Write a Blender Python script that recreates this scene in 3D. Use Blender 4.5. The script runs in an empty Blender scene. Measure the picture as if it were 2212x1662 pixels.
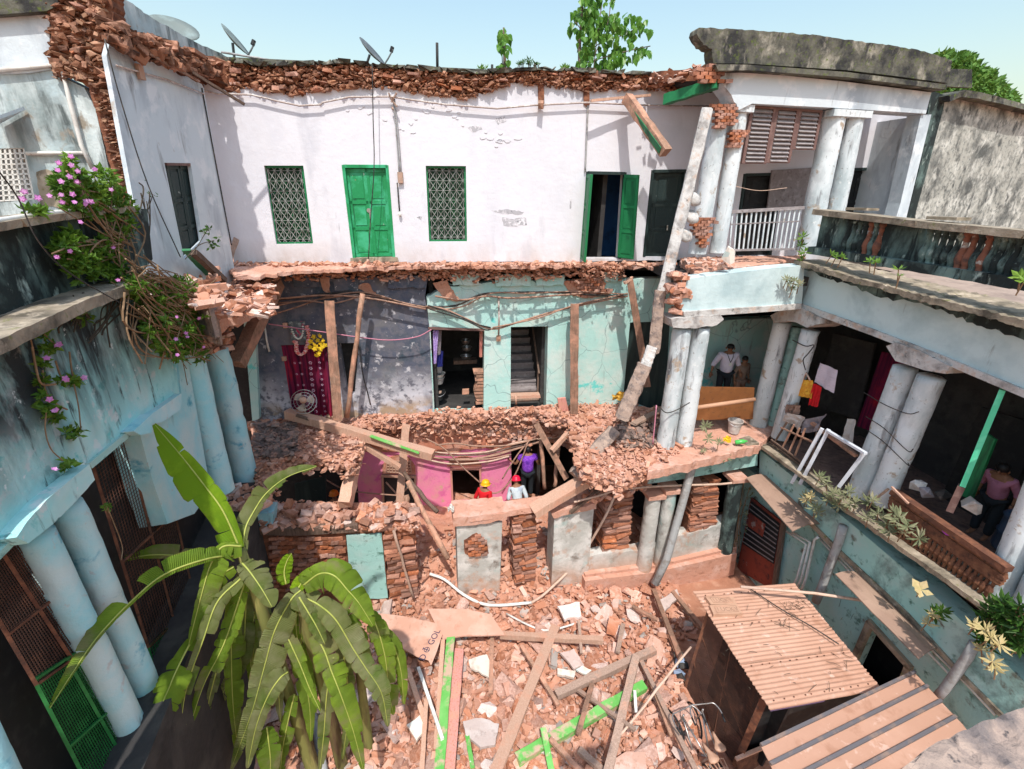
import bpy, bmesh, math, random
import numpy as np
from mathutils import Vector, Matrix, noise
from mathutils.geometry import tessellate_polygon

scene = bpy.context.scene
COL = scene.collection
rnd = random.Random(7)

# ------------------------------------------------------------------ camera
EYE = Vector((0.0, 0.0, 10.35))
FOC = 1000.0                       # focal length in pixels of a 2212 x 1662 picture
PITCH, ROLL = math.radians(22.05), 0.0146
_ct, _st = math.cos(PITCH), math.sin(PITCH)
FWD = Vector((0, _ct, -_st))
_up = Vector((0, _st, _ct))
_x = Vector((1, 0, 0))
RGT = _x * math.cos(ROLL) + _up * math.sin(ROLL)
UPV = -_x * math.sin(ROLL) + _up * math.cos(ROLL)
cd = bpy.data.cameras.new('camera')
cd.sensor_fit = 'HORIZONTAL'
cd.sensor_width = 36.0
cd.lens = 36.0 * FOC / 2212.0
cd.clip_start, cd.clip_end = 0.05, 3000
cam = bpy.data.objects.new('camera', cd)
COL.objects.link(cam)
cam.matrix_world = Matrix(((RGT.x, UPV.x, -FWD.x, EYE.x), (RGT.y, UPV.y, -FWD.y, EYE.y),
						   (RGT.z, UPV.z, -FWD.z, EYE.z), (0, 0, 0, 1)))
scene.camera = cam

# ------------------------------------------------------------------ light
SUN_EL, SUN_AZ = math.radians(60.5), math.radians(1.5)     # azimuth: to the right of straight behind the camera
S = Vector((math.sin(SUN_AZ) * math.cos(SUN_EL), -math.cos(SUN_AZ) * math.cos(SUN_EL), math.sin(SUN_EL)))
w = bpy.data.worlds.new('World')
scene.world = w
w.use_nodes = True
nt = w.node_tree
nt.nodes.clear()
sky = nt.nodes.new('ShaderNodeTexSky')
sky.sky_type = 'NISHITA'
sky.sun_disc = False
sky.sun_elevation = SUN_EL
sky.sun_rotation = math.atan2(S.x, S.y)
sky.altitude = 0
sky.air_density = 2.15
sky.dust_density = 2.2
sky.ozone_density = 4.2
bg = nt.nodes.new('ShaderNodeBackground')
bg.inputs['Strength'].default_value = 0.15
wo = nt.nodes.new('ShaderNodeOutputWorld')
nt.links.new(sky.outputs[0], bg.inputs[0])
nt.links.new(bg.outputs[0], wo.inputs[0])
sl = bpy.data.lights.new('sun', 'SUN')
sl.energy = 3.05
sl.angle = math.radians(0.9)
sl.color = (1.0, 0.955, 0.88)
so = bpy.data.objects.new('sun', sl)
COL.objects.link(so)
so.rotation_euler = S.to_track_quat('Z', 'Y').to_euler()
scene.view_settings.view_transform = 'Standard'
scene.view_settings.look = 'None'
scene.view_settings.exposure = 0.5
scene.view_settings.gamma = 1.0
scene.view_settings.use_curve_mapping = False

# ------------------------------------------------------------------ pixel -> place
def ray(px, py):
	return FWD + RGT * ((px - 1106) / FOC) + UPV * ((831 - py) / FOC)

def vp(x, y, ang):                      # a vertical plane through (x, y), running at ang degrees
	a = math.radians(ang)
	return ('v', (x, y), Vector((-math.sin(a), math.cos(a), 0)))

def off(P, d):                          # the plane moved d metres away from the viewer (minus: towards)
	if P[0] == 'v':
		n = P[2]
		s = 1 if n.dot(Vector((P[1][0], P[1][1], 0))) > 0 else -1
		return ('v', (P[1][0] + n.x * d * s, P[1][1] + n.y * d * s), n)
	return (P[0], P[1] + d)

def away(P):
	if P[0] == 'v':
		n = P[2]
		return n * (1 if n.dot(Vector((P[1][0], P[1][1], 0))) > 0 else -1)
	if P[0] == 'z':
		return Vector((0, 0, -1))
	return Vector((0, 1, 0))

def at(px, py, P):
	d = ray(px, py)
	if P[0] == 'v':
		n = P[2]
		t = n.dot(Vector((P[1][0], P[1][1], 0)) - Vector((EYE.x, EYE.y, 0))) / n.dot(d)
	elif P[0] == 'z':
		t = (P[1] - EYE.z) / d.z
	elif P[0] == 'g':                   # on the rubble
		z = 0.5
		for _ in range(6):
			p = EYE + d * ((z - EYE.z) / d.z)
			z = hz(p.x, p.y) + P[1]
		return p
	else:
		t = (P[1] - EYE.y) / d.y
	return EYE + d * t

def on(P, pts):
	return [at(x, y, P) for x, y in pts]

def m_per_px(p):
	return (p - EYE).dot(FWD) / FOC

F1, F2, ROOF = 4.4, 8.74, 13.15
BW = vp(0, 12.75, 9)                    # the rear wall of the house
VF = vp(4, 10.35, 12)                   # the front line of its verandahs
UF = vp(4.6, 11.6, 13)                  # upper verandah, right
RW = vp(7.0, 10.7, -80.5)               # right wing
LW = vp(-5.8, 8.4, -73)                 # left wing
RT = vp(-6.62, 11.75, -84.6)            # upper wall of the left wing
SW = vp(-6.6, 8.75, 8)                  # stained wall at the upper left

def frontY(x):
	return 10.35 + (x - 4) * math.tan(math.radians(12))

def hz(x, y):                           # height of the rubble
	fy = frontY(x)
	along = max(0.0, min(1.0, (4.5 - x) / 7.5))
	h = 0.1 + 0.65 * along
	if y > fy:
		h += min(0.5, (y - fy) * 0.5)
	else:
		k = min(1.0, (fy - y) / 2.2)
		h = h * (1 - k) + 0.42 * k
	if x > 3.6:
		h *= max(0.1, 1 - (x - 3.6) / 1.2)
	h += 0.22 * noise.noise(Vector((x * 0.8, y * 0.8, 3.1)))
	return max(h, 0.02)

# ------------------------------------------------------------------ objects
def put(name, mesh, mat=None, parent=None, **props):
	o = bpy.data.objects.new(name, mesh)
	COL.objects.link(o)
	if mat is not None and not mesh.materials:
		mesh.materials.append(mat)
	if parent is not None:
		o.parent = parent
		o.matrix_parent_inverse = Matrix.Translation(-rootloc(parent))
	for k, v in props.items():
		o[k] = v
	return o

def rootloc(o):
	v = o.location.copy()
	while o.parent is not None:
		v = v + o.matrix_parent_inverse.translation + o.parent.location
		o = o.parent
	return v

LABELS = {}
def thing(name, label, cat, loc, group=None):
	o = bpy.data.objects.new(name, None)
	o.empty_display_size = 0.2
	COL.objects.link(o)
	o.location = loc
	o['kind'] = 'thing'
	o['label'] = label
	o['category'] = cat
	if group:
		o['group'] = group
	return o

def tag(o, label, cat, group=None):
	o['kind'] = 'thing'
	o['label'] = label
	o['category'] = cat
	if group:
		o['group'] = group
	return o

class MB:
	"""collects shapes; build() links them as one mesh object"""
	def __init__(s):
		s.v, s.f, s.c, s.uv = [], [], [], None
		s.col = None
	def add(s, vs, fs, col=None):
		b = len(s.v)
		s.v.extend(tuple(v) for v in vs)
		s.f.extend(tuple(i + b for i in f) for f in fs)
		s.c.extend([col] * len(vs))
	def box(s, c, ax, ay, az, col=None):           # centre and three half-axis vectors
		c = Vector(c)
		vs = [c + ax * i + ay * j + az * k for k in (-1, 1) for j in (-1, 1) for i in (-1, 1)]
		s.add(vs, [(0, 2, 3, 1), (4, 5, 7, 6), (0, 1, 5, 4), (2, 6, 7, 3), (0, 4, 6, 2), (1, 3, 7, 5)], col)
	def bx(s, x0, x1, y0, y1, z0, z1):
		s.box(((x0 + x1) / 2, (y0 + y1) / 2, (z0 + z1) / 2), Vector(((x1 - x0) / 2, 0, 0)), Vector((0, (y1 - y0) / 2, 0)), Vector((0, 0, (z1 - z0) / 2)))
	def beam(s, a, b, wd, ht, jit=0.0, seg=1, side=None, roll=0.0, col=None):
		a, b = Vector(a), Vector(b)
		d = (b - a).normalized()
		if side is None:
			side = d.cross(Vector((0, 0, 1))) if abs(d.z) < 0.75 else d.cross((a + b) / 2 - EYE)
		side = side - d * side.dot(d)
		side.normalize()
		up = side.cross(d).normalized()
		if roll:
			R = Matrix.Rotation(roll, 3, d)
			side, up = R @ side, R @ up
		vs, fs = [], []
		for i in range(seg + 1):
			p = a.lerp(b, i / seg)
			for (u, v) in ((-1, -1), (1, -1), (1, 1), (-1, 1)):
				q = p + side * (u * wd / 2 * (1 + rnd.uniform(-jit, jit))) + up * (v * ht / 2 * (1 + rnd.uniform(-jit, jit)))
				if i in (0, seg):
					q += d * rnd.uniform(-jit, jit) * wd * 1.2
				vs.append(q)
		for i in range(seg):
			k = 4 * i
			for j in range(4):
				fs.append((k + j, k + (j + 1) % 4, k + 4 + (j + 1) % 4, k + 4 + j))
		fs.append((3, 2, 1, 0))
		k = 4 * seg
		fs.append((k, k + 1, k + 2, k + 3))
		s.add(vs, fs, col)
	def tube(s, pts, r, n=6, col=None, cap=True):
		pts = [Vector(p) for p in pts]
		rs = r if isinstance(r, (list, tuple)) else [r] * len(pts)
		vs, fs = [], []
		ref = None
		for i, p in enumerate(pts):
			d = (pts[min(i + 1, len(pts) - 1)] - pts[max(i - 1, 0)])
			if d.length < 1e-9:
				d = Vector((0, 0, 1))
			d.normalize()
			if ref is None:
				ref = d.orthogonal().normalized()
			ref = ref - d * ref.dot(d)
			if ref.length < 1e-6:
				ref = d.orthogonal()
			ref.normalize()
			q = d.cross(ref)
			for k in range(n):
				a = 2 * math.pi * k / n
				vs.append(p + (ref * math.cos(a) + q * math.sin(a)) * rs[i])
		for i in range(len(pts) - 1):
			for k in range(n):
				a, b = i * n + k, i * n + (k + 1) % n
				fs.append((a, b, b + n, a + n))
		if cap:
			fs.append(tuple(range(n - 1, -1, -1)))
			e = (len(pts) - 1) * n
			fs.append(tuple(range(e, e + n)))
		s.add(vs, fs, col)
	def lathe(s, base, prof, n=16, axis=None, col=None):    # prof: (radius, height along axis)
		base = Vector(base)
		ax = (Vector(axis) if axis is not None else Vector((0, 0, 1))).normalized()
		u = ax.orthogonal().normalized()
		v = ax.cross(u)
		vs, fs = [], []
		for r, h in prof:
			for k in range(n):
				a = 2 * math.pi * k / n
				vs.append(base + ax * h + (u * math.cos(a) + v * math.sin(a)) * r)
		for i in range(len(prof) - 1):
			for k in range(n):
				a, b = i * n + k, i * n + (k + 1) % n
				fs.append((a, b, b + n, a + n))
		fs.append(tuple(range(n - 1, -1, -1)))
		e = (len(prof) - 1) * n
		fs.append(tuple(range(e, e + n)))
		s.add(vs, fs, col)
	def prism(s, outer, thick, holes=(), col=None):         # 3-D outline (and holes) pushed along thick
		loops = [list(outer)] + [list(h) for h in holes]
		tri = tessellate_polygon(loops)
		flat = [p for l in loops for p in l]
		n = len(flat)
		vs = flat + [p + thick for p in flat]
		fs = []
		for t in tri:
			a, b, c = t
			nn = (flat[b] - flat[a]).cross(flat[c] - flat[a])
			if nn.dot(thick) > 0:
				a, c = c, a
			fs.append((a, b, c))
			fs.append((c + n, b + n, a + n))
		k = 0
		for l in loops:
			m = len(l)
			for i in range(m):
				a, b = k + i, k + (i + 1) % m
				fs.append((a, b, b + n, a + n))
			k += m
		s.add(vs, fs, col)
	def mesh(s, name, smooth=False, fix=False):
		me = bpy.data.meshes.new(name)
		me.from_pydata(s.v, [], s.f)
		if s.c and any(c is not None for c in s.c):
			ca = me.color_attributes.new('tint', 'FLOAT_COLOR', 'POINT')
			ca.data.foreach_set('color', np.array([(*(c or (1, 1, 1)), 1.0) for c in s.c], dtype=np.float32).ravel())
		if fix:
			bm = bmesh.new()
			bm.from_mesh(me)
			bmesh.ops.recalc_face_normals(bm, faces=bm.faces)
			bm.to_mesh(me)
			bm.free()
		if smooth:
			me.polygons.foreach_set('use_smooth', [True] * len(me.polygons))
		me.update()
		return me
	def build(s, name, mat, parent=None, smooth=False, fix=True, **props):
		return put(name, s.mesh(name, smooth, fix), mat, parent, **props)
	def lone(s, name, mat, label, cat, group=None, smooth=False, fix=True):
		"""a top-level thing that is one mesh: its origin goes to the foot of the shape"""
		a = np.array(s.v)
		o = Vector(((a[:, 0].min() + a[:, 0].max()) / 2, (a[:, 1].min() + a[:, 1].max()) / 2, a[:, 2].min()))
		s.v = [tuple(Vector(v) - o) for v in s.v]
		ob = put(name, s.mesh(name, smooth, fix), mat)
		ob.location = o
		return tag(ob, label, cat, group)

def rag(pts, amp=3.0, step=9.0, seed=0):
	"""a polyline of pixels made ragged"""
	r = random.Random(seed + len(pts))
	out = []
	for i in range(len(pts) - 1):
		(x0, y0), (x1, y1) = pts[i], pts[i + 1]
		L = math.hypot(x1 - x0, y1 - y0)
		n = max(1, int(L / step))
		for k in range(n):
			t = (k + (r.uniform(-0.3, 0.3) if k else 0)) / n
			out.append((x0 + (x1 - x0) * t + (r.uniform(-amp, amp) * .5 if k else 0), y0 + (y1 - y0) * t + (r.uniform(-amp, amp) if k else 0)))
	out.append(pts[-1])
	return out

def slab(name, P, outer, thick, mat, parent, holes=(), **props):
	"""an outline of pixels laid on a plane and given thickness away from the viewer"""
	m = MB()
	m.prism(on(P, outer), away(P) * thick, [on(P, h) for h in holes])
	return m.build(name, mat, parent, **props)

def curve(pts, n=8):
	"""Catmull-Rom through points"""
	pts = [Vector(p) for p in pts]
	if len(pts) < 3:
		return pts
	e = [pts[0] * 2 - pts[1]] + pts + [pts[-1] * 2 - pts[-2]]
	out = []
	for i in range(1, len(e) - 2):
		a, b, c, d = e[i - 1], e[i], e[i + 1], e[i + 2]
		for k in range(n):
			t = k / n
			out.append(0.5 * ((2 * b) + (c - a) * t + (2 * a - 5 * b + 4 * c - d) * t * t + (3 * b - a - 3 * c + d) * t ** 3))
	out.append(pts[-1])
	return out
# ------------------------------------------------------------------ materials
def lin(h):
	h = h.lstrip('#')
	c = [int(h[i:i + 2], 16) / 255 for i in (0, 2, 4)]
	return tuple(x / 12.92 if x <= 0.04045 else ((x + 0.055) / 1.055) ** 2.4 for x in c)

MATS = {}
DUSTY = {'old brick', 'exposed brick core', 'brick dust and mortar', 'broken masonry', 'dusty broken brick', 'broken lime plaster', 'earthy brick core', 'dusty lime terrace slab', 'rough concrete', 'weathered timber', 'pale dusty timber', 'grey old timber', 'pink washed plank', 'dusty corrugated sheet', 'dusty pale plywood', 'dusty cardboard', 'packed red earth', 'terracotta wash plaster', 'dusty cable', 'pale rope', 'bamboo', 'tan vinyl saddle', 'dusty brown awning sheet'}
def rb(c):
	return (c[0] * .96, c[1] * .90, c[2] * .92)
def pm(name, base, layers=(), rough=0.85, bump=(), rv=0.0, tint=False, metal=0.0, spec=0.3, transl=0.0, hv=0.0):
	"""base colour, then layers (colour, scale, low, high, stretch, [z0, z1]) mixed in by noise; bump = (scale, strength) list;
	rv: value varies from object to object; tint: multiply by the mesh's own colour attribute; transl: leaf translucency"""
	m = bpy.data.materials.new(name)
	m.use_nodes = True
	t = m.node_tree
	N, L = t.nodes, t.links
	if name in DUSTY:
		base = rb(base)
		layers = [(rb(l[0]),) + tuple(l[1:]) for l in layers]
	bs = N['Principled BSDF']
	bs.inputs['Roughness'].default_value = rough
	bs.inputs['Metallic'].default_value = metal
	bs.inputs['Specular IOR Level'].default_value = spec
	tc = N.new('ShaderNodeTexCoord')
	oi = N.new('ShaderNodeObjectInfo')
	va = N.new('ShaderNodeVectorMath')
	va.operation = 'MULTIPLY_ADD'
	cb = N.new('ShaderNodeCombineXYZ')
	for i in range(3):
		L.new(oi.outputs['Random'], cb.inputs[i])
	L.new(cb.outputs[0], va.inputs[0])
	va.inputs[1].default_value = (37.0, 51.0, 23.0)
	L.new(tc.outputs['Object'], va.inputs[2])
	src = va.outputs[0]
	if tint:
		ca = N.new('ShaderNodeAttribute')
		ca.attribute_name = 'tint'
		cur = ca.outputs['Color']
	else:
		rg = N.new('ShaderNodeRGB')
		rg.outputs[0].default_value = (*base, 1)
		cur = rg.outputs[0]
	for ly in layers:
		col, sc, lo, hi = ly[:4]
		stv = ly[4] if len(ly) > 4 and ly[4] else (1, 1, 1)
		kind = ly[6] if len(ly) > 6 else 'noise'
		mp = N.new('ShaderNodeMapping')
		mp.inputs['Scale'].default_value = stv
		mp.inputs['Location'].default_value = (sc * 1.7, lo * 9, hi * 5)
		L.new(src, mp.inputs[0])
		if kind == 'crack':
			nz = N.new('ShaderNodeTexVoronoi')
			nz.feature = 'DISTANCE_TO_EDGE'
			dn = N.new('ShaderNodeTexNoise')
			dn.inputs['Scale'].default_value = sc * 2.5
			L.new(mp.outputs[0], dn.inputs['Vector'])
			mx0 = N.new('ShaderNodeVectorMath')
			mx0.operation = 'MULTIPLY_ADD'
			L.new(dn.outputs['Color'], mx0.inputs[0])
			mx0.inputs[1].default_value = (0.35, 0.35, 0.35)
			L.new(mp.outputs[0], mx0.inputs[2])
			L.new(mx0.outputs[0], nz.inputs['Vector'])
			nz.inputs['Scale'].default_value = sc
			out = nz.outputs['Distance']
		else:
			nz = N.new('ShaderNodeTexNoise')
			nz.inputs['Detail'].default_value = 8
			nz.inputs['Roughness'].default_value = 0.62
			nz.inputs['Scale'].default_value = sc
			nz.inputs['Distortion'].default_value = 0.25
			L.new(mp.outputs[0], nz.inputs['Vector'])
			out = nz.outputs['Fac']
		mr = N.new('ShaderNodeMapRange')
		mr.inputs['From Min'].default_value = lo
		mr.inputs['From Max'].default_value = hi
		L.new(out, mr.inputs['Value'])
		fac = mr.outputs[0]
		if len(ly) > 5 and ly[5]:
			ge = N.new('ShaderNodeNewGeometry')
			sx = N.new('ShaderNodeSeparateXYZ')
			L.new(ge.outputs['Position'], sx.inputs[0])
			zr = N.new('ShaderNodeMapRange')
			zr.inputs['From Min'].default_value = ly[5][0]
			zr.inputs['From Max'].default_value = ly[5][1]
			L.new(sx.outputs['Z'], zr.inputs['Value'])
			mu = N.new('ShaderNodeMath')
			mu.operation = 'MULTIPLY'
			L.new(fac, mu.inputs[0])
			L.new(zr.outputs[0], mu.inputs[1])
			fac = mu.outputs[0]
		mx = N.new('ShaderNodeMix')
		mx.data_type = 'RGBA'
		L.new(fac, mx.inputs['Factor'])
		L.new(cur, mx.inputs['A'])
		mx.inputs['B'].default_value = (*col, 1)
		cur = mx.outputs['Result']
	if rv or hv:
		hs = N.new('ShaderNodeHueSaturation')
		mr = N.new('ShaderNodeMapRange')
		mr.inputs['To Min'].default_value = 1 - rv
		mr.inputs['To Max'].default_value = 1 + rv
		L.new(oi.outputs['Random'], mr.inputs['Value'])
		L.new(mr.outputs[0], hs.inputs['Value'])
		if hv:
			fr = N.new('ShaderNodeMath')
			fr.operation = 'FRACT'
			ml = N.new('ShaderNodeMath')
			ml.operation = 'MULTIPLY'
			ml.inputs[1].default_value = 17.31
			L.new(oi.outputs['Random'], ml.inputs[0])
			L.new(ml.outputs[0], fr.inputs[0])
			mh = N.new('ShaderNodeMapRange')
			mh.inputs['To Min'].default_value = 1 - hv
			mh.inputs['To Max'].default_value = 1 + hv * 0.3
			L.new(fr.outputs[0], mh.inputs['Value'])
			L.new(mh.outputs[0], hs.inputs['Saturation'])
		L.new(cur, hs.inputs['Color'])
		cur = hs.outputs[0]
	L.new(cur, bs.inputs['Base Color'])
	prev = None
	for sc, stg in bump:
		nz = N.new('ShaderNodeTexNoise')
		nz.inputs['Scale'].default_value = sc
		nz.inputs['Detail'].default_value = 7
		nz.inputs['Roughness'].default_value = 0.6
		L.new(src, nz.inputs['Vector'])
		bp = N.new('ShaderNodeBump')
		bp.inputs['Strength'].default_value = min(1.0, stg)
		bp.inputs['Distance'].default_value = 0.25 / sc if stg <= 1 else 0.25 * stg / sc
		L.new(nz.outputs['Fac'], bp.inputs['Height'])
		if prev:
			L.new(prev, bp.inputs['Normal'])
		prev = bp.outputs[0]
	if prev:
		L.new(prev, bs.inputs['Normal'])
	if transl:
		tr = N.new('ShaderNodeBsdfTranslucent')
		L.new(cur, tr.inputs['Color'])
		ms = N.new('ShaderNodeMixShader')
		ms.inputs[0].default_value = transl
		L.new(bs.outputs[0], ms.inputs[1])
		L.new(tr.outputs[0], ms.inputs[2])
		L.new(ms.outputs[0], N['Material Output'].inputs['Surface'])
	MATS[name] = m
	return m

DRIP = (1, 1, 0.16)
DUST = (0.60, 0.325, 0.215)
m_white = pm('white plaster', (0.70, 0.69, 0.735), [((0.62, 0.62, 0.68), 0.7, .48, .72, (1, 1, .5)), ((0.70, 0.70, 0.76), 2.6, .52, .7),
	((0.47, 0.40, 0.36), 1.6, .35, .75, (1, 1, .5), (9.35, 8.75)), ((0.52, 0.52, 0.57), 1.3, .58, .74, (1, 1, .25)), ((0.22, 0.22, 0.25), 3.0, .67, .75, DRIP), ((0.40, 0.40, 0.44), 1.0, .4, .62, (1, 1, .3), (12.3, 13.0)), ((0.32, 0.30, 0.33), 9.0, .74, .78)], .9, [(5, .25), (40, .12)])
m_whiteshade = pm('shade toned white plaster', (0.60, 0.66, 0.70), [((0.40, 0.45, 0.50), 1.2, .46, .66, (1, 1, .4)), ((0.70, 0.73, 0.76), 2.2, .54, .64), ((0.22, 0.22, 0.23), 4.0, .60, .72, DRIP), ((0.42, 0.38, 0.34), 2.2, .66, .72)], .9, [(5, .3), (40, .12)])  # white plaster with blue grey shade put into its base colour
m_stain = pm('mould stained plaster', (0.60, 0.66, 0.66), [((0.24, 0.29, 0.29), 2.0, .42, .66, (1, 1, .35)), ((0.10, 0.12, 0.12), 5.5, .5, .66, DRIP), ((0.42, 0.52, 0.55), 1.1, .5, .62), ((0.30, 0.26, 0.21), 1.4, .62, .68)], .95, [(7, .5), (45, .3)])
m_mould = pm('black mould on plaster', (0.16, 0.24, 0.22), [((0.022, 0.03, 0.03), 1.6, .34, .54, (1, 1, .6)), ((0.36, 0.44, 0.40), 5, .58, .68, (1, 1, .5)), ((0.02, 0.03, 0.03), 9, .55, .65, DRIP)], .95, [(8, .6), (50, .4)])
m_moss = pm('mossy parapet', (0.13, 0.125, 0.10), [((0.035, 0.035, 0.035), 2.2, .42, .6), ((0.36, 0.33, 0.27), 3.5, .55, .72, (1, 1, .6)), ((0.10, 0.13, 0.03), 12, .55, .7)], .98, [(10, .9), (60, .5)])
m_greywall = pm('grey weathered wall', (0.40, 0.40, 0.36), [((0.10, 0.105, 0.10), 1.1, .46, .62), ((0.60, 0.60, 0.55), 2.4, .50, .64, (1, 1, .8)), ((0.06, 0.065, 0.065), 4, .54, .68, (1, 1, .6)), ((0.16, 0.17, 0.16), 9, .5, .66)], .97, [(7, .6), (50, .4)])
m_teal = pm('teal plaster', (0.40, 0.64, 0.60), [((0.55, 0.66, 0.62), 1.3, .45, .62), ((0.15, 0.60, 0.56), 0.9, .62, .66), ((0.30, 0.34, 0.32), 3.5, .6, .72, DRIP), ((0.55, 0.36, 0.28), 2.2, .68, .73), ((0.62, 0.62, 0.58), 5.0, .66, .69), ((0.2, 0.3, 0.3), 0.8, .008, .0, None, None, 'crack')], .85, [(5, .35), (40, .15)])
m_darkwall = pm('sooty slate blue plaster', (0.095, 0.105, 0.145), [((0.16, 0.155, 0.165), 1.1, .46, .62), ((0.05, 0.075, 0.10), 1.6, .52, .66), ((0.50, 0.49, 0.52), 3.4, .60, .66), ((0.60, 0.58, 0.60), 9.0, .66, .70),
	((0.56, 0.55, 0.60), 1.3, .26, .52, None, (5.9, 5.0)), ((0.14, 0.14, 0.17), 5, .5, .6), ((0.40, 0.29, 0.20), 1.2, .48, .56, None, (5.0, 4.6))], .9, [(6, .45), (40, .25)])
m_lteal = pm('weathered turquoise plaster', (0.38, 0.72, 0.72), [((0.56, 0.72, 0.70), 0.9, .46, .64), ((0.12, 0.44, 0.50), 0.8, .60, .72), ((0.07, 0.13, 0.14), 1.5, .56, .68, (1, 1, .6)), ((0.05, 0.08, 0.08), 5, .58, .66, DRIP), ((0.62, 0.74, 0.74), 3.2, .56, .62), ((0.18, 0.55, 0.55), 4.2, .6, .68), ((0.025, 0.03, 0.032), 2.5, .30, .55, (1, 1, .3), (7.7, 8.6)), ((0.66, 0.72, 0.72), 7, .64, .7), ((0.28, 0.24, 0.2), 0.9, .68, .72)], .88, [(5, .5), (40, .25)])
m_lcol = pm('turquoise column plaster', (0.36, 0.68, 0.74), [((0.55, 0.71, 0.72), 1.6, .42, .62), ((0.10, 0.38, 0.50), 2.2, .60, .70), ((0.22, 0.27, 0.28), 3.0, .6, .72, DRIP), ((0.50, 0.54, 0.54), 5.5, .62, .7)], .88, [(6, .4), (45, .2)])
m_col = pm('white column plaster', (0.66, 0.70, 0.72), [((0.42, 0.48, 0.50), 1.6, .46, .62, (1, 1, .4)), ((0.17, 0.17, 0.18), 5.5, .56, .68, DRIP), ((0.40, 0.32, 0.25), 3.0, .60, .66), ((0.30, 0.30, 0.30), 14, .62, .68), ((0.72, 0.74, 0.74), 8, .6, .7)], .85, [(6, .3), (45, .18)])
m_rbeam = pm('pale blue green plaster', (0.56, 0.68, 0.69), [((0.40, 0.52, 0.54), 1.1, .46, .66), ((0.20, 0.22, 0.22), 4.2, .64, .74, DRIP), ((0.44, 0.40, 0.36), 7, .70, .75)], .88, [(5, .3), (40, .15)])
m_gteal = pm('damp green plaster', (0.34, 0.58, 0.54), [((0.42, 0.58, 0.55), 1.1, .46, .62), ((0.08, 0.11, 0.105), 1.2, .55, .70), ((0.14, 0.11, 0.08), 2.6, .6, .7), ((0.08, 0.18, 0.14), 5, .58, .7)], .9, [(6, .4), (40, .25)])
m_pink = pm('hot pink plaster', (0.78, 0.24, 0.40), [((0.70, 0.30, 0.32), 1.6, .52, .66), ((0.66, 0.14, 0.34), 2.6, .55, .68), ((0.60, 0.36, 0.27), 3.2, .60, .68), ((0.45, 0.22, 0.16), 8, .66, .72)], .85, [(6, .35), (45, .2)])
m_terra = pm('terracotta wash plaster', (0.50, 0.21, 0.13), [((0.58, 0.33, 0.24), 2.0, .48, .62), ((0.30, 0.12, 0.08), 4.0, .58, .7), ((0.60, 0.40, 0.3), 8, .6, .7)], .9, [(8, .6), (45, .3)])
m_pier = pm('stained pier plaster', (0.44, 0.43, 0.40), [((0.62, 0.60, 0.57), 1.5, .46, .62), ((0.22, 0.19, 0.165), 2.8, .54, .7), ((0.32, 0.45, 0.43), 1.3, .58, .70), ((0.48, 0.27, 0.18), 1.6, .55, .68), ((0.50, 0.30, 0.21), 1.1, .35, .6, None, (1.3, .5))], .9, [(7, .5), (45, .3)])
m_brick = pm('old brick', (0.34, 0.135, 0.07), [((0.46, 0.20, 0.11), 5, .42, .66), ((0.20, 0.075, 0.045), 9, .52, .72), (DUST, 14, .56, .76)], .95, [(14, .9), (70, .5)], rv=.32, hv=.3)
m_brickdark = pm('exposed brick core', (0.20, 0.085, 0.05), [((0.33, 0.15, 0.08), 6, .45, .66), ((0.07, 0.035, 0.025), 4, .5, .7)], 1, [(9, 1), (45, .7)])
m_dust = pm('brick dust and mortar', (0.56, 0.30, 0.20), [((0.44, 0.20, 0.12), 1.4, .45, .68), ((0.64, 0.41, 0.31), 4, .52, .7), ((0.33, 0.16, 0.10), 12, .56, .72), ((0.70, 0.54, 0.46), 24, .64, .74)], 1, [(5, .8), (24, .9), (90, .5)])
m_dustshade = pm('shade darkened rubble dust', (0.16, 0.11, 0.095), [((0.24, 0.16, 0.13), 3, .45, .65), ((0.08, 0.06, 0.055), 8, .5, .7)], 1, [(9, .9), (40, .6)])  # darker copy of the dust, with indoor shade put into its colour
m_rubble = pm('broken masonry', (1, 1, 1), [((0.58, 0.33, 0.225), 5, .48, .72), ((0.30, 0.15, 0.09), 17, .6, .75)], .97, [(13, .8), (60, .5)], tint=True)
m_chunkA = pm('dusty broken brick', (0.47, 0.215, 0.125), [((0.62, 0.35, 0.245), 4, .40, .62), ((0.28, 0.115, 0.065), 8, .56, .70)], .97, [(12, .9), (60, .5)], rv=.28, hv=.35)
m_chunkD = pm('earthy brick core', (0.27, 0.125, 0.07), [((0.40, 0.20, 0.115), 4, .45, .62), ((0.15, 0.07, 0.045), 8, .55, .7)], .98, [(12, .9), (60, .6)], rv=.3)
m_chunkB = pm('broken lime plaster', (0.63, 0.415, 0.32), [((0.72, 0.56, 0.47), 3, .5, .66), ((0.45, 0.27, 0.19), 7, .55, .7)], .97, [(10, .6), (60, .4)], rv=.22, hv=.6)
m_chunkC = pm('plaster flake with old paint', (0.74, 0.66, 0.58), [((0.60, 0.44, 0.36), 4, .5, .66), ((0.50, 0.58, 0.55), 2, .62, .66)], .95, [(9, .5), (60, .3)], rv=.12)
m_slabtop = pm('dusty lime terrace slab', (0.58, 0.33, 0.235), [((0.67, 0.46, 0.37), 2.0, .48, .66), ((0.42, 0.22, 0.145), 5, .55, .7), ((0.34, 0.21, 0.16), 14, .6, .72)], 1, [(7, .7), (40, .6)])
m_concrete = pm('rough concrete', (0.38, 0.30, 0.24), [((0.19, 0.165, 0.15), 6, .46, .62), ((0.46, 0.36, 0.28), 9, .55, .66), ((0.10, 0.09, 0.085), 22, .6, .68)], .97, [(9, .9), (45, .7)])
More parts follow.
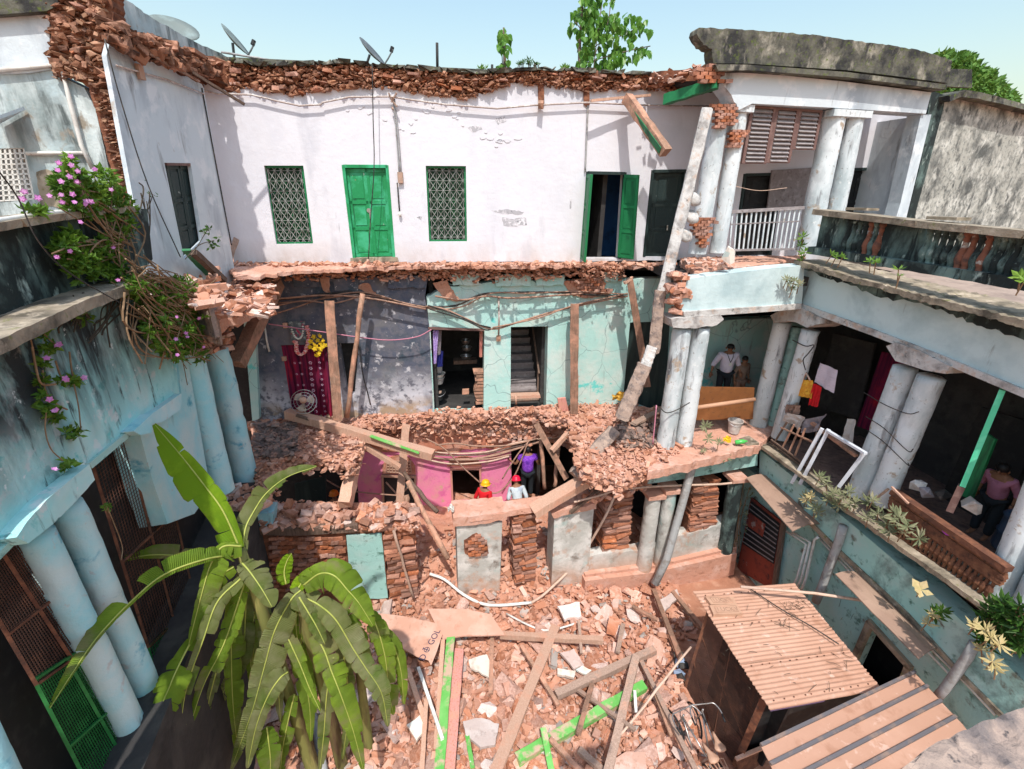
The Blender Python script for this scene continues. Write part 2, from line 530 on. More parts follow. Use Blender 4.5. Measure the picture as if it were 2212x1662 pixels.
m_greyconc = pm('grey lime concrete', (0.55, 0.53, 0.51), [((0.24, 0.22, 0.21), 3, .48, .66), ((0.50, 0.36, 0.28), 5, .54, .68), ((0.13, 0.12, 0.11), 9, .6, .7)], .95, [(8, .7), (40, .5)])
WG = (6, 6, 0.5)
def wood(name, a, b, c, dusty=.55):
	return pm(name, a, [(b, 5, .42, .66, WG), (c, 11, .55, .72, WG), (DUST, 3, dusty, dusty + .22)], .9, [(16, .5), (60, .4)], rv=.2)
m_wood = wood('weathered timber', (0.27, 0.165, 0.11), (0.38, 0.25, 0.175), (0.13, 0.075, 0.05), .45)
m_woodpale = wood('pale dusty timber', (0.52, 0.335, 0.235), (0.60, 0.41, 0.30), (0.30, 0.19, 0.13), .5)
m_wooddark = wood('dark old timber', (0.12, 0.08, 0.06), (0.20, 0.13, 0.10), (0.05, 0.035, 0.03), .62)
m_woodgrey = wood('grey old timber', (0.34, 0.245, 0.185), (0.45, 0.335, 0.26), (0.15, 0.10, 0.075), .55)
m_green = pm('bright green paint', (0.12, 0.40, 0.08), [((0.19, 0.48, 0.13), 2, .45, .65), ((0.52, 0.36, 0.26), 4, .50, .62, (1, 1, 1)), ((0.75, 0.76, 0.70), 9, .66, .70)], .55, [(12, .3)])
m_dgreen = pm('dark green door paint', (0.012, 0.15, 0.055), [((0.02, 0.22, 0.08), 2, .45, .65, (1, 1, .4)), ((0.01, 0.05, 0.025), 3.5, .56, .68, DRIP), ((0.45, 0.52, 0.45), 6, .70, .73, DRIP)], .5, [(14, .25)])
m_lgreen = pm('worn green door paint', (0.015, 0.25, 0.085), [((0.05, 0.40, 0.20), 1.5, .48, .60), ((0.015, 0.10, 0.05), 3.0, .58, .68, DRIP), ((0.60, 0.66, 0.58), 5, .68, .71, DRIP), ((0.30, 0.22, 0.12), 9, .69, .72)], .5, [(14, .3)])
m_bgreen = pm('blackish green paint', (0.02, 0.035, 0.035), [((0.045, 0.065, 0.06), 3, .5, .65, DRIP), ((0.25, 0.27, 0.25), 7, .68, .72)], .5, [(14, .3)])
m_pinkwood = pm('pink washed plank', (0.64, 0.30, 0.25), [((0.44, 0.21, 0.14), 5, .5, .64, WG), (DUST, 3, .5, .68)], .9, [(16, .4)])
m_mint = pm('mint green paint', (0.10, 0.62, 0.36), [((0.16, 0.70, 0.44), 3, .5, .65)], .5, [(14, .2)])
m_rust = pm('rusty steel', (0.13, 0.055, 0.035), [((0.24, 0.10, 0.055), 7, .45, .66), ((0.05, 0.03, 0.025), 5, .52, .68)], .85, [(20, .5)])
m_rustmesh = pm('rusty mesh', (0.085, 0.045, 0.035), [((0.16, 0.075, 0.05), 5, .48, .66)], .8)
m_greenmesh = pm('green painted mesh', (0.02, 0.16, 0.04), [((0.04, 0.26, 0.07), 4, .48, .66)], .6)
m_grille = pm('iron lattice', (0.33, 0.335, 0.32), [((0.12, 0.11, 0.10), 7, .48, .66)], .6, metal=.3)
m_black = pm('near black paint and shade', (0.015, 0.016, 0.018), [((0.035, 0.035, 0.035), 6, .5, .7)], .6)  # black paint; on sheets behind openings it stands in for shade
m_dark = pm('shade darkened room plaster', (0.045, 0.042, 0.042), [((0.075, 0.07, 0.065), 1.5, .46, .66), ((0.03, 0.03, 0.03), 3, .52, .7)], .95, [(6, .4)])  # the shade of the interiors is put into this dark colour
m_blue = pm('deep blue room wash', (0.02, 0.085, 0.24), [((0.03, 0.13, 0.32), 1.2, .45, .65), ((0.01, 0.03, 0.09), 2, .55, .7)], .8, [(6, .3)])
m_tin = pm('dusty corrugated sheet', (0.50, 0.30, 0.205), [((0.57, 0.36, 0.255), 0.8, .45, .65), ((0.40, 0.22, 0.14), 2.2, .55, .68), ((0.62, 0.43, 0.33), 5, .6, .68), ((0.34, 0.21, 0.14), 24, .66, .74)], .6, [(40, .1)], spec=.35)
m_awning = pm('dusty brown awning sheet', (0.345, 0.235, 0.17), [((0.41, 0.29, 0.21), 1.3, .45, .65), ((0.25, 0.17, 0.12), 4, .56, .7)], .7, [(40, .1)])
m_purpleedge = pm('dull purple edge strip', (0.14, 0.10, 0.20), [], .7)
m_pvc = pm('white plastic pipe', (0.72, 0.70, 0.66), [((0.52, 0.47, 0.42), 4, .5, .7), ((0.30, 0.26, 0.22), 9, .62, .72)], .45)
m_pvcgrey = pm('grey drain pipe', (0.36, 0.36, 0.36), [((0.22, 0.19, 0.17), 4, .5, .68), ((0.52, 0.50, 0.48), 7, .58, .7)], .6, [(20, .3)])
m_cable = pm('dusty cable', (0.40, 0.255, 0.18), [((0.20, 0.13, 0.10), 6, .48, .66)], .8)
m_cabledark = pm('black cable', (0.03, 0.03, 0.03), [((0.13, 0.10, 0.08), 6, .5, .7)], .7)
m_conduit = pm('painted conduit', (0.44, 0.36, 0.33), [((0.62, 0.57, 0.54), 8, .5, .62), ((0.20, 0.15, 0.13), 5, .56, .68)], .7)
m_rope = pm('pale rope', (0.62, 0.47, 0.36), [((0.46, 0.33, 0.24), 9, .5, .68)], .9)
m_pinkcord = pm('pink cord', (0.55, 0.22, 0.30), [], .8)
m_leaf = pm('small green leaves', (0.10, 0.21, 0.022), [((0.20, 0.33, 0.04), 3, .48, .66), ((0.035, 0.09, 0.015), 5, .52, .68)], .5, transl=.3)
m_leafdark = pm('dark green leaves', (0.045, 0.115, 0.02), [((0.10, 0.20, 0.03), 2, .48, .66), ((0.02, 0.055, 0.012), 4, .52, .68)], .5, transl=.3)
m_leafpeepal = pm('fig tree leaves', (0.085, 0.22, 0.025), [((0.17, 0.34, 0.05), 2.5, .48, .62), ((0.035, 0.11, 0.02), 4, .52, .66)], .35, transl=.35)
m_leafdusty = pm('dusty grey green leaves', (0.20, 0.215, 0.115), [((0.36, 0.33, 0.21), 6, .48, .66), ((0.09, 0.12, 0.05), 4, .52, .68)], .8, transl=.2)
m_leafyellow = pm('dusty yellow leaves', (0.56, 0.46, 0.22), [((0.64, 0.50, 0.28), 6, .48, .66)], .7, transl=.2)
m_stem = pm('brown vine stems', (0.22, 0.135, 0.075), [((0.34, 0.22, 0.13), 8, .48, .66)], .9)
m_dstem = pm('dark twigs', (0.07, 0.055, 0.04), [], .9)
m_flower = pm('pink periwinkle petals', (0.66, 0.25, 0.60), [((0.78, 0.42, 0.72), 14, .48, .62)], .6, transl=.25)
m_bananastem = pm('banana stem', (0.20, 0.20, 0.06), [((0.10, 0.065, 0.035), 3, .46, .62, DRIP), ((0.34, 0.30, 0.10), 6, .56, .7, DRIP)], .7, [(20, .4)])
m_midrib = pm('banana midrib', (0.46, 0.50, 0.12), [((0.34, 0.40, 0.08), 5, .5, .66)], .5, transl=.15)
m_tree = pm('tree leaves beyond', (0.09, 0.20, 0.03), [((0.18, 0.32, 0.06), 1.2, .46, .62), ((0.035, 0.10, 0.015), 2.4, .52, .66)], .6, transl=.25)
m_bark = pm('bark', (0.16, 0.12, 0.09), [((0.26, 0.21, 0.16), 6, .5, .66)], .95, [(16, .6)])
m_dish = pm('dish back', (0.13, 0.145, 0.15), [((0.20, 0.21, 0.21), 4, .5, .66)], .5, metal=.2)
m_dishpale = pm('pale dish', (0.17, 0.20, 0.19), [((0.24, 0.30, 0.29), 3, .5, .66)], .6)
m_skin = pm('brown skin', (0.24, 0.115, 0.065), [((0.29, 0.14, 0.08), 9, .5, .66)], .55)
m_hair = pm('black hair', (0.012, 0.011, 0.011), [], .5)
m_shirtw = pm('white shirt cloth', (0.66, 0.60, 0.70), [((0.50, 0.46, 0.56), 4, .5, .66, (1, 1, .5))], .9, [(9, .6)])
m_shirtr = pm('red shirt cloth', (0.60, 0.012, 0.02), [((0.40, 0.008, 0.015), 5, .5, .66)], .9, [(9, .6)])
m_shirtg = pm('pale grey shirt cloth', (0.48, 0.53, 0.56), [((0.33, 0.38, 0.46), 4, .5, .62)], .9, [(9, .6)])
m_shirtp = pm('purple checked cloth', (0.17, 0.035, 0.42), [((0.28, 0.08, 0.55), 30, .5, .56), ((0.10, 0.02, 0.28), 5, .52, .66)], .9, [(12, .5)])
m_shirtt = pm('tan shirt cloth', (0.22, 0.15, 0.115), [], .9, [(9, .6)])
m_shirtm = pm('dull mauve cloth', (0.42, 0.17, 0.25), [((0.30, 0.12, 0.18), 5, .5, .66)], .9, [(9, .6)])
m_trouser = pm('black trousers', (0.015, 0.02, 0.025), [], .9, [(9, .5)])
m_hely = pm('yellow plastic helmet', (0.78, 0.42, 0.015), [((0.70, 0.34, 0.01), 8, .5, .66)], .35)
m_helr = pm('red plastic helmet', (0.78, 0.012, 0.05), [((0.62, 0.01, 0.04), 8, .5, .66)], .35)
m_helo = pm('orange plastic helmet', (0.66, 0.17, 0.015), [], .4)
m_curtain = pm('crimson curtain', (0.22, 0.010, 0.05), [((0.42, 0.012, 0.03), 1.1, .5, .62), ((0.07, 0.006, 0.035), 4, .45, .60, (3, 3, .15))], .85, [(12, .2)])  # dark upright streaks put the shade of the folds into the colour
m_curtflower = pm('printed curtain flowers', (0.66, 0.46, 0.60), [((0.60, 0.28, 0.42), 14, .5, .64)], .85)
m_garland = pm('red and white garland', (0.72, 0.16, 0.15), [((0.80, 0.60, 0.56), 20, .48, .56)], .8)
m_yellow = pm('yellow cloth flowers', (0.80, 0.56, 0.03), [((0.68, 0.42, 0.02), 12, .5, .66)], .7)
m_picture = pm('dark devotional print', (0.10, 0.12, 0.13), [((0.30, 0.34, 0.34), 11, .5, .6), ((0.50, 0.03, 0.10), 5, .55, .6)], .4)
m_whiteflower = pm('white garland petals', (0.70, 0.74, 0.68), [], .8)
m_fan = pm('dusty fan blades', (0.56, 0.43, 0.34), [((0.44, 0.33, 0.25), 5, .5, .66)], .5)
m_metal = pm('dull chrome', (0.45, 0.43, 0.42), [((0.28, 0.24, 0.21), 9, .5, .68)], .35, metal=.8)
m_bluecloth = pm('deep blue cloth', (0.015, 0.02, 0.16), [], .9, [(10, .5)])
m_lilac = pm('lilac printed cloth', (0.40, 0.28, 0.60), [((0.60, 0.50, 0.74), 26, .5, .6)], .9, [(12, .4)])
m_ochre = pm('ochre plastic sheet', (0.60, 0.34, 0.05), [((0.46, 0.25, 0.04), 5, .5, .66)], .5, [(9, .6)])
m_bagorange = pm('orange patterned bag', (0.68, 0.30, 0.03), [((0.80, 0.50, 0.06), 9, .5, .62), ((0.42, 0.15, 0.02), 14, .58, .66)], .6, [(10, .5)])
m_redcloth = pm('red cloth', (0.62, 0.015, 0.02), [((0.45, 0.01, 0.015), 8, .5, .66)], .9, [(10, .6)])
m_towel = pm('white lilac towel', (0.64, 0.56, 0.64), [((0.54, 0.47, 0.55), 5, .5, .64, (1, 1, 14))], .95, [(12, .4)])
m_greycloth = pm('grey crumpled cloth', (0.26, 0.23, 0.25), [((0.38, 0.34, 0.36), 6, .5, .66)], .95, [(7, 1)])
m_palecloth = pm('dirty white plastic', (0.54, 0.50, 0.47), [((0.40, 0.34, 0.30), 5, .5, .66)], .6, [(7, 1)])
m_browncloth = pm('brown rag', (0.28, 0.17, 0.13), [((0.40, 0.27, 0.21), 7, .5, .66)], .95, [(7, 1)])
m_whitepaint = pm('white window paint', (0.66, 0.69, 0.75), [((0.42, 0.40, 0.40), 6, .62, .68), ((0.50, 0.52, 0.57), 3, .5, .66)], .6, [(14, .2)])
m_ply = pm('brown plywood board', (0.215, 0.085, 0.03), [((0.27, 0.11, 0.04), 3, .46, .66), ((0.14, 0.06, 0.03), 12, .56, .7)], .6)
m_bamboo = pm('bamboo', (0.56, 0.34, 0.21), [((0.44, 0.25, 0.15), 4, .5, .68)], .6)
m_pinkply = pm('dusty pale plywood', (0.62, 0.36, 0.26), [((0.70, 0.45, 0.345), 1.4, .46, .64), ((0.50, 0.27, 0.18), 5, .56, .7)], .9, [(30, .2)])
m_card = pm('dusty cardboard', (0.62, 0.36, 0.255), [((0.70, 0.47, 0.36), 1.6, .46, .64), ((0.70, 0.22, 0.24), 1.4, .66, .70), ((0.48, 0.27, 0.19), 6, .56, .7)], .95, [(20, .3)])
m_ink = pm('dark blue ink', (0.035, 0.035, 0.085), [], .8)
m_barrel = pm('blue black plastic drum', (0.012, 0.03, 0.06), [((0.03, 0.06, 0.11), 3, .5, .66)], .4)
m_panelbrown = pm('rusty ornamental cast iron', (0.15, 0.062, 0.035), [((0.24, 0.105, 0.055), 6, .46, .64), ((0.06, 0.03, 0.022), 9, .52, .68)], .9, [(20, .8)])
m_terracotta = pm('terracotta baluster', (0.24, 0.095, 0.06), [((0.50, 0.48, 0.44), 3, .55, .62), ((0.10, 0.06, 0.05), 5, .52, .68)], .9, [(12, .4)])
m_bottle = pm('green plastic bottle', (0.08, 0.48, 0.10), [], .2)
m_polythene = pm('white polythene scrap', (0.72, 0.70, 0.66), [], .5, [(9, .8)])
m_purplebit = pm('violet plastic', (0.42, 0.06, 0.55), [], .5)
m_bluestuff = pm('faded blue plastic', (0.30, 0.38, 0.52), [], .7, [(8, .8)])
m_seat = pm('tan vinyl saddle', (0.52, 0.335, 0.225), [((0.44, 0.27, 0.18), 6, .5, .66)], .5)
m_louvre = pm('grey brown louvre paint', (0.27, 0.235, 0.235), [((0.36, 0.32, 0.32), 6, .5, .64, (1, 1, 1)), ((0.15, 0.12, 0.115), 9, .56, .7)], .8, [(14, .3)])
m_louvreframe = pm('red brown louvre frame', (0.16, 0.09, 0.08), [((0.24, 0.15, 0.13), 7, .5, .66)], .8)
m_ground = pm('packed red earth', (0.42, 0.215, 0.135), [((0.30, 0.14, 0.085), 0.8, .45, .65), ((0.52, 0.31, 0.21), 3, .52, .7)], 1, [(3, .6), (25, .7)])
m_pavegrey = pm('dusty terrace floor', (0.36, 0.27, 0.22), [((0.24, 0.18, 0.15), 1.5, .45, .66), ((0.45, 0.34, 0.27), 5, .54, .7)], .98, [(9, .5)])
m_ledge = pm('mossy cement ledge', (0.33, 0.27, 0.20), [((0.10, 0.085, 0.065), 2.2, .46, .64), ((0.48, 0.40, 0.31), 4.5, .54, .68), ((0.16, 0.17, 0.05), 8, .6, .7)], .98, [(9, .8), (45, .5)])
m_red = pm('faded red door', (0.26, 0.055, 0.035), [((0.14, 0.035, 0.03), 2, .48, .64), ((0.30, 0.24, 0.22), 3, .62, .68), ((0.08, 0.03, 0.03), 6, .55, .66)], .8, [(10, .4)])

# banana leaf: stripes across the leaf from its own UV map
def banana_mat(name, a, b, dust):
	m = pm(name, a, [(b, 2.2, .46, .64), (dust, 1.3, .52, .64)], .62, [(6, .15)], transl=.38, spec=.2, hv=.0)
	t = m.node_tree
	N, L = t.nodes, t.links
	bs = N['Principled BSDF']
	uv = N.new('ShaderNodeUVMap')
	wv = N.new('ShaderNodeTexWave')
	wv.bands_direction = 'Y'
	wv.inputs['Scale'].default_value = 11
	wv.inputs['Distortion'].default_value = 1.2
	wv.inputs['Detail'].default_value = 2
	L.new(uv.outputs[0], wv.inputs['Vector'])
	bp = N.new('ShaderNodeBump')
	bp.inputs['Strength'].default_value = .55
	bp.inputs['Distance'].default_value = .02
	sx = N.new('ShaderNodeSeparateXYZ')
	L.new(uv.outputs[0], sx.inputs[0])
	nz = N.new('ShaderNodeTexNoise')
	nz.inputs['Scale'].default_value = 5
	L.new(uv.outputs[0], nz.inputs['Vector'])
	ad = N.new('ShaderNodeMath')
	ad.operation = 'MULTIPLY_ADD'
	L.new(nz.outputs['Fac'], ad.inputs[0])
	ad.inputs[1].default_value = .12
	L.new(sx.outputs[0], ad.inputs[2])
	mr = N.new('ShaderNodeMapRange')
	mr.inputs['From Min'].default_value = .295
	mr.inputs['From Max'].default_value = .335
	L.new(ad.outputs[0], mr.inputs['Value'])
	mx = N.new('ShaderNodeMix')
	mx.data_type = 'RGBA'
	L.new(mr.outputs[0], mx.inputs['Factor'])
	lk = bs.inputs['Base Color'].links[0].from_socket
	L.new(lk, mx.inputs['A'])
	mx.inputs['B'].default_value = (.20, .12, .045, 1)
	L.new(mx.outputs['Result'], bs.inputs['Base Color'])
	L.new(wv.outputs['Fac'], bp.inputs['Height'])
	L.new(bp.outputs[0], bs.inputs['Normal'])
	return m
m_banana = banana_mat('banana leaf', (0.16, 0.26, 0.024), (0.24, 0.36, 0.035), (0.25, 0.25, 0.10))
m_bananabright = banana_mat('young banana leaf', (0.20, 0.36, 0.015), (0.30, 0.47, 0.02), (0.26, 0.42, 0.03))
m_bananadusty = banana_mat('dusty banana leaf', (0.19, 0.22, 0.07), (0.28, 0.29, 0.14), (0.12, 0.19, 0.03))
# ------------------------------------------------------------------ small shared meshes
def brick_mesh(seed, mat, L=.25, D=.12, H=.075, j=.10):
	r = random.Random(seed)
	m = MB()
	vs = [Vector((x * L / 2 * (1 + r.uniform(-j, j)), y * D / 2 * (1 + r.uniform(-j, j)), z * H / 2 * (1 + r.uniform(-j, j) * 1.6))) for z in (-1, 1) for y in (-1, 1) for x in (-1, 1)]
	m.add(vs, [(0, 2, 3, 1), (4, 5, 7, 6), (0, 1, 5, 4), (2, 6, 7, 3), (0, 4, 6, 2), (1, 3, 7, 5)])
	me = m.mesh('brick')
	me.materials.append(mat)
	return me

def chunk_data(seed, n=13, flat=1.0):
	r = random.Random(seed)
	bm = bmesh.new()
	for i in range(n):
		v = Vector((r.uniform(-1, 1), r.uniform(-1, 1), r.uniform(-1, 1)))
		v = v / max(abs(v.x), abs(v.y), abs(v.z)) * r.uniform(.75, 1)
		v.z *= flat
		bm.verts.new(v)
	res = bmesh.ops.convex_hull(bm, input=bm.verts)
	bmesh.ops.delete(bm, geom=list({g for g in res['geom_interior'] + res['geom_unused'] if isinstance(g, bmesh.types.BMVert)}), context='VERTS')
	bm.verts.index_update()
	vs = np.array([v.co[:] for v in bm.verts])
	fs = [tuple(v.index for v in f.verts) for f in bm.faces]
	bm.free()
	return vs, fs

CHUNKS = [chunk_data(i, 12) for i in range(10)] + [chunk_data(40 + i, 11, .3) for i in range(6)]
for i in range(5):
	r_ = random.Random(90 + i)
	bv = np.array([(x * 1.15 * r_.uniform(.85, 1.1), y * .62 * r_.uniform(.85, 1.1), z * .42 * r_.uniform(.85, 1.1)) for z in (-1, 1) for y in (-1, 1) for x in (-1, 1)])
	CHUNKS.append((bv, [(0, 2, 3, 1), (4, 5, 7, 6), (0, 1, 5, 4), (2, 6, 7, 3), (0, 4, 6, 2), (1, 3, 7, 5)]))
def chunk_mesh(i, mat):
	me = bpy.data.meshes.new('chunk')
	vs, fs = CHUNKS[i]
	me.from_pydata(vs.tolist(), [], fs)
	me.materials.append(mat)
	return me
BRICKS = [brick_mesh(i, m_brick) for i in range(8)]
BRICKSD = [brick_mesh(20 + i, m_chunkA, j=.16) for i in range(8)]

def piece(name, me, parent, loc, rot=(0, 0, 0), sc=(1, 1, 1)):
	o = bpy.data.objects.new(name, me)
	COL.objects.link(o)
	o.location = loc
	o.rotation_euler = rot
	o.scale = sc
	if parent is not None:
		o.parent = parent
		o.matrix_parent_inverse = Matrix.Translation(-rootloc(parent))
	return o

TINTS = [rb(c) for c in [(0.44, 0.20, 0.115), (0.52, 0.27, 0.175), (0.58, 0.34, 0.245), (0.66, 0.45, 0.36), (0.36, 0.15, 0.08), (0.48, 0.25, 0.16), (0.62, 0.40, 0.30), (0.72, 0.60, 0.52)]]
PINKS = [rb(c) for c in [(0.50, 0.26, 0.165), (0.56, 0.31, 0.21), (0.60, 0.36, 0.255), (0.53, 0.28, 0.19), (0.44, 0.205, 0.12), (0.64, 0.42, 0.32)]]
TINTS_SHADE = [(0.16, 0.11, 0.095), (0.22, 0.16, 0.14), (0.12, 0.09, 0.08), (0.26, 0.19, 0.16)]  # rubble tints darkened, shade painted into the pieces
def heap(name, spots, parent=None, mat=None, tints=TINTS, **props):
	"""many broken pieces as ONE mesh: spots = (position, size, flat?)"""
	VS, FS, CS = [], [], []
	b = 0
	for p, s, fl in spots:
		vs, fs = CHUNKS[rnd.randrange(16, 21) if rnd.random() < .3 else (rnd.randrange(10, 16) if fl else rnd.randrange(10))]
		R = Matrix.Rotation(rnd.uniform(0, 6.28), 3, 'Z') @ Matrix.Rotation(rnd.gauss(0, .35 if fl else .8), 3, 'X') @ Matrix.Rotation(rnd.gauss(0, .3), 3, 'Y')
		k = np.array(R) * s
		k = k @ np.diag([rnd.uniform(.7, 1.3), rnd.uniform(.5, 1), rnd.uniform(.45, .8)])
		VS.append(vs @ k.T + np.array(p))
		FS.extend([tuple(i + b for i in f) for f in fs])
		b += len(vs)
		t = rnd.choice(tints)
		g = rnd.uniform(.8, 1.15)
		CS.append(np.tile([t[0] * g, t[1] * g, t[2] * g, 1], (len(vs), 1)))
	me = bpy.data.meshes.new(name)
	me.from_pydata(np.concatenate(VS).tolist(), [], FS)
	ca = me.color_attributes.new('tint', 'FLOAT_COLOR', 'POINT')
	ca.data.foreach_set('color', np.concatenate(CS).astype(np.float32).ravel())
	o = put(name, me, mat or m_rubble, parent, **props)
	return o

def bumpy_slab(name, z, outline, thick, mat, parent, amp=.05, cell=.12, P=None, wild=0.0, **props):
	"""a broken floor slab: outline in pixels on height z, uneven top, ragged edge"""
	pts = [at(x, y, ('z', z)) for x, y in outline]
	bm = bmesh.new()
	tri = tessellate_polygon([pts])
	vs = [bm.verts.new(p) for p in pts]
	for t in tri:
		try:
			bm.faces.new([vs[i] for i in t])
		except ValueError:
			pass
	for _ in range(6):
		es = [e for e in bm.edges if e.calc_length() > cell]
		if not es or len(bm.verts) > 16000:
			break
		bmesh.ops.subdivide_edges(bm, edges=es, cuts=1)
		bmesh.ops.triangulate(bm, faces=bm.faces)
	for v in bm.verts:
		e = v.is_boundary
		q = v.co
		h = amp * (noise.noise(q * 2.3) + .6 * noise.noise(q * 7) + .35 * noise.noise(q * 17))
		v.co.z += h - (.5 * abs(h) + .02 if e else 0)
		if e:
			v.co.x += .05 * noise.noise(q * 9)
			v.co.y += .05 * noise.noise(q * 9 + Vector((5, 5, 5)))
	ret = bmesh.ops.extrude_face_region(bm, geom=bm.faces[:])
	for g in ret['geom']:
		if isinstance(g, bmesh.types.BMVert):
			g.co.z -= thick * (1 + .3 * noise.noise(g.co * 5))
	bmesh.ops.recalc_face_normals(bm, faces=bm.faces)
	me = bpy.data.meshes.new(name)
	bm.to_mesh(me)
	bm.free()
	return put(name, me, mat, parent, **props)

def bz(s, z, d=0.0):                    # a point s metres along the rear wall, d behind it
	a = math.radians(9)
	return Vector((s * math.cos(a) - d * math.sin(a), 12.75 + s * math.sin(a) + d * math.cos(a), z))

# ------------------------------------------------------------------ ground
g = MB()
g.add([(-600, -600, -.03), (600, -600, -.03), (600, 600, -.03), (-600, 600, -.03)], [(0, 1, 2, 3)])
put('ground', g.mesh('ground'), m_ground, kind='structure')

# ------------------------------------------------------------------ the ruined house
house = thing('ruined_house', 'roofless three storey house with white upper wall and pink ground floor', 'house', bz(0, 0))

TOPL = [(430, 112), (505, 133), (560, 143), (640, 142), (700, 139), (750, 137), (800, 143), (860, 148), (960, 154), (1030, 160), (1100, 155), (1180, 152), (1260, 156), (1340, 160), (1420, 164), (1470, 160), (1540, 146)]
BOTL = [(425, 178), (500, 200), (540, 188), (600, 201), (645, 206), (700, 194), (755, 191), (830, 188), (870, 194), (930, 206), (1000, 212), (1060, 196), (1110, 179), (1150, 184), (1162, 182), (1250, 192), (1262, 196), (1370, 191), (1440, 194), (1500, 203), (1570, 196)]
def yline(L, x):
	for i in range(len(L) - 1):
		if L[i][0] <= x <= L[i + 1][0]:
			t = (x - L[i][0]) / (L[i + 1][0] - L[i][0])
			return L[i][1] + t * (L[i + 1][1] - L[i][1])
	return L[0][1] if x < L[0][0] else L[-1][1]

H_W1 = [(570, 358), (655, 358), (676.5, 527), (596.5, 528)]
H_D1 = [(739, 357), (839, 357.5), (854, 556.5), (763, 558.5)]
H_W2 = [(919.5, 358.5), (1006.5, 359), (1009, 522), (927, 522.5)]
H_D2 = [(1266, 371), (1352, 373), (1340, 559), (1255, 559)]
H_D3 = [(1407, 368), (1482, 367), (1460, 555), (1388, 555)]
H_D4 = [(1606, 376), (1690, 374), (1664, 552), (1582, 553)]
H_D5 = [(1834, 364), (1920, 362), (1884, 551), (1798, 554)]
outer = rag(BOTL, 4, 8, 3) + [(1700, 215), (1990, 228), (1938, 564), (1700, 560)] + rag([(1530, 560), (1255, 566), (1000, 566), (760, 569), (508, 577)], 1.2, 20, 5)
slab('upper_wall', BW, outer, .38, m_white, house, [H_W1, H_D1, H_W2, H_D2, H_D3, H_D4, H_D5])
# wall core above the torn plaster edge
core = [(x, y + 3) for x, y in rag(TOPL, 3, 10, 8)] + [(x, y + 5) for x, y in reversed(BOTL)]
slab('wall_core', off(BW, .05), core, .35, m_brickdark, house)
n = 0
spots = []
ROUGH = [chunk_mesh(i, m_brick) for i in range(3)] + [chunk_mesh(i, m_chunkD) for i in range(3, 10)]
for row in range(9):
	x = 500.0
	while x < 1470:
		w_ = rnd.uniform(9, 24)
		yt, yb = yline(TOPL, x + w_ / 2) + 3, yline(BOTL, x + w_ / 2)
		k = (yb - yt) / 9
		y = yb - (row + .5) * k + rnd.uniform(-2.5, 2.5)
		if rnd.random() > .10:
			p = at(x + w_ / 2, y, off(BW, -rnd.uniform(-.06, .07)))
			if n < 290 and rnd.random() < .75:
				s = w_ * m_per_px(p) / .25
				h_ = k * m_per_px(p) / .075 * rnd.uniform(.7, 1.25)
				if rnd.random() < .13:
					piece('brick', rnd.choice(BRICKSD if rnd.random() < .5 else BRICKS), house, p, (rnd.gauss(0, .22), rnd.gauss(0, .13), math.radians(9) + rnd.gauss(0, .25)), (s, rnd.uniform(1.2, 2.0), h_))
				else:
					piece('brick', rnd.choice(ROUGH), house, p, (rnd.gauss(0, .2), rnd.gauss(0, .25), rnd.gauss(.1, .4)), (s * .15, .10, h_ * .044))
				n += 1
			else:
				spots.append((p, w_ * m_per_px(p) * .5, False))
		x += w_ + rnd.uniform(0, 4)
for _ in range(1900):
	x = rnd.uniform(490, 1500)
	y = rnd.uniform(yline(TOPL, x) + 2, yline(BOTL, x) + 3)
	spots.append((at(x, y, off(BW, -rnd.uniform(-.03, .09))), rnd.uniform(.02, .07), rnd.random() < .3))
heap('brick_crumbs', spots, house, kind='stuff', tints=[(.36, .17, .095), (.30, .13, .07), (.22, .10, .06), (.44, .23, .14), (.15, .07, .045)])
# roof terrace behind the broken edge
m = MB()
ra, rb = at(500, 138, BW), at(1545, 150, BW)
m.prism([Vector((-7.2, 11.9, 12.98)), Vector((rb.x + .2, rb.y, 12.98)), Vector((rb.x + .2, rb.y + 4, 12.98)), Vector((-7.2, 16, 12.98))], Vector((0, 0, .12)))
m.build('roof', m_moss, house)
# low mossy crust along the roof edge
m = MB()
for i in range(70):
	x = 505 + i * 14.2
	a, b = at(x, yline(TOPL, x) + 1.5, off(BW, .1)), at(x + 15, yline(TOPL, x + 15) + 1.5, off(BW, .1))
	m.beam(a, b, .5, rnd.uniform(.05, .10), .25)
m.build('roof_crust', m_moss, house)

m = MB()
a, b = at(1395, 182, BW), at(1556, 165, BW)
m.prism([a, b, Vector((b.x, b.y - 1.9, b.z - .1)), Vector((b.x - .6, b.y - 1.8, b.z - .1)), Vector((a.x + .9, a.y - .9, a.z - .1)), Vector((a.x + .2, a.y - .5, a.z - .05))], Vector((0, 0, .22)))
m.build('added_roof_piece', m_brickdark, house)  # roof piece added to shade the wall and dark door below
spots = [(a.lerp(b, rnd.random()) + Vector((0, -rnd.uniform(.0, 1.0), rnd.uniform(-.14, .06))), rnd.uniform(.04, .12), True) for _ in range(160)]
heap('added_roof_rubble', spots, house, kind='stuff')
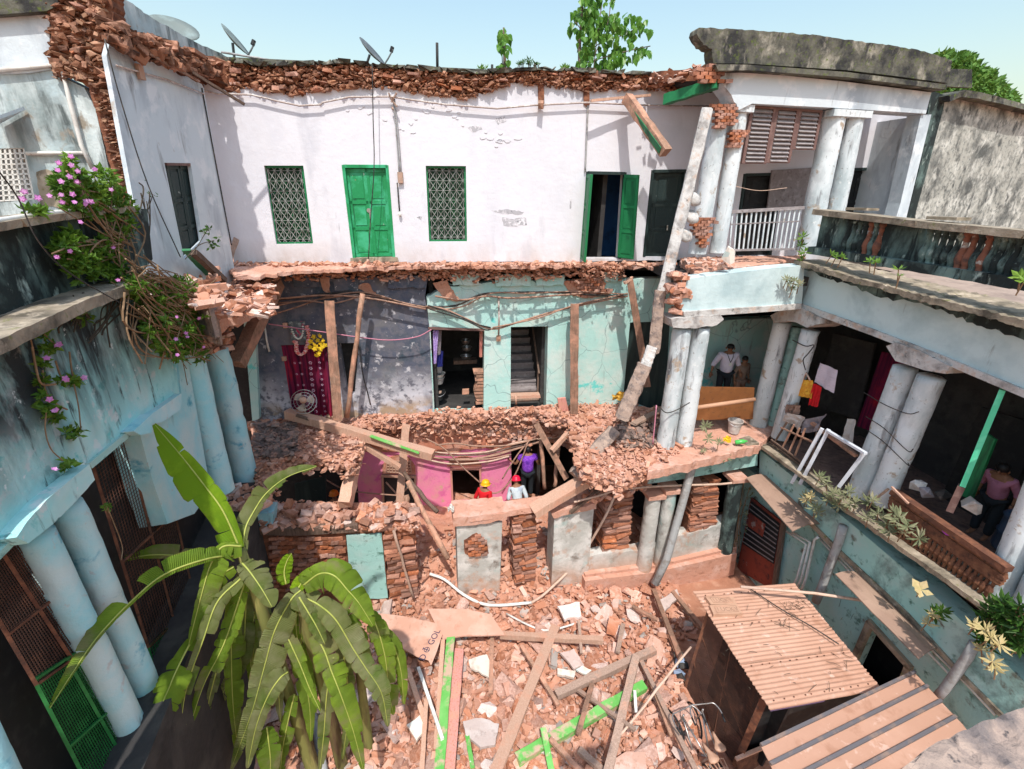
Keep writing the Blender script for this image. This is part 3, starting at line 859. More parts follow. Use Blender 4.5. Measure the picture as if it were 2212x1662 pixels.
# the rooms behind: floors, back and end walls
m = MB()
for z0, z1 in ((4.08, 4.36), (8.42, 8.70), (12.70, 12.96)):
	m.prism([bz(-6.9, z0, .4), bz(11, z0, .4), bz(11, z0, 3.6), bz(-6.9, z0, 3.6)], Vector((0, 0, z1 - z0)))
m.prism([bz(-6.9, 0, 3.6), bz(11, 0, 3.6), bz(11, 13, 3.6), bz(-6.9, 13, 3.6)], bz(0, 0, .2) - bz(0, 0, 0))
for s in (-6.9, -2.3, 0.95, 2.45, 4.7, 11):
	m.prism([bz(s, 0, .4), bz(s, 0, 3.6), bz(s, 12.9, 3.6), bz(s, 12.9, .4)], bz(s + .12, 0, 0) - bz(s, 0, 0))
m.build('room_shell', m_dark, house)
slab('blue_wall', off(BW, 1.6), [(1255, 360), (1362, 360), (1350, 560), (1240, 560)], .08, m_blue, house)

# lattice windows
m_smear = pm('grey scuffed plaster', (.42, .41, .44), [((.75, .73, .77), 9, .48, .6), ((.2, .2, .22), 14, .55, .66)], .9)
m_shut = pm('dark green shutter', (0.008, 0.05, 0.022), [((0.012, 0.13, 0.045), 2.2, .55, .66)], .6)  # shade behind the lattice is put into this dark green
def lattice(hole, nx, ny):
	P = off(BW, .10)
	w_ = slab('window', off(BW, .07), [(hole[0][0] - 4, hole[0][1] - 2), (hole[1][0] + 3, hole[1][1] - 2), (hole[2][0] + 3, hole[2][1] + 3), (hole[3][0] - 4, hole[3][1] + 3)], .05, m_dgreen, house,
			  [[(x + (4 if i in (0, 3) else -4), y + (5 if i < 2 else -4)) for i, (x, y) in enumerate(hole)]])
	c = [at(*p, P) for p in hole]
	def q(u, v):
		return c[0].lerp(c[1], u).lerp(c[3].lerp(c[2], u), v)
	m = MB()
	for i in range(nx):
		for j in range(ny):
			a, b, d, e = q(i / nx, j / ny), q((i + 1) / nx, j / ny), q((i + 1) / nx, (j + 1) / ny), q(i / nx, (j + 1) / ny)
			mid = (a + d) / 2
			for u, v in ((a, d), (b, e)):
				m.beam(u, v, .014, .014)
			m.beam((a + e) / 2, (b + d) / 2, .011, .011)
			m.beam((a + b) / 2, (d + e) / 2, .011, .011)
			m.box(mid - away(BW) * .008, Vector((.017, 0, 0)), Vector((0, .01, 0)), Vector((0, 0, .017)))
	m.build('lattice', m_grille, w_, kind='stuff')
	# shutters behind
	for k in (0, 1):
		u0, u1 = (.02, .49) if k == 0 else (.51, .98)
		dd = away(BW) * .08
		m = MB()
		m.prism([q(u0, .02) + dd, q(u1, .02) + dd, q(u1, .98) + dd, q(u0, .98) + dd], dd * .5)
		for v0, v1 in ((.05, .3), (.35, .62), (.67, .95)):
			m.prism([q(u0 + .06, v0) + dd * .8, q(u1 - .06, v0) + dd * .8, q(u1 - .06, v1) + dd * .8, q(u0 + .06, v1) + dd * .8], dd * .3)
		m.build('shutter', m_shut, w_)
lattice(H_W1, 6, 8)
lattice(H_W2, 6, 8)

# doors
def quadpt(hole, P):
	c = [at(*p, P) for p in hole]
	return lambda u, v: c[0].lerp(c[1], u).lerp(c[3].lerp(c[2], u), v)
def doorframe(hole, mat, d=.04, t=.07):
	q = quadpt(hole, off(BW, d))
	m = MB()
	m.beam(q(.03, 0), q(.03, 1), t, .1, side=q(1, 0) - q(0, 0))
	m.beam(q(.97, 0), q(.97, 1), t, .1, side=q(1, 0) - q(0, 0))
	m.beam(q(.03, .012), q(.97, .012), .1, t, side=away(BW))
	return m.build('door_frame', mat, house)
def leaf_door(q, mat, parent, panels=((.06, .34), (.40, .64), (.69, .95)), name='door', th=.045):
	n = (q(1, 0) - q(0, 0)).cross(q(0, 1) - q(0, 0)).normalized()
	if n.dot(EYE - q(.5, .5)) < 0:
		n = -n
	m = MB()
	m.prism([q(0, 0), q(1, 0), q(1, 1), q(0, 1)], -n * th)
	d = m.build(name, mat, parent)
	for v0, v1 in panels:
		m = MB()
		b = n * .018
		m.prism([q(.2, v0 + .015) + n * .003, q(.8, v0 + .015) + n * .003, q(.8, v1 - .015) + n * .003, q(.2, v1 - .015) + n * .003], b * .6)
		m.build('panel', mat, d)
	m = MB()
	for v in (.025, .37, .665, .975):
		m.beam(q(.02, v) + n * .008, q(.98, v) + n * .008, .07, .02, side=q(0, 1) - q(0, 0))
	for u in (.06, .94):
		m.beam(q(u, .045) + n * .0095, q(u, .955) + n * .0095, .07, .017, side=q(1, 0) - q(0, 0))
	m.build('rail', mat, d)
	return d, n
f = doorframe(H_D1, m_lgreen)
q = quadpt(H_D1, off(BW, .10))
for u0, u1 in ((.07, .495), (.505, .93)):
	d, nn = leaf_door(lambda u, v, a=u0, b=u1: q(a + (b - a) * u, .03 + .96 * v), m_lgreen, house)
m = MB()
m.lathe(q(.48, .47) - away(BW) * .02, [(.0, .02), (.05, .02), (.055, 0), (.0, 0)], 12, axis=-away(BW))
m.beam(q(.5, .46) - away(BW) * .03, q(.5, .56) - away(BW) * .03, .03, .02)
m.build('padlock', m_metal, house)
m = MB()
m.prism([at(x, y, off(BW, -.06)) for x, y in [(757, 558), (858, 556), (861, 565), (757, 567)]], away(BW) * .3)
m.build('door_sill', m_ledge, house)
# open green door
doorframe(H_D2, m_bgreen)
q = quadpt([(1350, 376), (1358, 377), (1346, 560), (1338, 559)], BW)
a, b = at(1349, 377, off(BW, -.03)), at(1380, 378, off(BW, -.36))
c, e = at(1367, 561, off(BW, -.36)), at(1334, 557, off(BW, -.03))
leaf_door(lambda u, v: a.lerp(b, u).lerp(e.lerp(c, u), v), m_dgreen, house)
a, b = at(1268, 376, off(BW, -.02)), at(1277, 377, off(BW, -.55))
c, e = at(1262, 567, off(BW, -.55)), at(1254, 560, off(BW, -.02))
leaf_door(lambda u, v: a.lerp(b, u).lerp(e.lerp(c, u), v), m_dgreen, house)
doorframe(H_D3, m_bgreen)
q3 = quadpt(H_D3, off(BW, .10))
d, nn = leaf_door(lambda u, v: q3(.07 + .86 * u, .03 + .97 * v), m_bgreen, house)
m = MB()
m.tube([q3(.62, .62) - away(BW) * .04, q3(.62, .68) - away(BW) * .05], .02, 8)
m.build('latch', m_metal, d)
for hole in (H_D4, H_D5):
	doorframe(hole, m_bgreen)
	q3 = quadpt(hole, off(BW, .12))
	leaf_door(lambda u, v, q3=q3: q3(.07 + .86 * u, .03 + .97 * v), m_black, house)

for i, poly in enumerate(([(1062, 455), (1095, 452), (1132, 458), (1128, 464), (1085, 462)], [(1084, 470), (1110, 474), (1136, 468), (1138, 486), (1112, 490), (1088, 488)], [(1231, 428), (1235, 428), (1234, 450), (1231, 452)], [(1010, 276), (1036, 270), (1042, 280), (1020, 286)], [(1068, 258), (1090, 250), (1094, 262), (1076, 270)], [(900, 470), (912, 468), (910, 476)])):
	slab('smear', off(BW, -.003), rag(poly + [poly[0]], 1.6, 5, i)[:-1], .002, m_smear, house)
for i in range(26):
	x, y = rnd.choice(((930, 245), (1000, 252), (800, 235), (870, 270), (1080, 300)))
	x, y, r_ = x + rnd.gauss(0, 26), y + rnd.gauss(0, 10), rnd.uniform(3, 9)
	slab('plaster_flake', off(BW, -.012), [(x + r_ * math.cos(a) * rnd.uniform(.6, 1.3), y + r_ * .6 * math.sin(a) * rnd.uniform(.6, 1.3)) for a in (0, .9, 1.8, 2.7, 3.6, 4.5, 5.4)], .011, m_white, house)
# socket stubs of the vanished roof beams in the white wall
for x, y in ((1168, 205), (1266, 205)):
	m = MB()
	m.prism(on(off(BW, -.03), [(x - 6, y - 22), (x + 7, y - 22), (x + 8, y + 22), (x + 2, y + 26), (x - 5, y + 20)]), away(BW) * .02)
	m.build('beam_socket', m_brickdark, house)
m = MB()
m.beam(at(1169, 222, off(BW, -.05)), at(1168, 250 - 20, off(BW, -.22)), .12, .12, .2, 2)
m.build('beam_stub', m_wood, house)

# ---- upper verandah on the right
ver = thing('upper_verandah', 'surviving upper right verandah with mossy parapet, white columns and louvred screen', 'verandah', at(1700, 550, UF))
m = MB()
m.prism(on(UF, rag([(1546, 156), (1568, 190), (1580, 205), (1596, 238)], 3, 7, 2) + [(1625, 224), (1800, 233), (2000, 246), (2012, 200), (1820, 176), (1618, 156)]), away(UF) * .45)
m.build('beam', m_whiteshade, ver)
m = MB()
m.prism(on(off(UF, -.22), [(1545, 139), (1618, 140), (1830, 156), (2046, 183), (2044, 194), (1830, 167), (1618, 152), (1552, 153)]), away(UF) * .5)
m.build('cornice', m_moss, ver)
m = MB()
par = rag([(1541, 137), (1539, 106), (1520, 98), (1505, 73), (1510, 60)], 3, 6, 4) + rag([(1510, 60), (1618, 65), (1740, 74), (1832, 86), (1930, 99), (1997, 111), (2057, 131)], 1.6, 8, 9) + [(2049, 180), (1930, 164), (1830, 152), (1618, 138)]
m.prism(on(off(UF, -.10), par), away(UF) * .28)
m.build('parapet', m_moss, ver)
slab('roof', off(UF, 2.2), [(1552, 141), (2100, 150), (2100, 190), (1552, 160)], .1, m_moss, ver)
m = MB()
c = [at(1552, 156, UF), at(2012, 200, UF)]
m.prism([c[0] + away(UF) * .3, c[1] + away(UF) * .3, c[1] + away(UF) * 3 + Vector((0, 0, .1)), c[0] + away(UF) * 2.6 + Vector((0, 0, .1))], Vector((0, 0, .12)))
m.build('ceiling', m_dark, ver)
def column(parent, P, top, bot, rpx, mat, name='column', taper=.94, cap=True, extra=0.0):
	a, b = at(*bot, P), at(*top, P)
	r = rpx * m_per_px((a + b) / 2)
	a = Vector((a.x, a.y, a.z - extra))
	L = (b - a).length
	prof = [(r * 1.02, 0)]
	for i in range(25):
		t = i / 24
		prof.append((r * (1 - (1 - taper) * t) * (1 + rnd.uniform(-.012, .012)), .02 + t * (L - .04)))
	m = MB()
	m.lathe(a, prof, 28, axis=b - a)
	sd = rnd.uniform(0, 50)
	ctr = (b - a).normalized()
	for i, v in enumerate(m.v):
		v = Vector(v)
		ra = (v - a) - ctr * (v - a).dot(ctr)
		h = .045 * noise.noise(v * 2.2 + Vector((sd, 0, 0))) + .03 * noise.noise(v * 6 + Vector((sd, 0, 0)))
		c_ = noise.noise(v * 3.5 + Vector((0, sd, 0)))
		m.v[i] = tuple(v + ra * (h - (.10 if c_ > .42 else 0)))
	o = m.build(name, mat, parent, smooth=True)
	return o, a, b, r
UC = off(UF, .25)
colA = column(ver, UC, (1557, 232), (1505, 549), 20, m_col)
colB = column(ver, UC, (1599, 232), (1549, 547), 17, m_col)
colC = column(ver, UC, (1803, 246), (1742, 540), 23, m_col)
colD = column(ver, UC, (1847, 248), (1787, 540), 19, m_col)
for cx, cy, rr in ((1803, 244, 26), (1847, 246, 22), (1599, 233, 20)):
	p = at(cx, cy, UC)
	r = rr * m_per_px(p)
	m = MB()
	m.box(p + Vector((0, 0, -.04)), Vector((r, r * .22, 0)), Vector((-r * .22, r, 0)), Vector((0, 0, .07)))
	m.build('capital', m_col, ver)
# bare brick where plaster fell from the columns
def brick_patch(parent, P, poly, n=26, cour=7.0, wid=15):
	xs = [p[0] for p in poly]
	ys = [p[1] for p in poly]
	def inside(x, y):
		c = False
		for i in range(len(poly)):
			(x0, y0), (x1, y1) = poly[i], poly[i - 1]
			if (y0 > y) != (y1 > y) and x < (x1 - x0) * (y - y0) / (y1 - y0) + x0:
				c = not c
		return c
	y = min(ys) + cour / 2
	row = 0
	while y < max(ys):
		x = min(xs) + (wid * .5 if row % 2 else 0)
		while x < max(xs) + wid:
			if inside(min(max(x, min(xs) + 1), max(xs) - 1), y):
				p = at(x, y, P)
				k = m_per_px(p)
				a = math.atan2(-P[2].x, P[2].y) if P[0] == 'v' else 0
				piece('brick', rnd.choice(BRICKS), parent, p, (rnd.gauss(0, .06), rnd.gauss(0, .05), a + rnd.gauss(0, .06)), (wid * .94 * k / .25, 1.1, cour * .86 * k / .075))
			x += wid
		y += cour
		row += 1
brick_patch(ver, off(UF, .02), [(1540, 228), (1578, 226), (1578, 270), (1565, 280), (1544, 282)], cour=6.5, wid=13)
brick_patch(ver, off(UF, .09), [(1578, 283), (1606, 281), (1604, 302), (1594, 320), (1573, 318)], cour=5.5, wid=10)
brick_patch(ver, off(UF, .03), [(1500, 472), (1534, 470), (1530, 520), (1520, 548), (1512, 530), (1498, 500)], cour=6.5, wid=13)
brick_patch(ver, off(UF, -.05), [(1500, 150), (1548, 140), (1560, 178), (1520, 185), (1500, 172)], cour=8, wid=18)
# louvred screen
scr = [(1623, 229), (1775, 240), (1753, 355), (1602, 353)]
q = quadpt(scr, off(UF, .2))
for k, (u0, u1, v1) in enumerate(((.0, .335, 1.0), (.345, .665, .98), (.675, 1.0, .72))):
	m = MB()
	for u in (u0 + .012, u1 - .012):
		m.beam(q(u, 0), q(u, v1), .07, .05, side=q(1, 0) - q(0, 0))
	for v in (.015, v1 - .015):
		m.beam(q(u0, v), q(u1, v), .05, .045, side=Vector((0, 0, 1)))
	f = m.build('louvre_panel', m_louvreframe, ver)
	ns = int(13 * v1)
	for i in range(ns):
		v = (.07 + (v1 - .12) * i / (ns - 1))
		m = MB()
		sd = (away(UF) + Vector((0, 0, .9))).normalized()
		m.beam(q(u0 + .04, v + rnd.uniform(-.004, .004)), q(u1 - .04, v + rnd.uniform(-.004, .004)), .115, .018, side=sd)
		m.build('slat', m_louvre, f)
# railing
m = MB()
m.beam(at(1577, 458, UC), at(1735, 449, UC), .10, .07)
m.beam(at(1570, 541, UC), at(1716, 538, UC), .06, .05)
m.beam(at(1574, 485, UC), at(1727, 478, UC), .04, .025)
rl = m.build('railing', m_louvre, ver)
for i in range(15):
	t = (i + .5) / 15
	m = MB()
	m.beam(at(1577 + 156 * t, 460 - 8 * t, UC), at(1571 + 146 * t, 540 - 2 * t, UC), .035, .03, side=Vector((1, 0, 0)))
	m.build('rail_bar', m_col, rl)
# end pier, drain strip and side wall of the right bay
slab('end_pier', off(UF, .05), [(1990, 247), (2012, 248), (1958, 470), (1925, 560), (1908, 560), (1945, 440)], .35, m_whiteshade, ver)
a, b = at(1990, 250, off(UF, .3)), at(1908, 560, off(UF, .3))
m = MB()
aw = away(UF) * 2.4
m.prism([a, b, b + aw, a + aw], Vector((.1, 0, 0)))
m.build('side_wall', m_whiteshade, ver)
slab('drain_strip', off(UF, .4), [(2012, 196), (2042, 206), (2038, 235), (2000, 380), (1975, 470), (1962, 560), (1920, 560), (1958, 470), (1985, 370)], .5, m_mould, ver)
slab('wall_board', off(BW, -.05), [(1668, 368), (1758, 362), (1735, 450), (1658, 452)], .05, m_louvre, ver)
# inner hanging wires
m = MB()
m.tube(curve([at(1585, 402, UC), at(1640, 412, UC), at(1700, 406, UC)]), .008, 4)
m.build('wire', m_rope, ver)

# ---- the F2 ledge: remains of the vanished verandah floor
bumpy_slab('floor_ledge', F2 - .02, rag([(488, 575), (520, 573), (760, 570), (1000, 568), (1255, 566)], 1, 25) + rag([(1255, 566), (1257, 571), (1180, 572), (1100, 574), (1000, 573), (900, 575), (810, 576), (760, 579), (700, 580), (620, 586), (560, 592), (510, 596)], 1, 12, 7), .07, m_slabtop, house, .05)
bumpy_slab('floor_ledge', F2 - .10, rag([(1262, 566), (1300, 562), (1380, 560), (1480, 558)], 1, 25) + rag([(1470, 588), (1440, 582), (1400, 574), (1360, 572), (1300, 572), (1268, 571)], 2, 10, 3), .07, m_slabtop, house, .06)
spots = []
for _ in range(700):
	x = rnd.uniform(500, 1460)
	p = at(x, rnd.uniform(567, 573), ('z', F2 + rnd.uniform(-.0, .05)))
	spots.append((p, rnd.choice((.02, .03, .05, .08)) * rnd.uniform(.7, 1.3), rnd.random() < .5))
for _ in range(2300):                                   # ragged broken face under it
	x = rnd.uniform(515, 1350)
	spots.append((at(x, rnd.triangular(572, 610, 574), off(BW, -rnd.uniform(.0, .26))), rnd.uniform(.025, .085), rnd.random() < .6))
heap('ledge_rubble', spots, house, tints=PINKS, kind='stuff')

# ---- middle storey walls
HC = [(607, 746), (706, 744), (720, 900), (636, 902)]
HN = [(733, 742), (776, 741), (766, 852), (750, 852)]
dk = rag([(530, 640), (545, 607), (600, 600), (700, 597), (800, 597), (925, 598)], 3, 12, 2) + [(918, 640), (927, 700), (937, 890)] + rag([(937, 893), (800, 905), (700, 910), (545, 912)], 2, 14)
slab('dark_wall', BW, dk, .36, m_darkwall, house, [HC, HN])
slab('niche_back', off(BW, .22), [(728, 736), (782, 736), (772, 858), (744, 858)], .05, m_black, house)  # black back, the shade of the niche put into its colour
slab('recess_shade_sheet', off(BW, .5), [(595, 735), (716, 735), (730, 905), (625, 905)], .05, m_black, house)  # black sheet stands for the shade behind the curtain
HA = [(929, 706), (1046, 711), (1044, 893), (938, 893)]
HB = [(1103.5, 706.7), (1184, 705.3), (1179, 893), (1103, 893)]
HD = [(1361, 697), (1452, 694), (1440, 900), (1346, 862)]
tl = [(921, 641)] + rag([(921, 641), (960, 622), (1010, 612), (1110, 610), (1200, 606), (1290, 606), (1345, 604)], 3, 10, 4) + [(1470, 600), (1480, 700), (1600, 690), (1960, 680), (1900, 960), (1700, 900), (1500, 885)] + rag([(1440, 905), (1346, 868), (1200, 908)], 1, 20) + [(936, 908), (927, 706)]
slab('teal_wall', BW, tl, .36, m_teal, house, [[(x + .5, y) for x, y in HA], HB, HD])
# inner reveal colours and the deep blue door at the right
q3 = quadpt(HD, off(BW, .15))
m = MB()
m.prism([q3(0, 0), q3(1, 0), q3(1, 1), q3(0, 1)], away(BW) * .05)
m.build('door', m_bgreen, house)
# plaster corbels left between the old beam sockets
for i, (x0, x1, y0, y1, mt) in enumerate(((553, 590, 601, 622, m_darkwall), (632, 690, 600, 620, m_darkwall), (720, 775, 603, 628, m_darkwall), (835, 922, 598, 622, m_darkwall), (976, 1036, 594, 616, m_teal), (1068, 1148, 593, 618, m_teal), (1156, 1220, 596, 617, m_teal), (1304, 1336, 588, 608, m_teal))):
	m = MB()
	m.prism(on(off(BW, -.10), rag([(x0, y0), (x1, y0 - 1), (x1 - 2, y1), (x0 + 3, y1 + 1), (x0, y0)], 2, 9, i)[:-1]), away(BW) * .12)
	m.build('corbel', mt, house)
# torn plaster patches showing brick
for i, poly in enumerate(([(935, 612), (965, 605), (985, 640), (1000, 690 - 40), (965, 650)], [(1215, 610), (1290, 598), (1310, 612), (1300, 640), (1265, 645), (1240, 640)], [(765, 620), (795, 612), (815, 640), (795, 634)], [(690, 600), (712, 600), (712, 640), (698, 628)])):
	slab('bare_patch', off(BW, -.035), rag(poly + [poly[0]], 2.5, 6, i)[:-1], .04, m_dust, house)
brick_patch(house, off(BW, -.06), [(1232, 606), (1300, 600), (1304, 634), (1262, 642)], cour=6, wid=14)
# strip of the left room's green door jamb, and a black sheet for the shade in the gap beside it
slab('door_jamb', off(BW, -.15), [(524, 668), (548, 660), (560, 905), (545, 910)], .2, m_teal, house)
slab('left_gap_shade', off(BW, .4), [(470, 600), (560, 600), (570, 910), (500, 910)], .1, m_black, house)
# stairs seen through the second doorway
st = MB()
for i in range(10):
	z = F1 + .02 + i * .21
	a = bz(-.02 + .03, z, .55 + i * .24)
	m = MB()
	o0, o1 = bz(0.02, z, .5 + i * .25), bz(1.0, z, .5 + i * .25)
	dd = bz(0, 0, .29) - bz(0, 0, 0)
	m.prism([o0, o1, o1 + dd, o0 + dd], Vector((0, 0, .06)))
	m.prism([o0 + dd * .12 - Vector((0, 0, .15)), o1 + dd * .12 - Vector((0, 0, .15)), o1 + dd * .2 - Vector((0, 0, .15)), o0 + dd * .2 - Vector((0, 0, .15))], Vector((0, 0, .148)))
	m.build('stair', m_woodgrey if i < 1 else m_louvre, house)
m = MB()
m.beam(bz(.92, F1 + .9, .5), bz(.92, F1 + 2.9, 2.6), .05, .05)
m.beam(bz(.92, F1 + .1, .6), bz(.92, F1 + .95, .6), .05, .05)
m.build('stair_rail', m_wooddark, house)
# door frame pieces
m = MB()
m.beam(at(925, 709, off(BW, -.02)), at(1046, 713, off(BW, -.02)), .06, .07, side=Vector((0, 0, 1)))
m.build('lintel', m_louvreframe, house)
# ---- F1 floor remains
main = rag([(540, 915), (600, 908), (760, 903), (935, 888), (1100, 880), (1350, 868), (1440, 890)], 2, 18) + [(1478, 968)] + rag([(1478, 975), (1402, 1010), (1330, 1046), (1262, 1020), (1245, 955), (1225, 905), (1170, 892), (1120, 890), (1040, 894), (960, 897), (900, 902), (850, 907), (800, 914), (780, 945), (772, 985), (758, 1012), (742, 1008), (700, 994), (660, 998), (625, 985), (600, 1006), (585, 1050), (556, 1062)], 6, 9, 11) + [(548, 1000)]
bumpy_slab('floor_remnant', F1, main, .09, m_slabtop, house, .07)
vfl = [(1400, 880), (1520, 895), (1640, 880), (1700, 905), (1640, 962), (1560, 982), (1470, 1004), (1400, 1018)]
bumpy_slab('verandah_floor', F1 + .04, vfl, .22, m_slabtop, house, .02)
# rubble pieces on it
spots = []
for i in range(len(main) - 1):
	if main[i][1] > 880 and main[i + 1][1] > 880:
		for _ in range(9):
			t = rnd.random()
			p = at(main[i][0] + t * (main[i + 1][0] - main[i][0]), main[i][1] + t * (main[i + 1][1] - main[i][1]), ('z', F1))
			spots.append((p + Vector((rnd.gauss(0, .04), rnd.gauss(.06, .06), -rnd.uniform(-.02, .30))), rnd.uniform(.04, .12), rnd.random() < .5))
def inpoly(x, y, poly):
	c = False
	for i in range(len(poly)):
		(x0, y0), (x1, y1) = poly[i], poly[i - 1]
		if (y0 > y) != (y1 > y) and x < (x1 - x0) * (y - y0) / (y1 - y0) + x0:
			c = not c
	return c
nn_ = 0
while nn_ < 3400:
	x, y = rnd.uniform(545, 1470), rnd.uniform(868, 1055)
	if inpoly(x, y, main):
		k = rnd.random()
		s = .028 if k < .6 else (.05 if k < .9 else .10)
		p = at(x, y, ('z', F1 + rnd.uniform(.0, .1)))
		p.z += .10 * max(0, noise.noise(p * 1.1))
		spots.append((p, s * rnd.uniform(.7, 1.4), rnd.random() < .55))
		nn_ += 1
heap('floor_rubble', spots, house, tints=PINKS, kind='stuff')
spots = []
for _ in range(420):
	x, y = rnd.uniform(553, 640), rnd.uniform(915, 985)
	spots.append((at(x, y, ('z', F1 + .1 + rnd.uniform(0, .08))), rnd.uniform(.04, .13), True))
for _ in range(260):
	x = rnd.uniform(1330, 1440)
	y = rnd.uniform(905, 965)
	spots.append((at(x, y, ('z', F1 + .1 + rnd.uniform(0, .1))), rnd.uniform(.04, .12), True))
heap('shade_tinted_rubble', spots, house, tints=TINTS_SHADE, kind='stuff')
# broken brick face under the F1 ledge
slab('torn_wall_face', off(BW, -.12), rag([(690, 925), (800, 920), (935, 900), (1100, 893), (1250, 910)], 2, 12) + [(1280, 1000)] + rag([(1250, 970), (1110, 944), (1000, 936), (900, 942), (770, 965)], 5, 9), .1, m_dust, house)
spots = []
for _ in range(900):
	x = rnd.uniform(790, 1260)
	y = rnd.triangular(896, 950, 898)
	spots.append((at(x, y, off(BW, -rnd.uniform(.08, .26))), rnd.uniform(.04, .1), rnd.random() < .5))
heap('torn_face_rubble', spots, house, tints=PINKS, kind='stuff')
for row in range(5):
	for k in range(24):
		x = 1035 + k * 9.2 + (4 if row % 2 else 0)
		p = at(x, 925 + row * 7.5 + 6 * math.sin(k * .7), off(BW, -rnd.uniform(.06, .16)))
		if rnd.random() < .7:
			piece('brick', rnd.choice(BRICKSD), house, p, (rnd.gauss(0, .15), rnd.gauss(0, .1), .16 + rnd.gauss(0, .2)), (.5, 1, 1.05))
# ---- ground floor pink wall
A1 = [(826, 1028), (897, 1030), (897, 1112), (829, 1112)]
A2 = [(974, 1013), (1037, 1012), (1040, 1092), (978, 1094)]
slab('pink_wall', BW, [(768, 970), (900, 968), (985, 972), (1104, 962), (1106, 1135), (960, 1140), (778, 1135)], .34, m_pink, house, [A1, A2])
slab('terracotta_band', off(BW, -.05), rag([(700, 935), (800, 938), (935, 930), (1105, 935)], 2, 12) + rag([(1104, 975), (1050, 968), (1000, 972), (985, 980), (880, 974), (770, 978)], 2, 10), .06, m_terra, house)
slab('arch_hood', off(BW, -.07), [(966, 1008), (972, 996), (985, 990), (1003, 987), (1022, 990), (1034, 997), (1041, 1008)], .06, m_terra, house)
slab('arch_hood', off(BW, -.05), [(826, 1024), (826, 1006), (836, 990), (860, 984), (884, 990), (897, 1008), (898, 1026)], .05, m_terra, house)
P = off(BW, -.10)
m = MB()
jc = [(836, 996), (886, 998), (889, 1022), (834, 1020)]
q = quadpt(jc, P)
for i in range(9):
	m.beam(q(i / 8, 0), q(i / 8, 1), .03, .04, side=q(1, 0) - q(0, 0))
for j in range(5):
	m.beam(q(0, j / 4), q(1, j / 4), .03, .04, side=Vector((0, 0, 1)))
m.build('vent_block', m_woodpale, house, kind='stuff')
def frame2(h, mat, d=-.03, t=.06):
	q = quadpt(h, off(BW, d))
	m = MB()
	for u in (0, 1):
		m.beam(q(u, 0), q(u, 1), t, .08, side=q(1, 0) - q(0, 0))
	m.beam(q(-.03, 0), q(1.03, 0), .09, t * 1.2, side=away(BW))
	m.build('door_frame', mat, house)
frame2(A2, m_pinkwood)
frame2(A1, m_woodpale)
q = quadpt(A1, off(BW, .06))
m = MB()
m.prism([q(.04, .05), q(.96, .05), q(.96, 1), q(.04, 1)], away(BW) * .05)
d = m.build('door', m_dark, house)
m = MB()
for a_, b_ in (((.1, .15), (.9, .9)), ((.9, .15), (.1, .9))):
	m.beam(q(*a_) - away(BW) * .01, q(*b_) - away(BW) * .01, .05, .02)
m.build('cross_brace', m_woodgrey, d)
slab('ground_side_wall', off(BW, 0), [(1245, 960), (1330, 955), (1330, 1135), (1245, 1140)], .3, m_darkwall, house)
# F1 right verandah: teal beam under its floor edge, broken end of bricks
m = MB()
m.prism(on(VF, rag([(1387, 1048), (1389, 1030), (1398, 1010)], 3, 6) + [(1398, 1010), (1470, 1000), (1560, 980), (1638, 962), (1636, 1006), (1560, 1020), (1470, 1036)]), away(VF) * .4)
m.build('floor_beam', m_gteal, house)
m = MB()
m.prism(on(off(VF, -.22), [(1400, 1014), (1470, 1000), (1560, 978), (1640, 957), (1640, 962), (1560, 984), (1470, 1007), (1402, 1021)]), away(VF) * .4)
m.build('floor_edge', m_ledge, house)
spots = []
brk = []
for _ in range(150):
	x, y = rnd.uniform(1245, 1395), rnd.uniform(1000, 1085)
	if y > 1085 - (x - 1245) * .55 and y < 1096 - (x - 1245) * .28:
		p = at(x, y, off(VF, rnd.uniform(-.1, .35)))
		piece('brick', rnd.choice(BRICKSD), house, p, (rnd.gauss(0, .3), rnd.gauss(0, .3), rnd.uniform(0, 3)), (.7, 1.3, 1.5))
for _ in range(500):
	x, y = rnd.uniform(1240, 1400), rnd.uniform(990, 1095)
	if y > 1090 - (x - 1240) * .6 and y < 1100 - (x - 1240) * .3:
		spots.append((at(x, y, off(VF, rnd.uniform(.0, .4))), rnd.uniform(.04, .13), False))
heap('beam_end_rubble', spots, house, kind='stuff')
# black back of the ground floor right bays
# ---- F1 verandah right (front piece) : F2 beam, ledge, columns, ceiling
m = MB()
m.prism(on(VF, rag([(1474, 675), (1470, 650), (1480, 630), (1472, 605)], 4, 7, 5) + [(1477, 604), (1580, 590), (1674, 579), (1738, 574), (1732, 657), (1659, 663), (1560, 668)]), away(VF) * .4)
m.build('upper_beam', m_rbeam, house)
m = MB()
m.prism(on(off(VF, -.06), [(1477, 674), (1560, 668), (1659, 662), (1731, 656), (1731, 668), (1659, 674), (1560, 681), (1480, 689)]), away(VF) * .45)
m.build('beam_moulding', m_greyconc, house)
c0 = [at(x, y, off(VF, -.30)) for x, y in [(1466, 558), (1500, 582), (1618, 576), (1728, 560)]]
bumpy_slab('verandah_ledge', F2 + .12, [(1478, 556), (1520, 553), (1620, 548), (1742, 546)] + rag([(1742, 552), (1725, 562), (1618, 574), (1540, 584), (1500, 584), (1470, 562)], 2, 12, 2), .13, m_slabtop, house, .03)
m = MB()
a, b, c, e = at(1478, 640, VF), at(1740, 600, VF), None, None
m.prism([Vector((a.x, a.y + .1, 8.5)), Vector((b.x + 3, b.y + .7, 8.5)), Vector((b.x + 3, b.y + 3.4, 8.5)), Vector((a.x, a.y + 3.0, 8.5))], Vector((0, 0, .2)))
m.build('verandah_ceiling', m_dark, house)
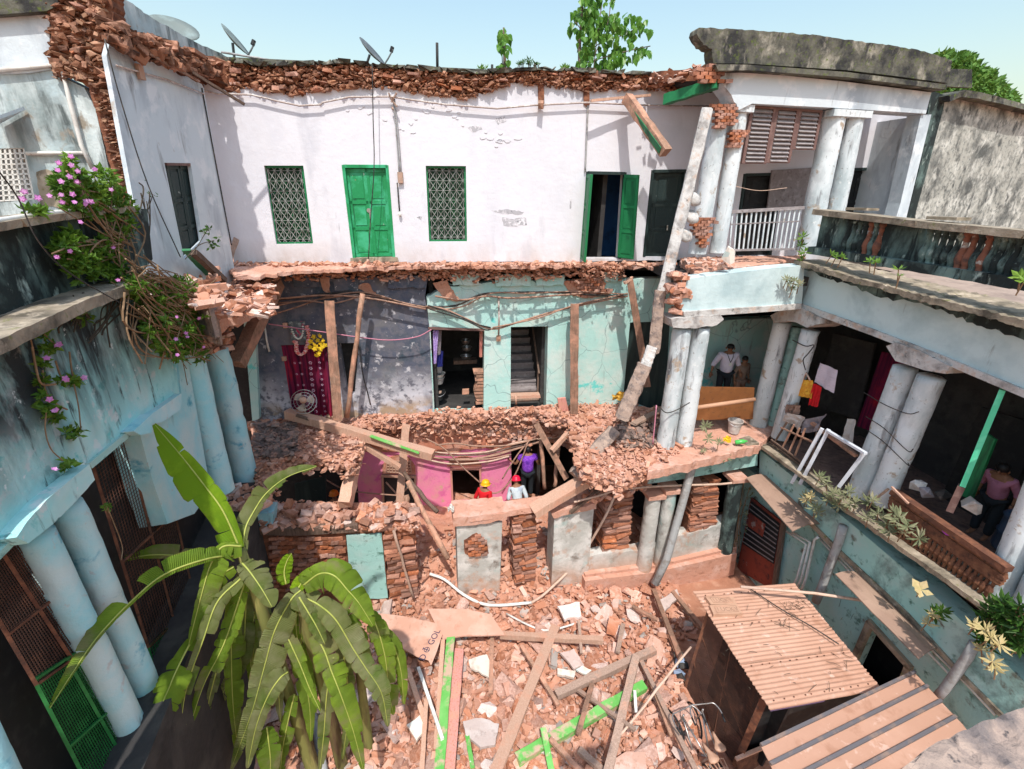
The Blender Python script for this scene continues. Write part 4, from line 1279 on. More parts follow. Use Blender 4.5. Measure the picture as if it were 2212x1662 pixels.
for _ in range(70):
	x, y = rnd.uniform(1452, 1482), rnd.uniform(590, 675)
	p = at(x + 6 * math.sin(y * .2), y, off(VF, rnd.uniform(.0, .25)))
	piece('brick', rnd.choice(BRICKSD), house, p, (rnd.gauss(0, .15), rnd.gauss(0, .15), .2 + rnd.gauss(0, .3)), (.75, 1.4, 1.2))
VC = off(VF, .2)
for t_, b_, r_ in (((1474, 708), (1436, 968), 20), ((1515, 706), (1475, 963), 19)):
	column(house, VC, t_, b_, r_, m_col)
m = MB()
m.prism(on(off(VF, -.08), rag([(1450, 690), (1500, 684), (1556, 680), (1564, 690), (1548, 703), (1500, 710), (1454, 708), (1450, 690)], 1.5, 9)[:-1]), away(VF) * .55)
m.build('capital', m_greyconc, house)
spots = []
for _ in range(120):
	spots.append((at(rnd.uniform(1470, 1590), rnd.uniform(556, 576), ('z', F2 + .2 + rnd.uniform(0, .08))), rnd.uniform(.03, .10), rnd.random() < .6))
heap('ledge_debris', spots, house, tints=TINTS[2:], kind='stuff')
# ------------------------------------------------------------------ right wing
rw = thing('right_wing', 'long pale wing on the right with round column pairs below a mossy balustraded terrace', 'building', at(1900, 1300, RW))
m = MB()
m.prism(on(RW, [(1736, 579), (1830, 606), (1980, 646), (2110, 682), (2240, 719), (2420, 772), (2420, 950), (2212, 844), (2040, 772), (1880, 711), (1729, 657)]), away(RW) * .4)
m.build('upper_beam', m_rbeam, rw)
m = MB()
m.prism(on(off(RW, -.06), [(1729, 656), (1880, 710), (2040, 771), (2212, 843), (2420, 949), (2420, 968), (2212, 860), (2040, 787), (1880, 724), (1730, 669)]), away(RW) * .45)
m.build('beam_moulding', m_greyconc, rw)
# terrace edge with eroded underside
def zslab(name, P, topedge, out, thick, mat, parent, zfall=0.0):
	"""a ledge: its outer top edge given in pixels on plane P, running 'out' metres back"""
	e = on(P, topedge)
	b = [p + away(RW) * out for p in e]
	m = MB()
	for i in range(len(e) - 1):
		vs = [e[i], e[i + 1], b[i + 1], b[i]]
		lo = [v - Vector((0, 0, thick * (1 + .5 * noise.noise(v * 4)))) for v in vs]
		m.add(vs + lo, [(0, 1, 2, 3), (7, 6, 5, 4), (0, 4, 5, 1), (1, 5, 6, 2), (2, 6, 7, 3), (3, 7, 4, 0)])
	return m.build(name, mat, parent)
PE = off(RW, -.38)
edge = rag([(1716, 561), (1825, 594), (1930, 622), (2060, 655), (2212, 692), (2420, 748)], 2.2, 8, 6)
zslab('terrace_edge', PE, edge, 1.2, .10, m_ledge, rw)
slab('terrace_edge_stain', off(RW, -.02), rag([(1737, 577), (1830, 600), (1980, 638), (2110, 672), (2420, 760)], 1, 12) + rag([(2420, 800), (2212, 735), (2110, 704), (2040, 672), (1960, 650), (1890, 640), (1850, 618), (1800, 604), (1737, 582)], 5, 10, 8), .03, m_mould, rw)
# terrace floor and its dark room below
a, b = at(1729, 600, off(RW, .1)), at(2420, 760, off(RW, .1))
c0, c1 = Vector((7.1, 11.4, 0)), Vector((8.35, 1.6, 0))
ax = Vector((4.2, .7, 0))
m = MB()
m.prism([c0 + Vector((0, 0, 8.5)), c1 + Vector((0, 0, 8.5)), c1 + ax + Vector((0, 0, 8.5)), c0 + ax + Vector((0, 0, 8.5))], Vector((0, 0, .25)))
m.prism([Vector((6.6, 11.3, 8.45)), Vector((7.2, 11.3, 8.45)), Vector((11.5, 12.0, 8.45)), Vector((11.5, 15, 8.45)), Vector((6.6, 14.5, 8.45))], Vector((0, 0, .25)))
m.build('terrace_floor', m_pavegrey, rw, kind='stuff')
m = MB()
w0, w1 = c0 + Vector((2.1, 3.4, 0)), c1 + Vector((2.5, .4, 0))
m.prism([w0, w1, w1 + Vector((0, 0, 8.5)), w0 + Vector((0, 0, 8.5))], Vector((.2, 0, 0)))
m.prism([w1 - Vector((2.6, .2, 0)), w1, w1 + Vector((0, 0, 8.5)), w1 + Vector((-2.6, -.2, 8.5))], Vector((0, -.2, 0)))
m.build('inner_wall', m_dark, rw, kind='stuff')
m = MB()
f0, f1 = at(1640, 968, RW), None
m.prism([Vector((6.98, 10.95, 4.12)), Vector((8.2, 3.2, 4.12)), Vector((10.8, 3.6, 4.12)), Vector((9.8, 11.4, 4.12))], Vector((0, 0, .26)))
m.build('floor', m_dustshade, rw)
# dark doors and grey panels on the inner wall
IW = off(RW, 2.05)
for poly, mt in (([(1800, 720), (1890, 742), (1850, 905), (1765, 880)], m_dark), ([(2120, 880), (2250, 920), (2150, 1150), (2030, 1080)], m_black), ([(1905, 760), (1955, 775), (1900, 940), (1850, 920)], m_curtain)):
	slab('inner_door', IW, poly, .06, mt, rw)
PR = off(RW, .22)
cols = [((1690, 694), (1634, 934), 18), ((1752, 712), (1684, 945), 18), ((1957, 792), (1854, 1070), 23), ((2014, 812), (1900, 1084), 25), ((2290, 955), (2143, 1318), 28), ((2375, 985), (2203, 1345), 27)]
for t_, b_, r_ in cols:
	column(rw, PR, t_, b_, r_, m_col)
o, a, b, r = column(rw, off(RW, .6), (1722, 706), (1664, 930), 11, m_gteal, name='rain_pipe')
for poly in ([(1664, 682), (1690, 668), (1730, 664), (1772, 688), (1770, 700), (1742, 708), (1718, 696), (1700, 694), (1672, 698)], [(1914, 748), (1936, 740), (1990, 760), (2052, 792), (2042, 808), (1996, 800), (1960, 788), (1934, 780)], [(2255, 900), (2290, 895), (2400, 950), (2400, 975), (2330, 960), (2270, 930)]):
	m = MB()
	m.prism(on(off(RW, -.12), poly), away(RW) * .75)
	m.build('capital', m_greyconc, rw)
# F1 balcony edge, beam below, ground-floor wall
PE1 = off(RW, -.35)
led = [(1628, 957), (1647, 965), (1720, 1018), (1800, 1078), (1880, 1135), (1960, 1192), (2040, 1248), (2118, 1306), (2200, 1372), (2330, 1480)]
zslab('balcony_edge', PE1, rag(led, 1.2, 12, 3), .75, .09, m_ledge, rw)
m = MB()
up = [(1641, 972), (1720, 1036), (1832, 1126), (1960, 1235), (2104, 1366), (2300, 1560)]
lo = [(2300, 1690), (2168, 1547), (2079, 1457), (1960, 1325), (1811, 1186), (1720, 1095), (1640, 1022)]
m.prism(on(off(RW, -.12), up + lo), away(RW) * .45)
m.build('balcony_beam', m_gteal, rw)
m = MB()
m.prism(on(off(RW, -.16), [(x, y) for x, y in reversed(lo)] + [(x - 3, y + 9) for x, y in lo]), away(RW) * .3)
m.build('beam_moulding', m_ledge, rw)
HDoor = [(1880, 1345), (1965, 1440), (1925, 1540), (1835, 1450)]
GW = off(RW, .12)
slab('ground_wall', GW, [(1600, 1000), (1720, 1090), (1811, 1180), (1960, 1320), (2170, 1545), (2300, 1700), (2000, 1800), (1700, 1600), (1560, 1330)], .3, m_gteal, rw, [HDoor])
slab('room_shade_sheet', off(GW, .8), [(1800, 1300), (2050, 1300), (2050, 1700), (1750, 1600)], .1, m_black, rw)  # black sheet stands for the shade inside the room
m = MB()
q = quadpt(HDoor, off(GW, -.03))
for u in (0, 1):
	m.beam(q(u, 0), q(u, 1), .12, .1, side=q(1, 0) - q(0, 0))
m.beam(q(-.05, 0), q(1.05, 0), .12, .1, side=Vector((0, 0, 1)))
m.build('door_frame', m_ledge, rw)
# red door with bars at the inner corner
rd = [(1622, 1075), (1690, 1130), (1668, 1275), (1592, 1230)]
q = quadpt(rd, off(RW, .02))
m = MB()
m.prism([q(0, 0), q(1, 0), q(1, 1), q(0, 1)], away(RW) * .06)
d = m.build('door', m_red, rw)
m = MB()
m.prism([q(.05, .03) - away(RW) * .02, q(.95, .03) - away(RW) * .02, q(.95, .62) - away(RW) * .02, q(.05, .62) - away(RW) * .02], away(RW) * .01)
m.build('opening_shade', m_black, d)  # black sheet stands for the shade behind the bars
for i in range(9):
	m = MB()
	v = .06 + i * .065
	m.beam(q(.04, v) - away(RW) * .05, q(.96, v) - away(RW) * .05, .022, .022)
	m.build('bar', m_louvre, d)
m = MB()
m.prism([q(.12, .16) - away(RW) * .08, q(.62, .16) - away(RW) * .08, q(.6, .34) - away(RW) * .08, q(.1, .34) - away(RW) * .08], away(RW) * .02)
m.build('plate', m_red, d)
m = MB()
m.beam(q(1.04, -.02), q(1.04, 1), .12, .08, side=q(1, 0) - q(0, 0))
m.build('post', m_wooddark, d)
# brown sheet awnings
def awning(name, quadpx, P0, P1, parent, mat=m_awning):
	a, b = at(*quadpx[0], P0), at(*quadpx[1], P0)
	c, e = at(*quadpx[2], P1), at(*quadpx[3], P1)
	m = MB()
	n = 8
	vs = []
	for i in range(n + 1):
		u = i / n
		for j in range(5):
			v = j / 4
			p = a.lerp(b, u).lerp(e.lerp(c, u), v)
			p.z += .07 * math.sin(v * math.pi) + .02 * noise.noise(p * 2)
			vs.append(p)
	fs = [(i * 5 + j, i * 5 + j + 1, (i + 1) * 5 + j + 1, (i + 1) * 5 + j) for i in range(n) for j in range(4)]
	m.add(vs, fs)
	m.add([v - Vector((0, 0, .02)) for v in vs], [f[::-1] for f in fs])
	return m.build(name, mat, parent, smooth=False, fix=False)
awning('awning', [(1655, 1028), (1772, 1132), (1712, 1148), (1612, 1032)], off(RW, -.14), off(RW, -.75), rw)
awning('awning', [(1855, 1238), (2026, 1400), (1985, 1424), (1804, 1240)], off(RW, -.14), off(RW, -.8), rw)
for quad in ([(1700, 1148), (1738, 1160), (1738, 1168), (1700, 1156)],):
	pass
# terrace balustrade
PB = off(RW, -.12)
bal = thing('balustrade', 'mossy terrace balustrade of vase shaped balusters along the right wing roof', 'balustrade', at(1900, 560, PB))
m = MB()
tp = [(1773, 453), (1880, 464), (2000, 478), (2110, 488), (2240, 500), (2420, 518)]
a = on(PB, tp)
for i in range(len(a) - 1):
	m.beam(a[i] - Vector((0, 0, .05)), a[i + 1] - Vector((0, 0, .05)), .42, .11, .06, 3)
m.build('coping', m_ledge, bal)
def bpt(px, v):                            # v: 0 top .. 1 foot, along the balustrade
	t = (px - 1773) / (2212 - 1773)
	y0, y1 = 462 + 44 * t, 540 + (586 - 540) * t + 24 * t
	return at(px - 16 * v, y0 + (y1 - y0) * v, off(PB, .05))
for x0, x1 in ((1777, 1824), (1905, 1990), (2290, 2420)):
	m = MB()
	m.prism([bpt(x0, .02), bpt(x1, .02), bpt(x1, 1), bpt(x0, 1)], away(RW) * .3)
	m.build('pedestal', m_mould, bal)
m = MB()
for i in range(12):
	x = 1775 + i * 56
	m.beam(bpt(x, 1.0), bpt(x + 56, 1.0), .34, .16, .1, 2)
m.build('plinth', m_mould, bal)
bm_ = None
xs = [1836 + i * 11.2 for i in range(7)] + [2003 + i * 15.5 for i in range(19)]
for i, x in enumerate(xs):
	a, b = bpt(x, .97), bpt(x, .08)
	L = (b - a).length
	if bm_ is None:
		m = MB()
		m.lathe((0, 0, 0), [(.075, 0), (.075, .07), (.05, .10), (.055, .16), (.085, .30), (.08, .40), (.05, .55), (.04, .72), (.055, .80), (.045, .86), (.07, .92), (.07, 1)], 12)
		bm_ = m.mesh('baluster', True)
		bm_.materials.append(m_terracotta)
		bm2 = bm_.copy()
		bm2.materials.clear()
		bm2.materials.append(m_mould)
	piece('baluster', bm_ if i in (4, 6, 12, 13, 15) else bm2, bal, a, (0, 0, 0), (1, 1, L))
# the tall grey wall beyond the terrace
GY = vp(10.9, 13.6, 24)
bw_ = thing('boundary_wall', 'tall grey weathered wall standing beyond the right terrace', 'wall', at(2100, 470, GY))
slab('wall_face', GY, rag([(2030, 214), (2060, 203), (2120, 214), (2212, 238), (2330, 266)], 2, 10) + [(2330, 600), (1950, 600)], .35, m_greywall, bw_)
m = MB()
a = on(off(GY, -.05), [(2030, 216), (2060, 205), (2120, 216), (2212, 240), (2330, 268)])
for i in range(len(a) - 1):
	m.beam(a[i], a[i + 1], .45, .14, .12, 4)
m.build('coping', m_moss, bw_)
# ------------------------------------------------------------------ cast iron balcony panel, right
PI = off(RW, -.12)
ip = thing('balcony_panel', 'rust brown ornamental cast iron balcony panel between the lower right columns', 'railing', at(2040, 1240, PI))
ipq = [(1948, 1090), (2174, 1238), (2131, 1292), (1925, 1146)]
q = quadpt([(1930, 1062), (2180, 1232), (2128, 1298), (1915, 1140)], PI)
m = MB()
m.beam(q(0, 0), q(1, 0), .16, .10, .05, 6)
m.build('top_rail', m_rust, ip)
m = MB()
m.beam(q(0, .98), q(1, .98), .05, .06)
m.beam(q(0, .12), q(1, .12), .05, .05)
m.beam(q(0, .45), q(1, .45), .04, .04)
m.beam(q(0, .0), q(0, 1), .05, .05)
m.build('frame', m_panelbrown, ip)
for i in range(22):
	u = (i + .5) / 22
	m = MB()
	m.tube([q(u, .47), q(u, .97)], .028, 6)
	m.lathe(q(u, .72), [(.03, -.1), (.055, 0), (.03, .1)], 8)
	m.build('spindle', m_panelbrown, ip)
m = MB()
for i in range(44):
	for v in (.2, .29, .37):
		u = (i + .5) / 44
		c = q(u, v)
		m.box(c, Vector((.012, -.045, 0)).lerp(Vector((0, 0, 0)), .1), Vector((.03, 0, .02)), Vector((0, .02, .035)))
m.build('scrollwork', m_panelbrown, ip, kind='stuff')

# ------------------------------------------------------------------ left wing
lw = thing('left_wing', 'weathered turquoise wing on the left with mesh screened bays and round columns', 'building', at(200, 1300, LW))
big = [(-120, 800)] + [(0, 735), (100, 685), (179, 652), (257, 625), (330, 640)] + [(379, 772), (388, 858), (391, 884), (330, 893), (193, 1001), (205, 1037), (164, 1083), (114, 1133), (64, 1172), (60, 1131), (0, 1196), (-120, 1300)]
m = MB()
m.prism(on(LW, big), away(LW) * .42)
m.build('beam', m_lteal, lw)
# soffit lip and capital brackets
m = MB()
m.prism(on(off(LW, -.04), [(193, 1001), (326, 891), (330, 902), (200, 1012)]), away(LW) * .3)
m.prism(on(off(LW, -.04), [(-60, 1252), (60, 1131), (62, 1146), (-60, 1272)]), away(LW) * .3)
m.build('soffit_lip', m_gteal, lw, kind='stuff')
m = MB()
m.prism(on(off(LW, -.14), rag([(193, 1003), (205, 1037), (164, 1083), (114, 1133), (62, 1174), (36, 1161), (58, 1128), (110, 1072)], 1.5, 12, 2)), away(LW) * .5)
m.build('capital', m_lteal, lw)
m = MB()
m.prism(on(off(LW, -.10), [(330, 893), (392, 850), (391, 884), (352, 912), (326, 916)]), away(LW) * .5)
m.prism(on(off(LW, -.14), [(288, 932), (330, 893), (328, 935), (304, 940)]), away(LW) * .4)
m.build('capital', m_lcol, lw)
PL = off(LW, .24)
for t_, b_, r_ in (((74, 1150), (292, 1592), 30), ((141, 1085), (340, 1545), 28)):
	column(lw, PL, t_, b_, r_, m_lcol, taper=.97)
column(lw, PL, (-135, 1400), (55, 1800), 34, m_lcol)
column(lw, off(LW, .12), (409, 760), (479, 1060), 26, m_lcol)
column(lw, off(LW, .12), (466, 752), (535, 1055), 25, m_lcol)
slab('wall_pier', off(LW, .1), [(300, 930), (392, 858), (384, 770), (405, 775), (455, 1060), (420, 1110), (362, 1132), (330, 1040)], .35, m_lcol, lw)
# upper edge bricks above the column pair (torn end)
brk = thing('torn_corner', 'torn brick corner of the left wing heaped with broken terrace slab above two columns', 'ruined masonry', at(450, 700, LW))
for row in range(17):
	for k in range(8):
		x = 388 + k * 14 + (7 if row % 2 else 0) + row * .8
		y = 652 + row * 6.6
		if x < 497 and rnd.random() < .86:
			p = at(x, y, off(LW, .06 + rnd.uniform(-.12, .12)))
			piece('brick', rnd.choice(BRICKSD), brk, p, (rnd.gauss(0, .12), rnd.gauss(0, .12), -1.2 + rnd.gauss(0, .3)), (.72, 1.8, rnd.uniform(.8, 1.25)))
slab('core', off(LW, .15), [(384, 640), (490, 640), (498, 760), (392, 772)], .4, m_brickdark, brk)
bumpy_slab('terrace_lump', 8.3, rag([(440, 590), (520, 577), (560, 585), (598, 606), (585, 640), (540, 668), (500, 682), (470, 690), (450, 660)], 3, 9, 3), .2, m_slabtop, brk, .12)
bumpy_slab('terrace_lump', 8.62, rag([(310, 552), (380, 556), (440, 568), (460, 600), (470, 640), (455, 670), (400, 660), (350, 620), (310, 590)], 3, 9, 5), .5, m_concrete, brk, .16)
spots = []
for _ in range(260):
	spots.append((at(rnd.uniform(440, 595), rnd.uniform(585, 680), ('z', 8.4 + rnd.uniform(0, .1))), rnd.uniform(.03, .14), rnd.random() < .6))
for _ in range(150):
	spots.append((at(rnd.uniform(320, 470), rnd.uniform(556, 660), ('z', 8.75 + rnd.uniform(0, .1))), rnd.uniform(.05, .16), rnd.random() < .4))
heap('debris', spots, brk, kind='stuff')
m = MB()
m.prism(on(off(LW, 1.5), [(470, 690), (560, 690), (560, 1010), (500, 1010)]), away(LW) * .1)
m.build('gap_shade_sheet', m_black, brk)  # black sheet put in for the shade of the gap
# moulding where column bases sit
spots = []
for _ in range(160):
	spots.append((at(rnd.uniform(440, 575), rnd.uniform(1052, 1100), ('z', F1 + rnd.uniform(-.15, .06))), rnd.uniform(.05, .15), False))
heap('base_rubble', spots, lw, kind='stuff')
# floor of the wing
m = MB()
a, b = at(540, 1064, ('z', F1)), at(345, 1630, ('z', F1))
m.prism([Vector((-5.66, 8.75, 4.1)), Vector((-3.62, 1.6, 4.1)), Vector((-7.5, .6, 4.1)), Vector((-9, 8.4, 4.1))], Vector((0, 0, .26)))
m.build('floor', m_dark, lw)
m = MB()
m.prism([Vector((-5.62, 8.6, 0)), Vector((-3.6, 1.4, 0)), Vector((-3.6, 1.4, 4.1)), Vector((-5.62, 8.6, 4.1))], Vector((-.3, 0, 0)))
m.build('lower_wall', m_dark, lw)  # dark tone puts the shade under the wing into the wall colour
slab('bay_shade_sheet', off(LW, .5), [(-250, 1150), (180, 860), (420, 800), (520, 1100), (640, 1500), (520, 1900), (-250, 1900)], .1, m_black, lw)  # black sheet added behind the mesh for the shade of the bays
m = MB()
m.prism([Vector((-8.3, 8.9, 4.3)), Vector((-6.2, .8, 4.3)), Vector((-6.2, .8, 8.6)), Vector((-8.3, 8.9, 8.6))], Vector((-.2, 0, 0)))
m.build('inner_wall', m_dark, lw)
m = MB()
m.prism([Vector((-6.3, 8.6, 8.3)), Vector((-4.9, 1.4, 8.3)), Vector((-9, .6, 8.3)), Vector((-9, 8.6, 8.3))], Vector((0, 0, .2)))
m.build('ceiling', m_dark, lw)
# mesh screens
def wiremesh(quad, P, nx, ny, r, mat, parent, frames=True, name='wire_mesh', fmat=None):
	q = quadpt(quad, P)
	m = MB()
	def wire(a, b, r):
		d = (b - a).normalized()
		s = d.orthogonal().normalized()
		t = d.cross(s)
		vs = []
		for p in (a, b):
			for k in range(3):
				an = k * 2.0944
				vs.append(p + (s * math.cos(an) + t * math.sin(an)) * r)
		m.add(vs, [(0, 1, 4, 3), (1, 2, 5, 4), (2, 0, 3, 5)])
	for i in range(nx + 1):
		wire(q(i / nx, 0), q(i / nx, 1), r)
	for j in range(ny + 1):
		wire(q(0, j / ny), q(1, j / ny), r * .6)
	o = m.build(name, mat, parent, kind='stuff', fix=False)
	return q, o
g1 = [(197, 1004), (326, 895), (420, 1300), (318, 1400)]
g1b = [(318, 1400), (420, 1300), (470, 1480), (360, 1570)]
g2 = [(-110, 1330), (45, 1160), (196, 1400), (70, 1600)]
g2 = [(-60, 1250), (50, 1140), (215, 1380), (75, 1480)]
g2b = [(70, 1470), (200, 1385), (330, 1600), (210, 1740)]
PG = off(LW, .30)
for quad, mt, fm, nx, ny in ((g1, m_rustmesh, m_rust, 26, 60), (g1b, m_greenmesh, m_green, 26, 26), (g2, m_rustmesh, m_rust, 26, 46), (g2b, m_greenmesh, m_green, 30, 40)):
	q, o = wiremesh(quad, PG, nx, ny, .006, mt, lw)
	m = MB()
	fmm = m_greenmesh if mt is m_greenmesh else m_rust
	for a_, b_ in (((0, 0), (1, 0)), ((1, 0), (1, 1)), ((1, 1), (0, 1)), ((0, 1), (0, 0)), ((.5, 0), (.5, 1)), ((0, .5), (1, .5))):
		m.beam(q(*a_) - away(LW) * .012, q(*b_) - away(LW) * .012, .03, .025)
	m.build('mesh_frame', fmm, lw)
# projecting ledge and mossy parapet of the upper storey
PLE = off(LW, -.30)
lt = [(-60, 762), (0, 733), (90, 692), (179, 651), (257, 622), (310, 606)]
a = on(PLE, rag(lt, 1.2, 12, 5))
m = MB()
for i in range(len(a) - 1):
	b0, b1 = a[i] + away(LW) * .75, a[i + 1] + away(LW) * .75
	vs = [a[i], a[i + 1], b1, b0]
	m.add(vs + [v - Vector((0, 0, .11)) for v in vs], [(0, 1, 2, 3), (7, 6, 5, 4), (0, 4, 5, 1), (1, 5, 6, 2), (2, 6, 7, 3), (3, 7, 4, 0)])
m.build('ledge', m_ledge, lw)
PP = off(LW, .12)
m = MB()
m.prism(on(PP, [(-60, 486), (0, 477), (165, 455), (250, 448), (318, 452), (330, 560), (300, 600), (257, 612), (136, 640), (0, 702), (-60, 730)]), away(LW) * .25)
m.build('parapet', m_mould, lw)
m = MB()
a = on(off(PP, -.05), [(-60, 492), (0, 482), (100, 468), (200, 457), (262, 452)])
for i in range(len(a) - 1):
	m.beam(a[i], a[i + 1], .34, .07, .06, 3)
m.build('coping', m_ledge, lw)
# upper storey of the left wing: white return wall with the dark door
HR = [(355, 352), (412, 353), (437, 520), (398, 560)]
slab('return_wall', RT, rag([(237, 92), (262, 96), (300, 120), (360, 148), (436, 182)], 3, 8, 2) + [(440, 190), (506, 580), (500, 620), (330, 640), (312, 560), (230, 120)], .07, m_whiteshade, lw, [HR])
q = quadpt([(357, 356), (410, 356), (437, 548), (398, 562)], off(RT, .12))
leaf_door(lambda u, v: q(u * .48, v), m_bgreen, lw)
leaf_door(lambda u, v: q(.52 + u * .48, v), m_bgreen, lw)
doorframe_q = quadpt(HR, off(RT, .05))
m = MB()
m.beam(doorframe_q(0, 0), doorframe_q(1, 0), .09, .09, side=Vector((0, 0, 1)))
m.build('lintel', m_louvreframe, lw)
# the parapet above it
m = MB()
m.prism(on(off(RT, .06), rag([(232, -20), (262, -8), (330, 40), (420, 90), (512, 132)], 1.5, 10, 3) + rag([(516, 146), (470, 136), (430, 122), (360, 84), (300, 70), (240, 45)], 2.5, 8, 4)), away(RT) * .3)
m.build('roof_parapet', m_stain, lw)
slab('roof_slab', off(RT, .15), [(228, 40), (300, 66), (430, 118), (510, 142), (520, 190), (440, 190), (360, 150), (300, 122), (240, 95)], .3, m_brickdark, lw)
spots = []
for _ in range(330):
	t = rnd.random()
	x = 240 + 270 * t
	y0, y1 = 55 + 88 * t, 96 + 96 * t
	spots.append((at(x, rnd.uniform(y0, y1), off(RT, -rnd.uniform(-.05, .25))), rnd.uniform(.05, .17), rnd.random() < .4))
heap('roof_edge_rubble', spots, lw, tints=[(.24, .11, .065), (.18, .085, .05), (.32, .15, .09), (.12, .06, .04)], kind='stuff')
# stained wall at the far upper left
swt = thing('stained_wall', 'grey mould streaked wall with white pipes at the upper left', 'wall', at(100, 460, SW))
HWn = [(-30, 322), (52, 320), (76, 432), (-30, 440)]
slab('wall_face', SW, [(-160, -60), (132, -20), (118, 10), (110, 60), (112, 130), (122, 160), (182, 190), (206, 235), (255, 455), (300, 600), (-160, 640)], .3, m_stain, swt, [HWn])
slab('white_band', off(SW, -.03), [(-160, 40), (110, 28), (106, 60), (110, 150), (60, 158), (-160, 166)], .05, m_whiteshade, swt)
slab('roof_parapet', off(SW, -.16), [(-160, -80), (140, -40), (122, 14), (100, 24), (-160, 44)], .3, m_moss, swt)
slab('torn_edge', off(SW, -.05), rag([(126, -30), (112, 20), (110, 80), (108, 130), (150, 165), (192, 190), (206, 235), (240, 370), (262, 470), (300, 585), (330, 600)], 3, 8) + rag([(326, 550), (300, 440), (264, 230), (240, 130), (244, 40), (240, -30)], 4, 8), .3, m_brickdark, swt)
for row in range(15):
	for k in range(6):
		x, y = 116 + k * 19 + (9 if row % 2 else 0) + max(0, row - 9) * 7, -12 + row * 14
		if x < 232 + max(0, row - 12) * 6 and rnd.random() < .9 and not (row > 9 and x < 150 + (row - 10) * 10):
			p = at(x, y, off(SW, rnd.uniform(-.12, .10)))
			piece('brick', rnd.choice(ROUGH), swt, p, (rnd.gauss(0, .2), rnd.gauss(0, .15), .14 + rnd.gauss(0, .35)), (.10, .12, rnd.uniform(.035, .06)))
spots = [(at(118 + 110 * t_ + rnd.uniform(-12, 8), -20 + 190 * rnd.random(), off(SW, -rnd.uniform(0, .12))), rnd.uniform(.03, .10), rnd.random() < .5) for t_ in [rnd.random() for _ in range(520)]]
for _ in range(420):
	t_ = rnd.random()
	spots.append((at(196 + 118 * t_ + rnd.uniform(0, 32), 175 + 400 * t_, off(SW, -rnd.uniform(.05, .11))), rnd.uniform(.02, .07), True))
heap('torn_crumbs', spots, swt, tints=[(.30, .15, .09), (.22, .11, .07), (.16, .085, .06), (.38, .22, .14)], kind='stuff')
m = MB()
q = quadpt([(-30, 322), (52, 320), (74, 430), (-30, 436)], off(SW, .02))
for i in range(9):
	m.beam(q(i / 8, 0), q(i / 8, 1), .03, .02, side=q(1, 0) - q(0, 0))
for i in range(11):
	m.beam(q(0, i / 10), q(1, i / 10), .022, .02, side=Vector((0, 0, 1)))
m.build('window_grille', m_pvc, swt, kind='stuff')
slab('window_board', off(SW, .2), [(-40, 310), (60, 310), (85, 445), (-40, 450)], .05, m_greyconc, swt)
slab('bare_patch', off(SW, -.02), rag([(78, 372), (100, 366), (130, 380), (146, 396), (150, 430), (140, 448), (88, 446), (78, 372)], 2, 8)[:-1], .03, m_ledge, swt)
a, b = at(0, 268, off(SW, -.05)), at(54, 238, off(SW, -.05))
m = MB()
m.prism([a, b, b + Vector((.0, -.6, -.25)), a + Vector((-.1, -.9, -.3))], Vector((0, 0, .05)))
m.build('awning', m_whiteshade, swt)

def pipe(name, label, pts, P, rpx, mat, cat='pipe', parent=None, smooth=True, group=None, n=8, cn=1):
	p = [at(x, y, P if not isinstance(P, list) else P[i]) for i, (x, y) in enumerate(pts)]
	if cn > 1:
		p = curve(p, cn)
	r = rpx * m_per_px(p[len(p) // 2])
	m = MB()
	m.tube(p, r, n)
	return m.lone(name, mat, label, cat, group, smooth=smooth)
pipe('water_pipe', 'white plastic pipe bending down the mould stained wall at the upper left', [(-30, 154), (60, 146), (131, 139), (150, 215), (176, 315), (200, 365)], off(SW, -.06), 4.5, m_pvc)
pipe('water_pipe', 'short level white pipe joining the bent pipe beside the white window grille', [(58, 332), (110, 331), (188, 331)], off(SW, -.05), 4, m_pvc)
pipe('water_pipe', 'long white pipe lying on the mossy left parapet', [(-40, 482), (0, 476), (90, 463), (170, 454), (232, 445)], off(LW, -.05), 5, m_pvc)
# ------------------------------------------------------------------ ground floor front: piers and low walls
def sub(parentlabel): pass
def brick_pier(label, quad, depth, P=VF, name='brick_pier', courses=24, seed=1, core=m_brickdark, group='bare brick piers along the ground floor front', nb=2, top=True):
	r = random.Random(seed)
	q = quadpt(quad, P)
	root = thing(name, label, 'pier', Vector((q(.5, 1).x, q(.5, 1).y, 0)), group)
	aw = away(P) * depth
	def ins(u, v):
		return q(u, v) + away(P) * .04
	m = MB()
	lw_ = [q(.04, .01) + away(P) * .05, q(.96, .01) + away(P) * .05, q(.96, 1) + away(P) * .05, q(.04, 1) + away(P) * .05]
	for p in lw_[2:]:
		p.z = min(p.z, .0)
	m.prism(lw_, aw * .9)
	m.build('core', core, root)
	ang = math.atan2(-P[2].x, P[2].y)
	for i in range(courses):
		v = (i + .5) / courses
		L, Rr = q(0, v), q(1, v)
		W = (Rr - L).length
		H = (q(.5, 1) - q(.5, 0)).length / courses
		sp = [0, .5 + r.uniform(-.14, .14), 1] if nb == 2 else [0, .36 + r.uniform(-.08, .08), .68 + r.uniform(-.08, .08), 1]
		if i % 2:
			sp[1] -= .16
		for k in range(len(sp) - 1):
			if r.random() < .06:
				continue
			c = L.lerp(Rr, (sp[k] + sp[k + 1]) / 2) + away(P) * (depth * .5 + r.uniform(-.035, .03))
			piece('brick', r.choice(BRICKS), root, c, (r.gauss(0, .05), r.gauss(0, .045), ang + r.gauss(0, .09)), (W * (sp[k + 1] - sp[k]) * .96 / .25, depth / .12 * 1.0, H * .80 / .075))
	return root, q
brick_pier('square bare brick pier at the left with a thin stick leaning on its face', [(826, 1148), (896, 1140), (905, 1284), (840, 1298)], .5, seed=3, courses=19)
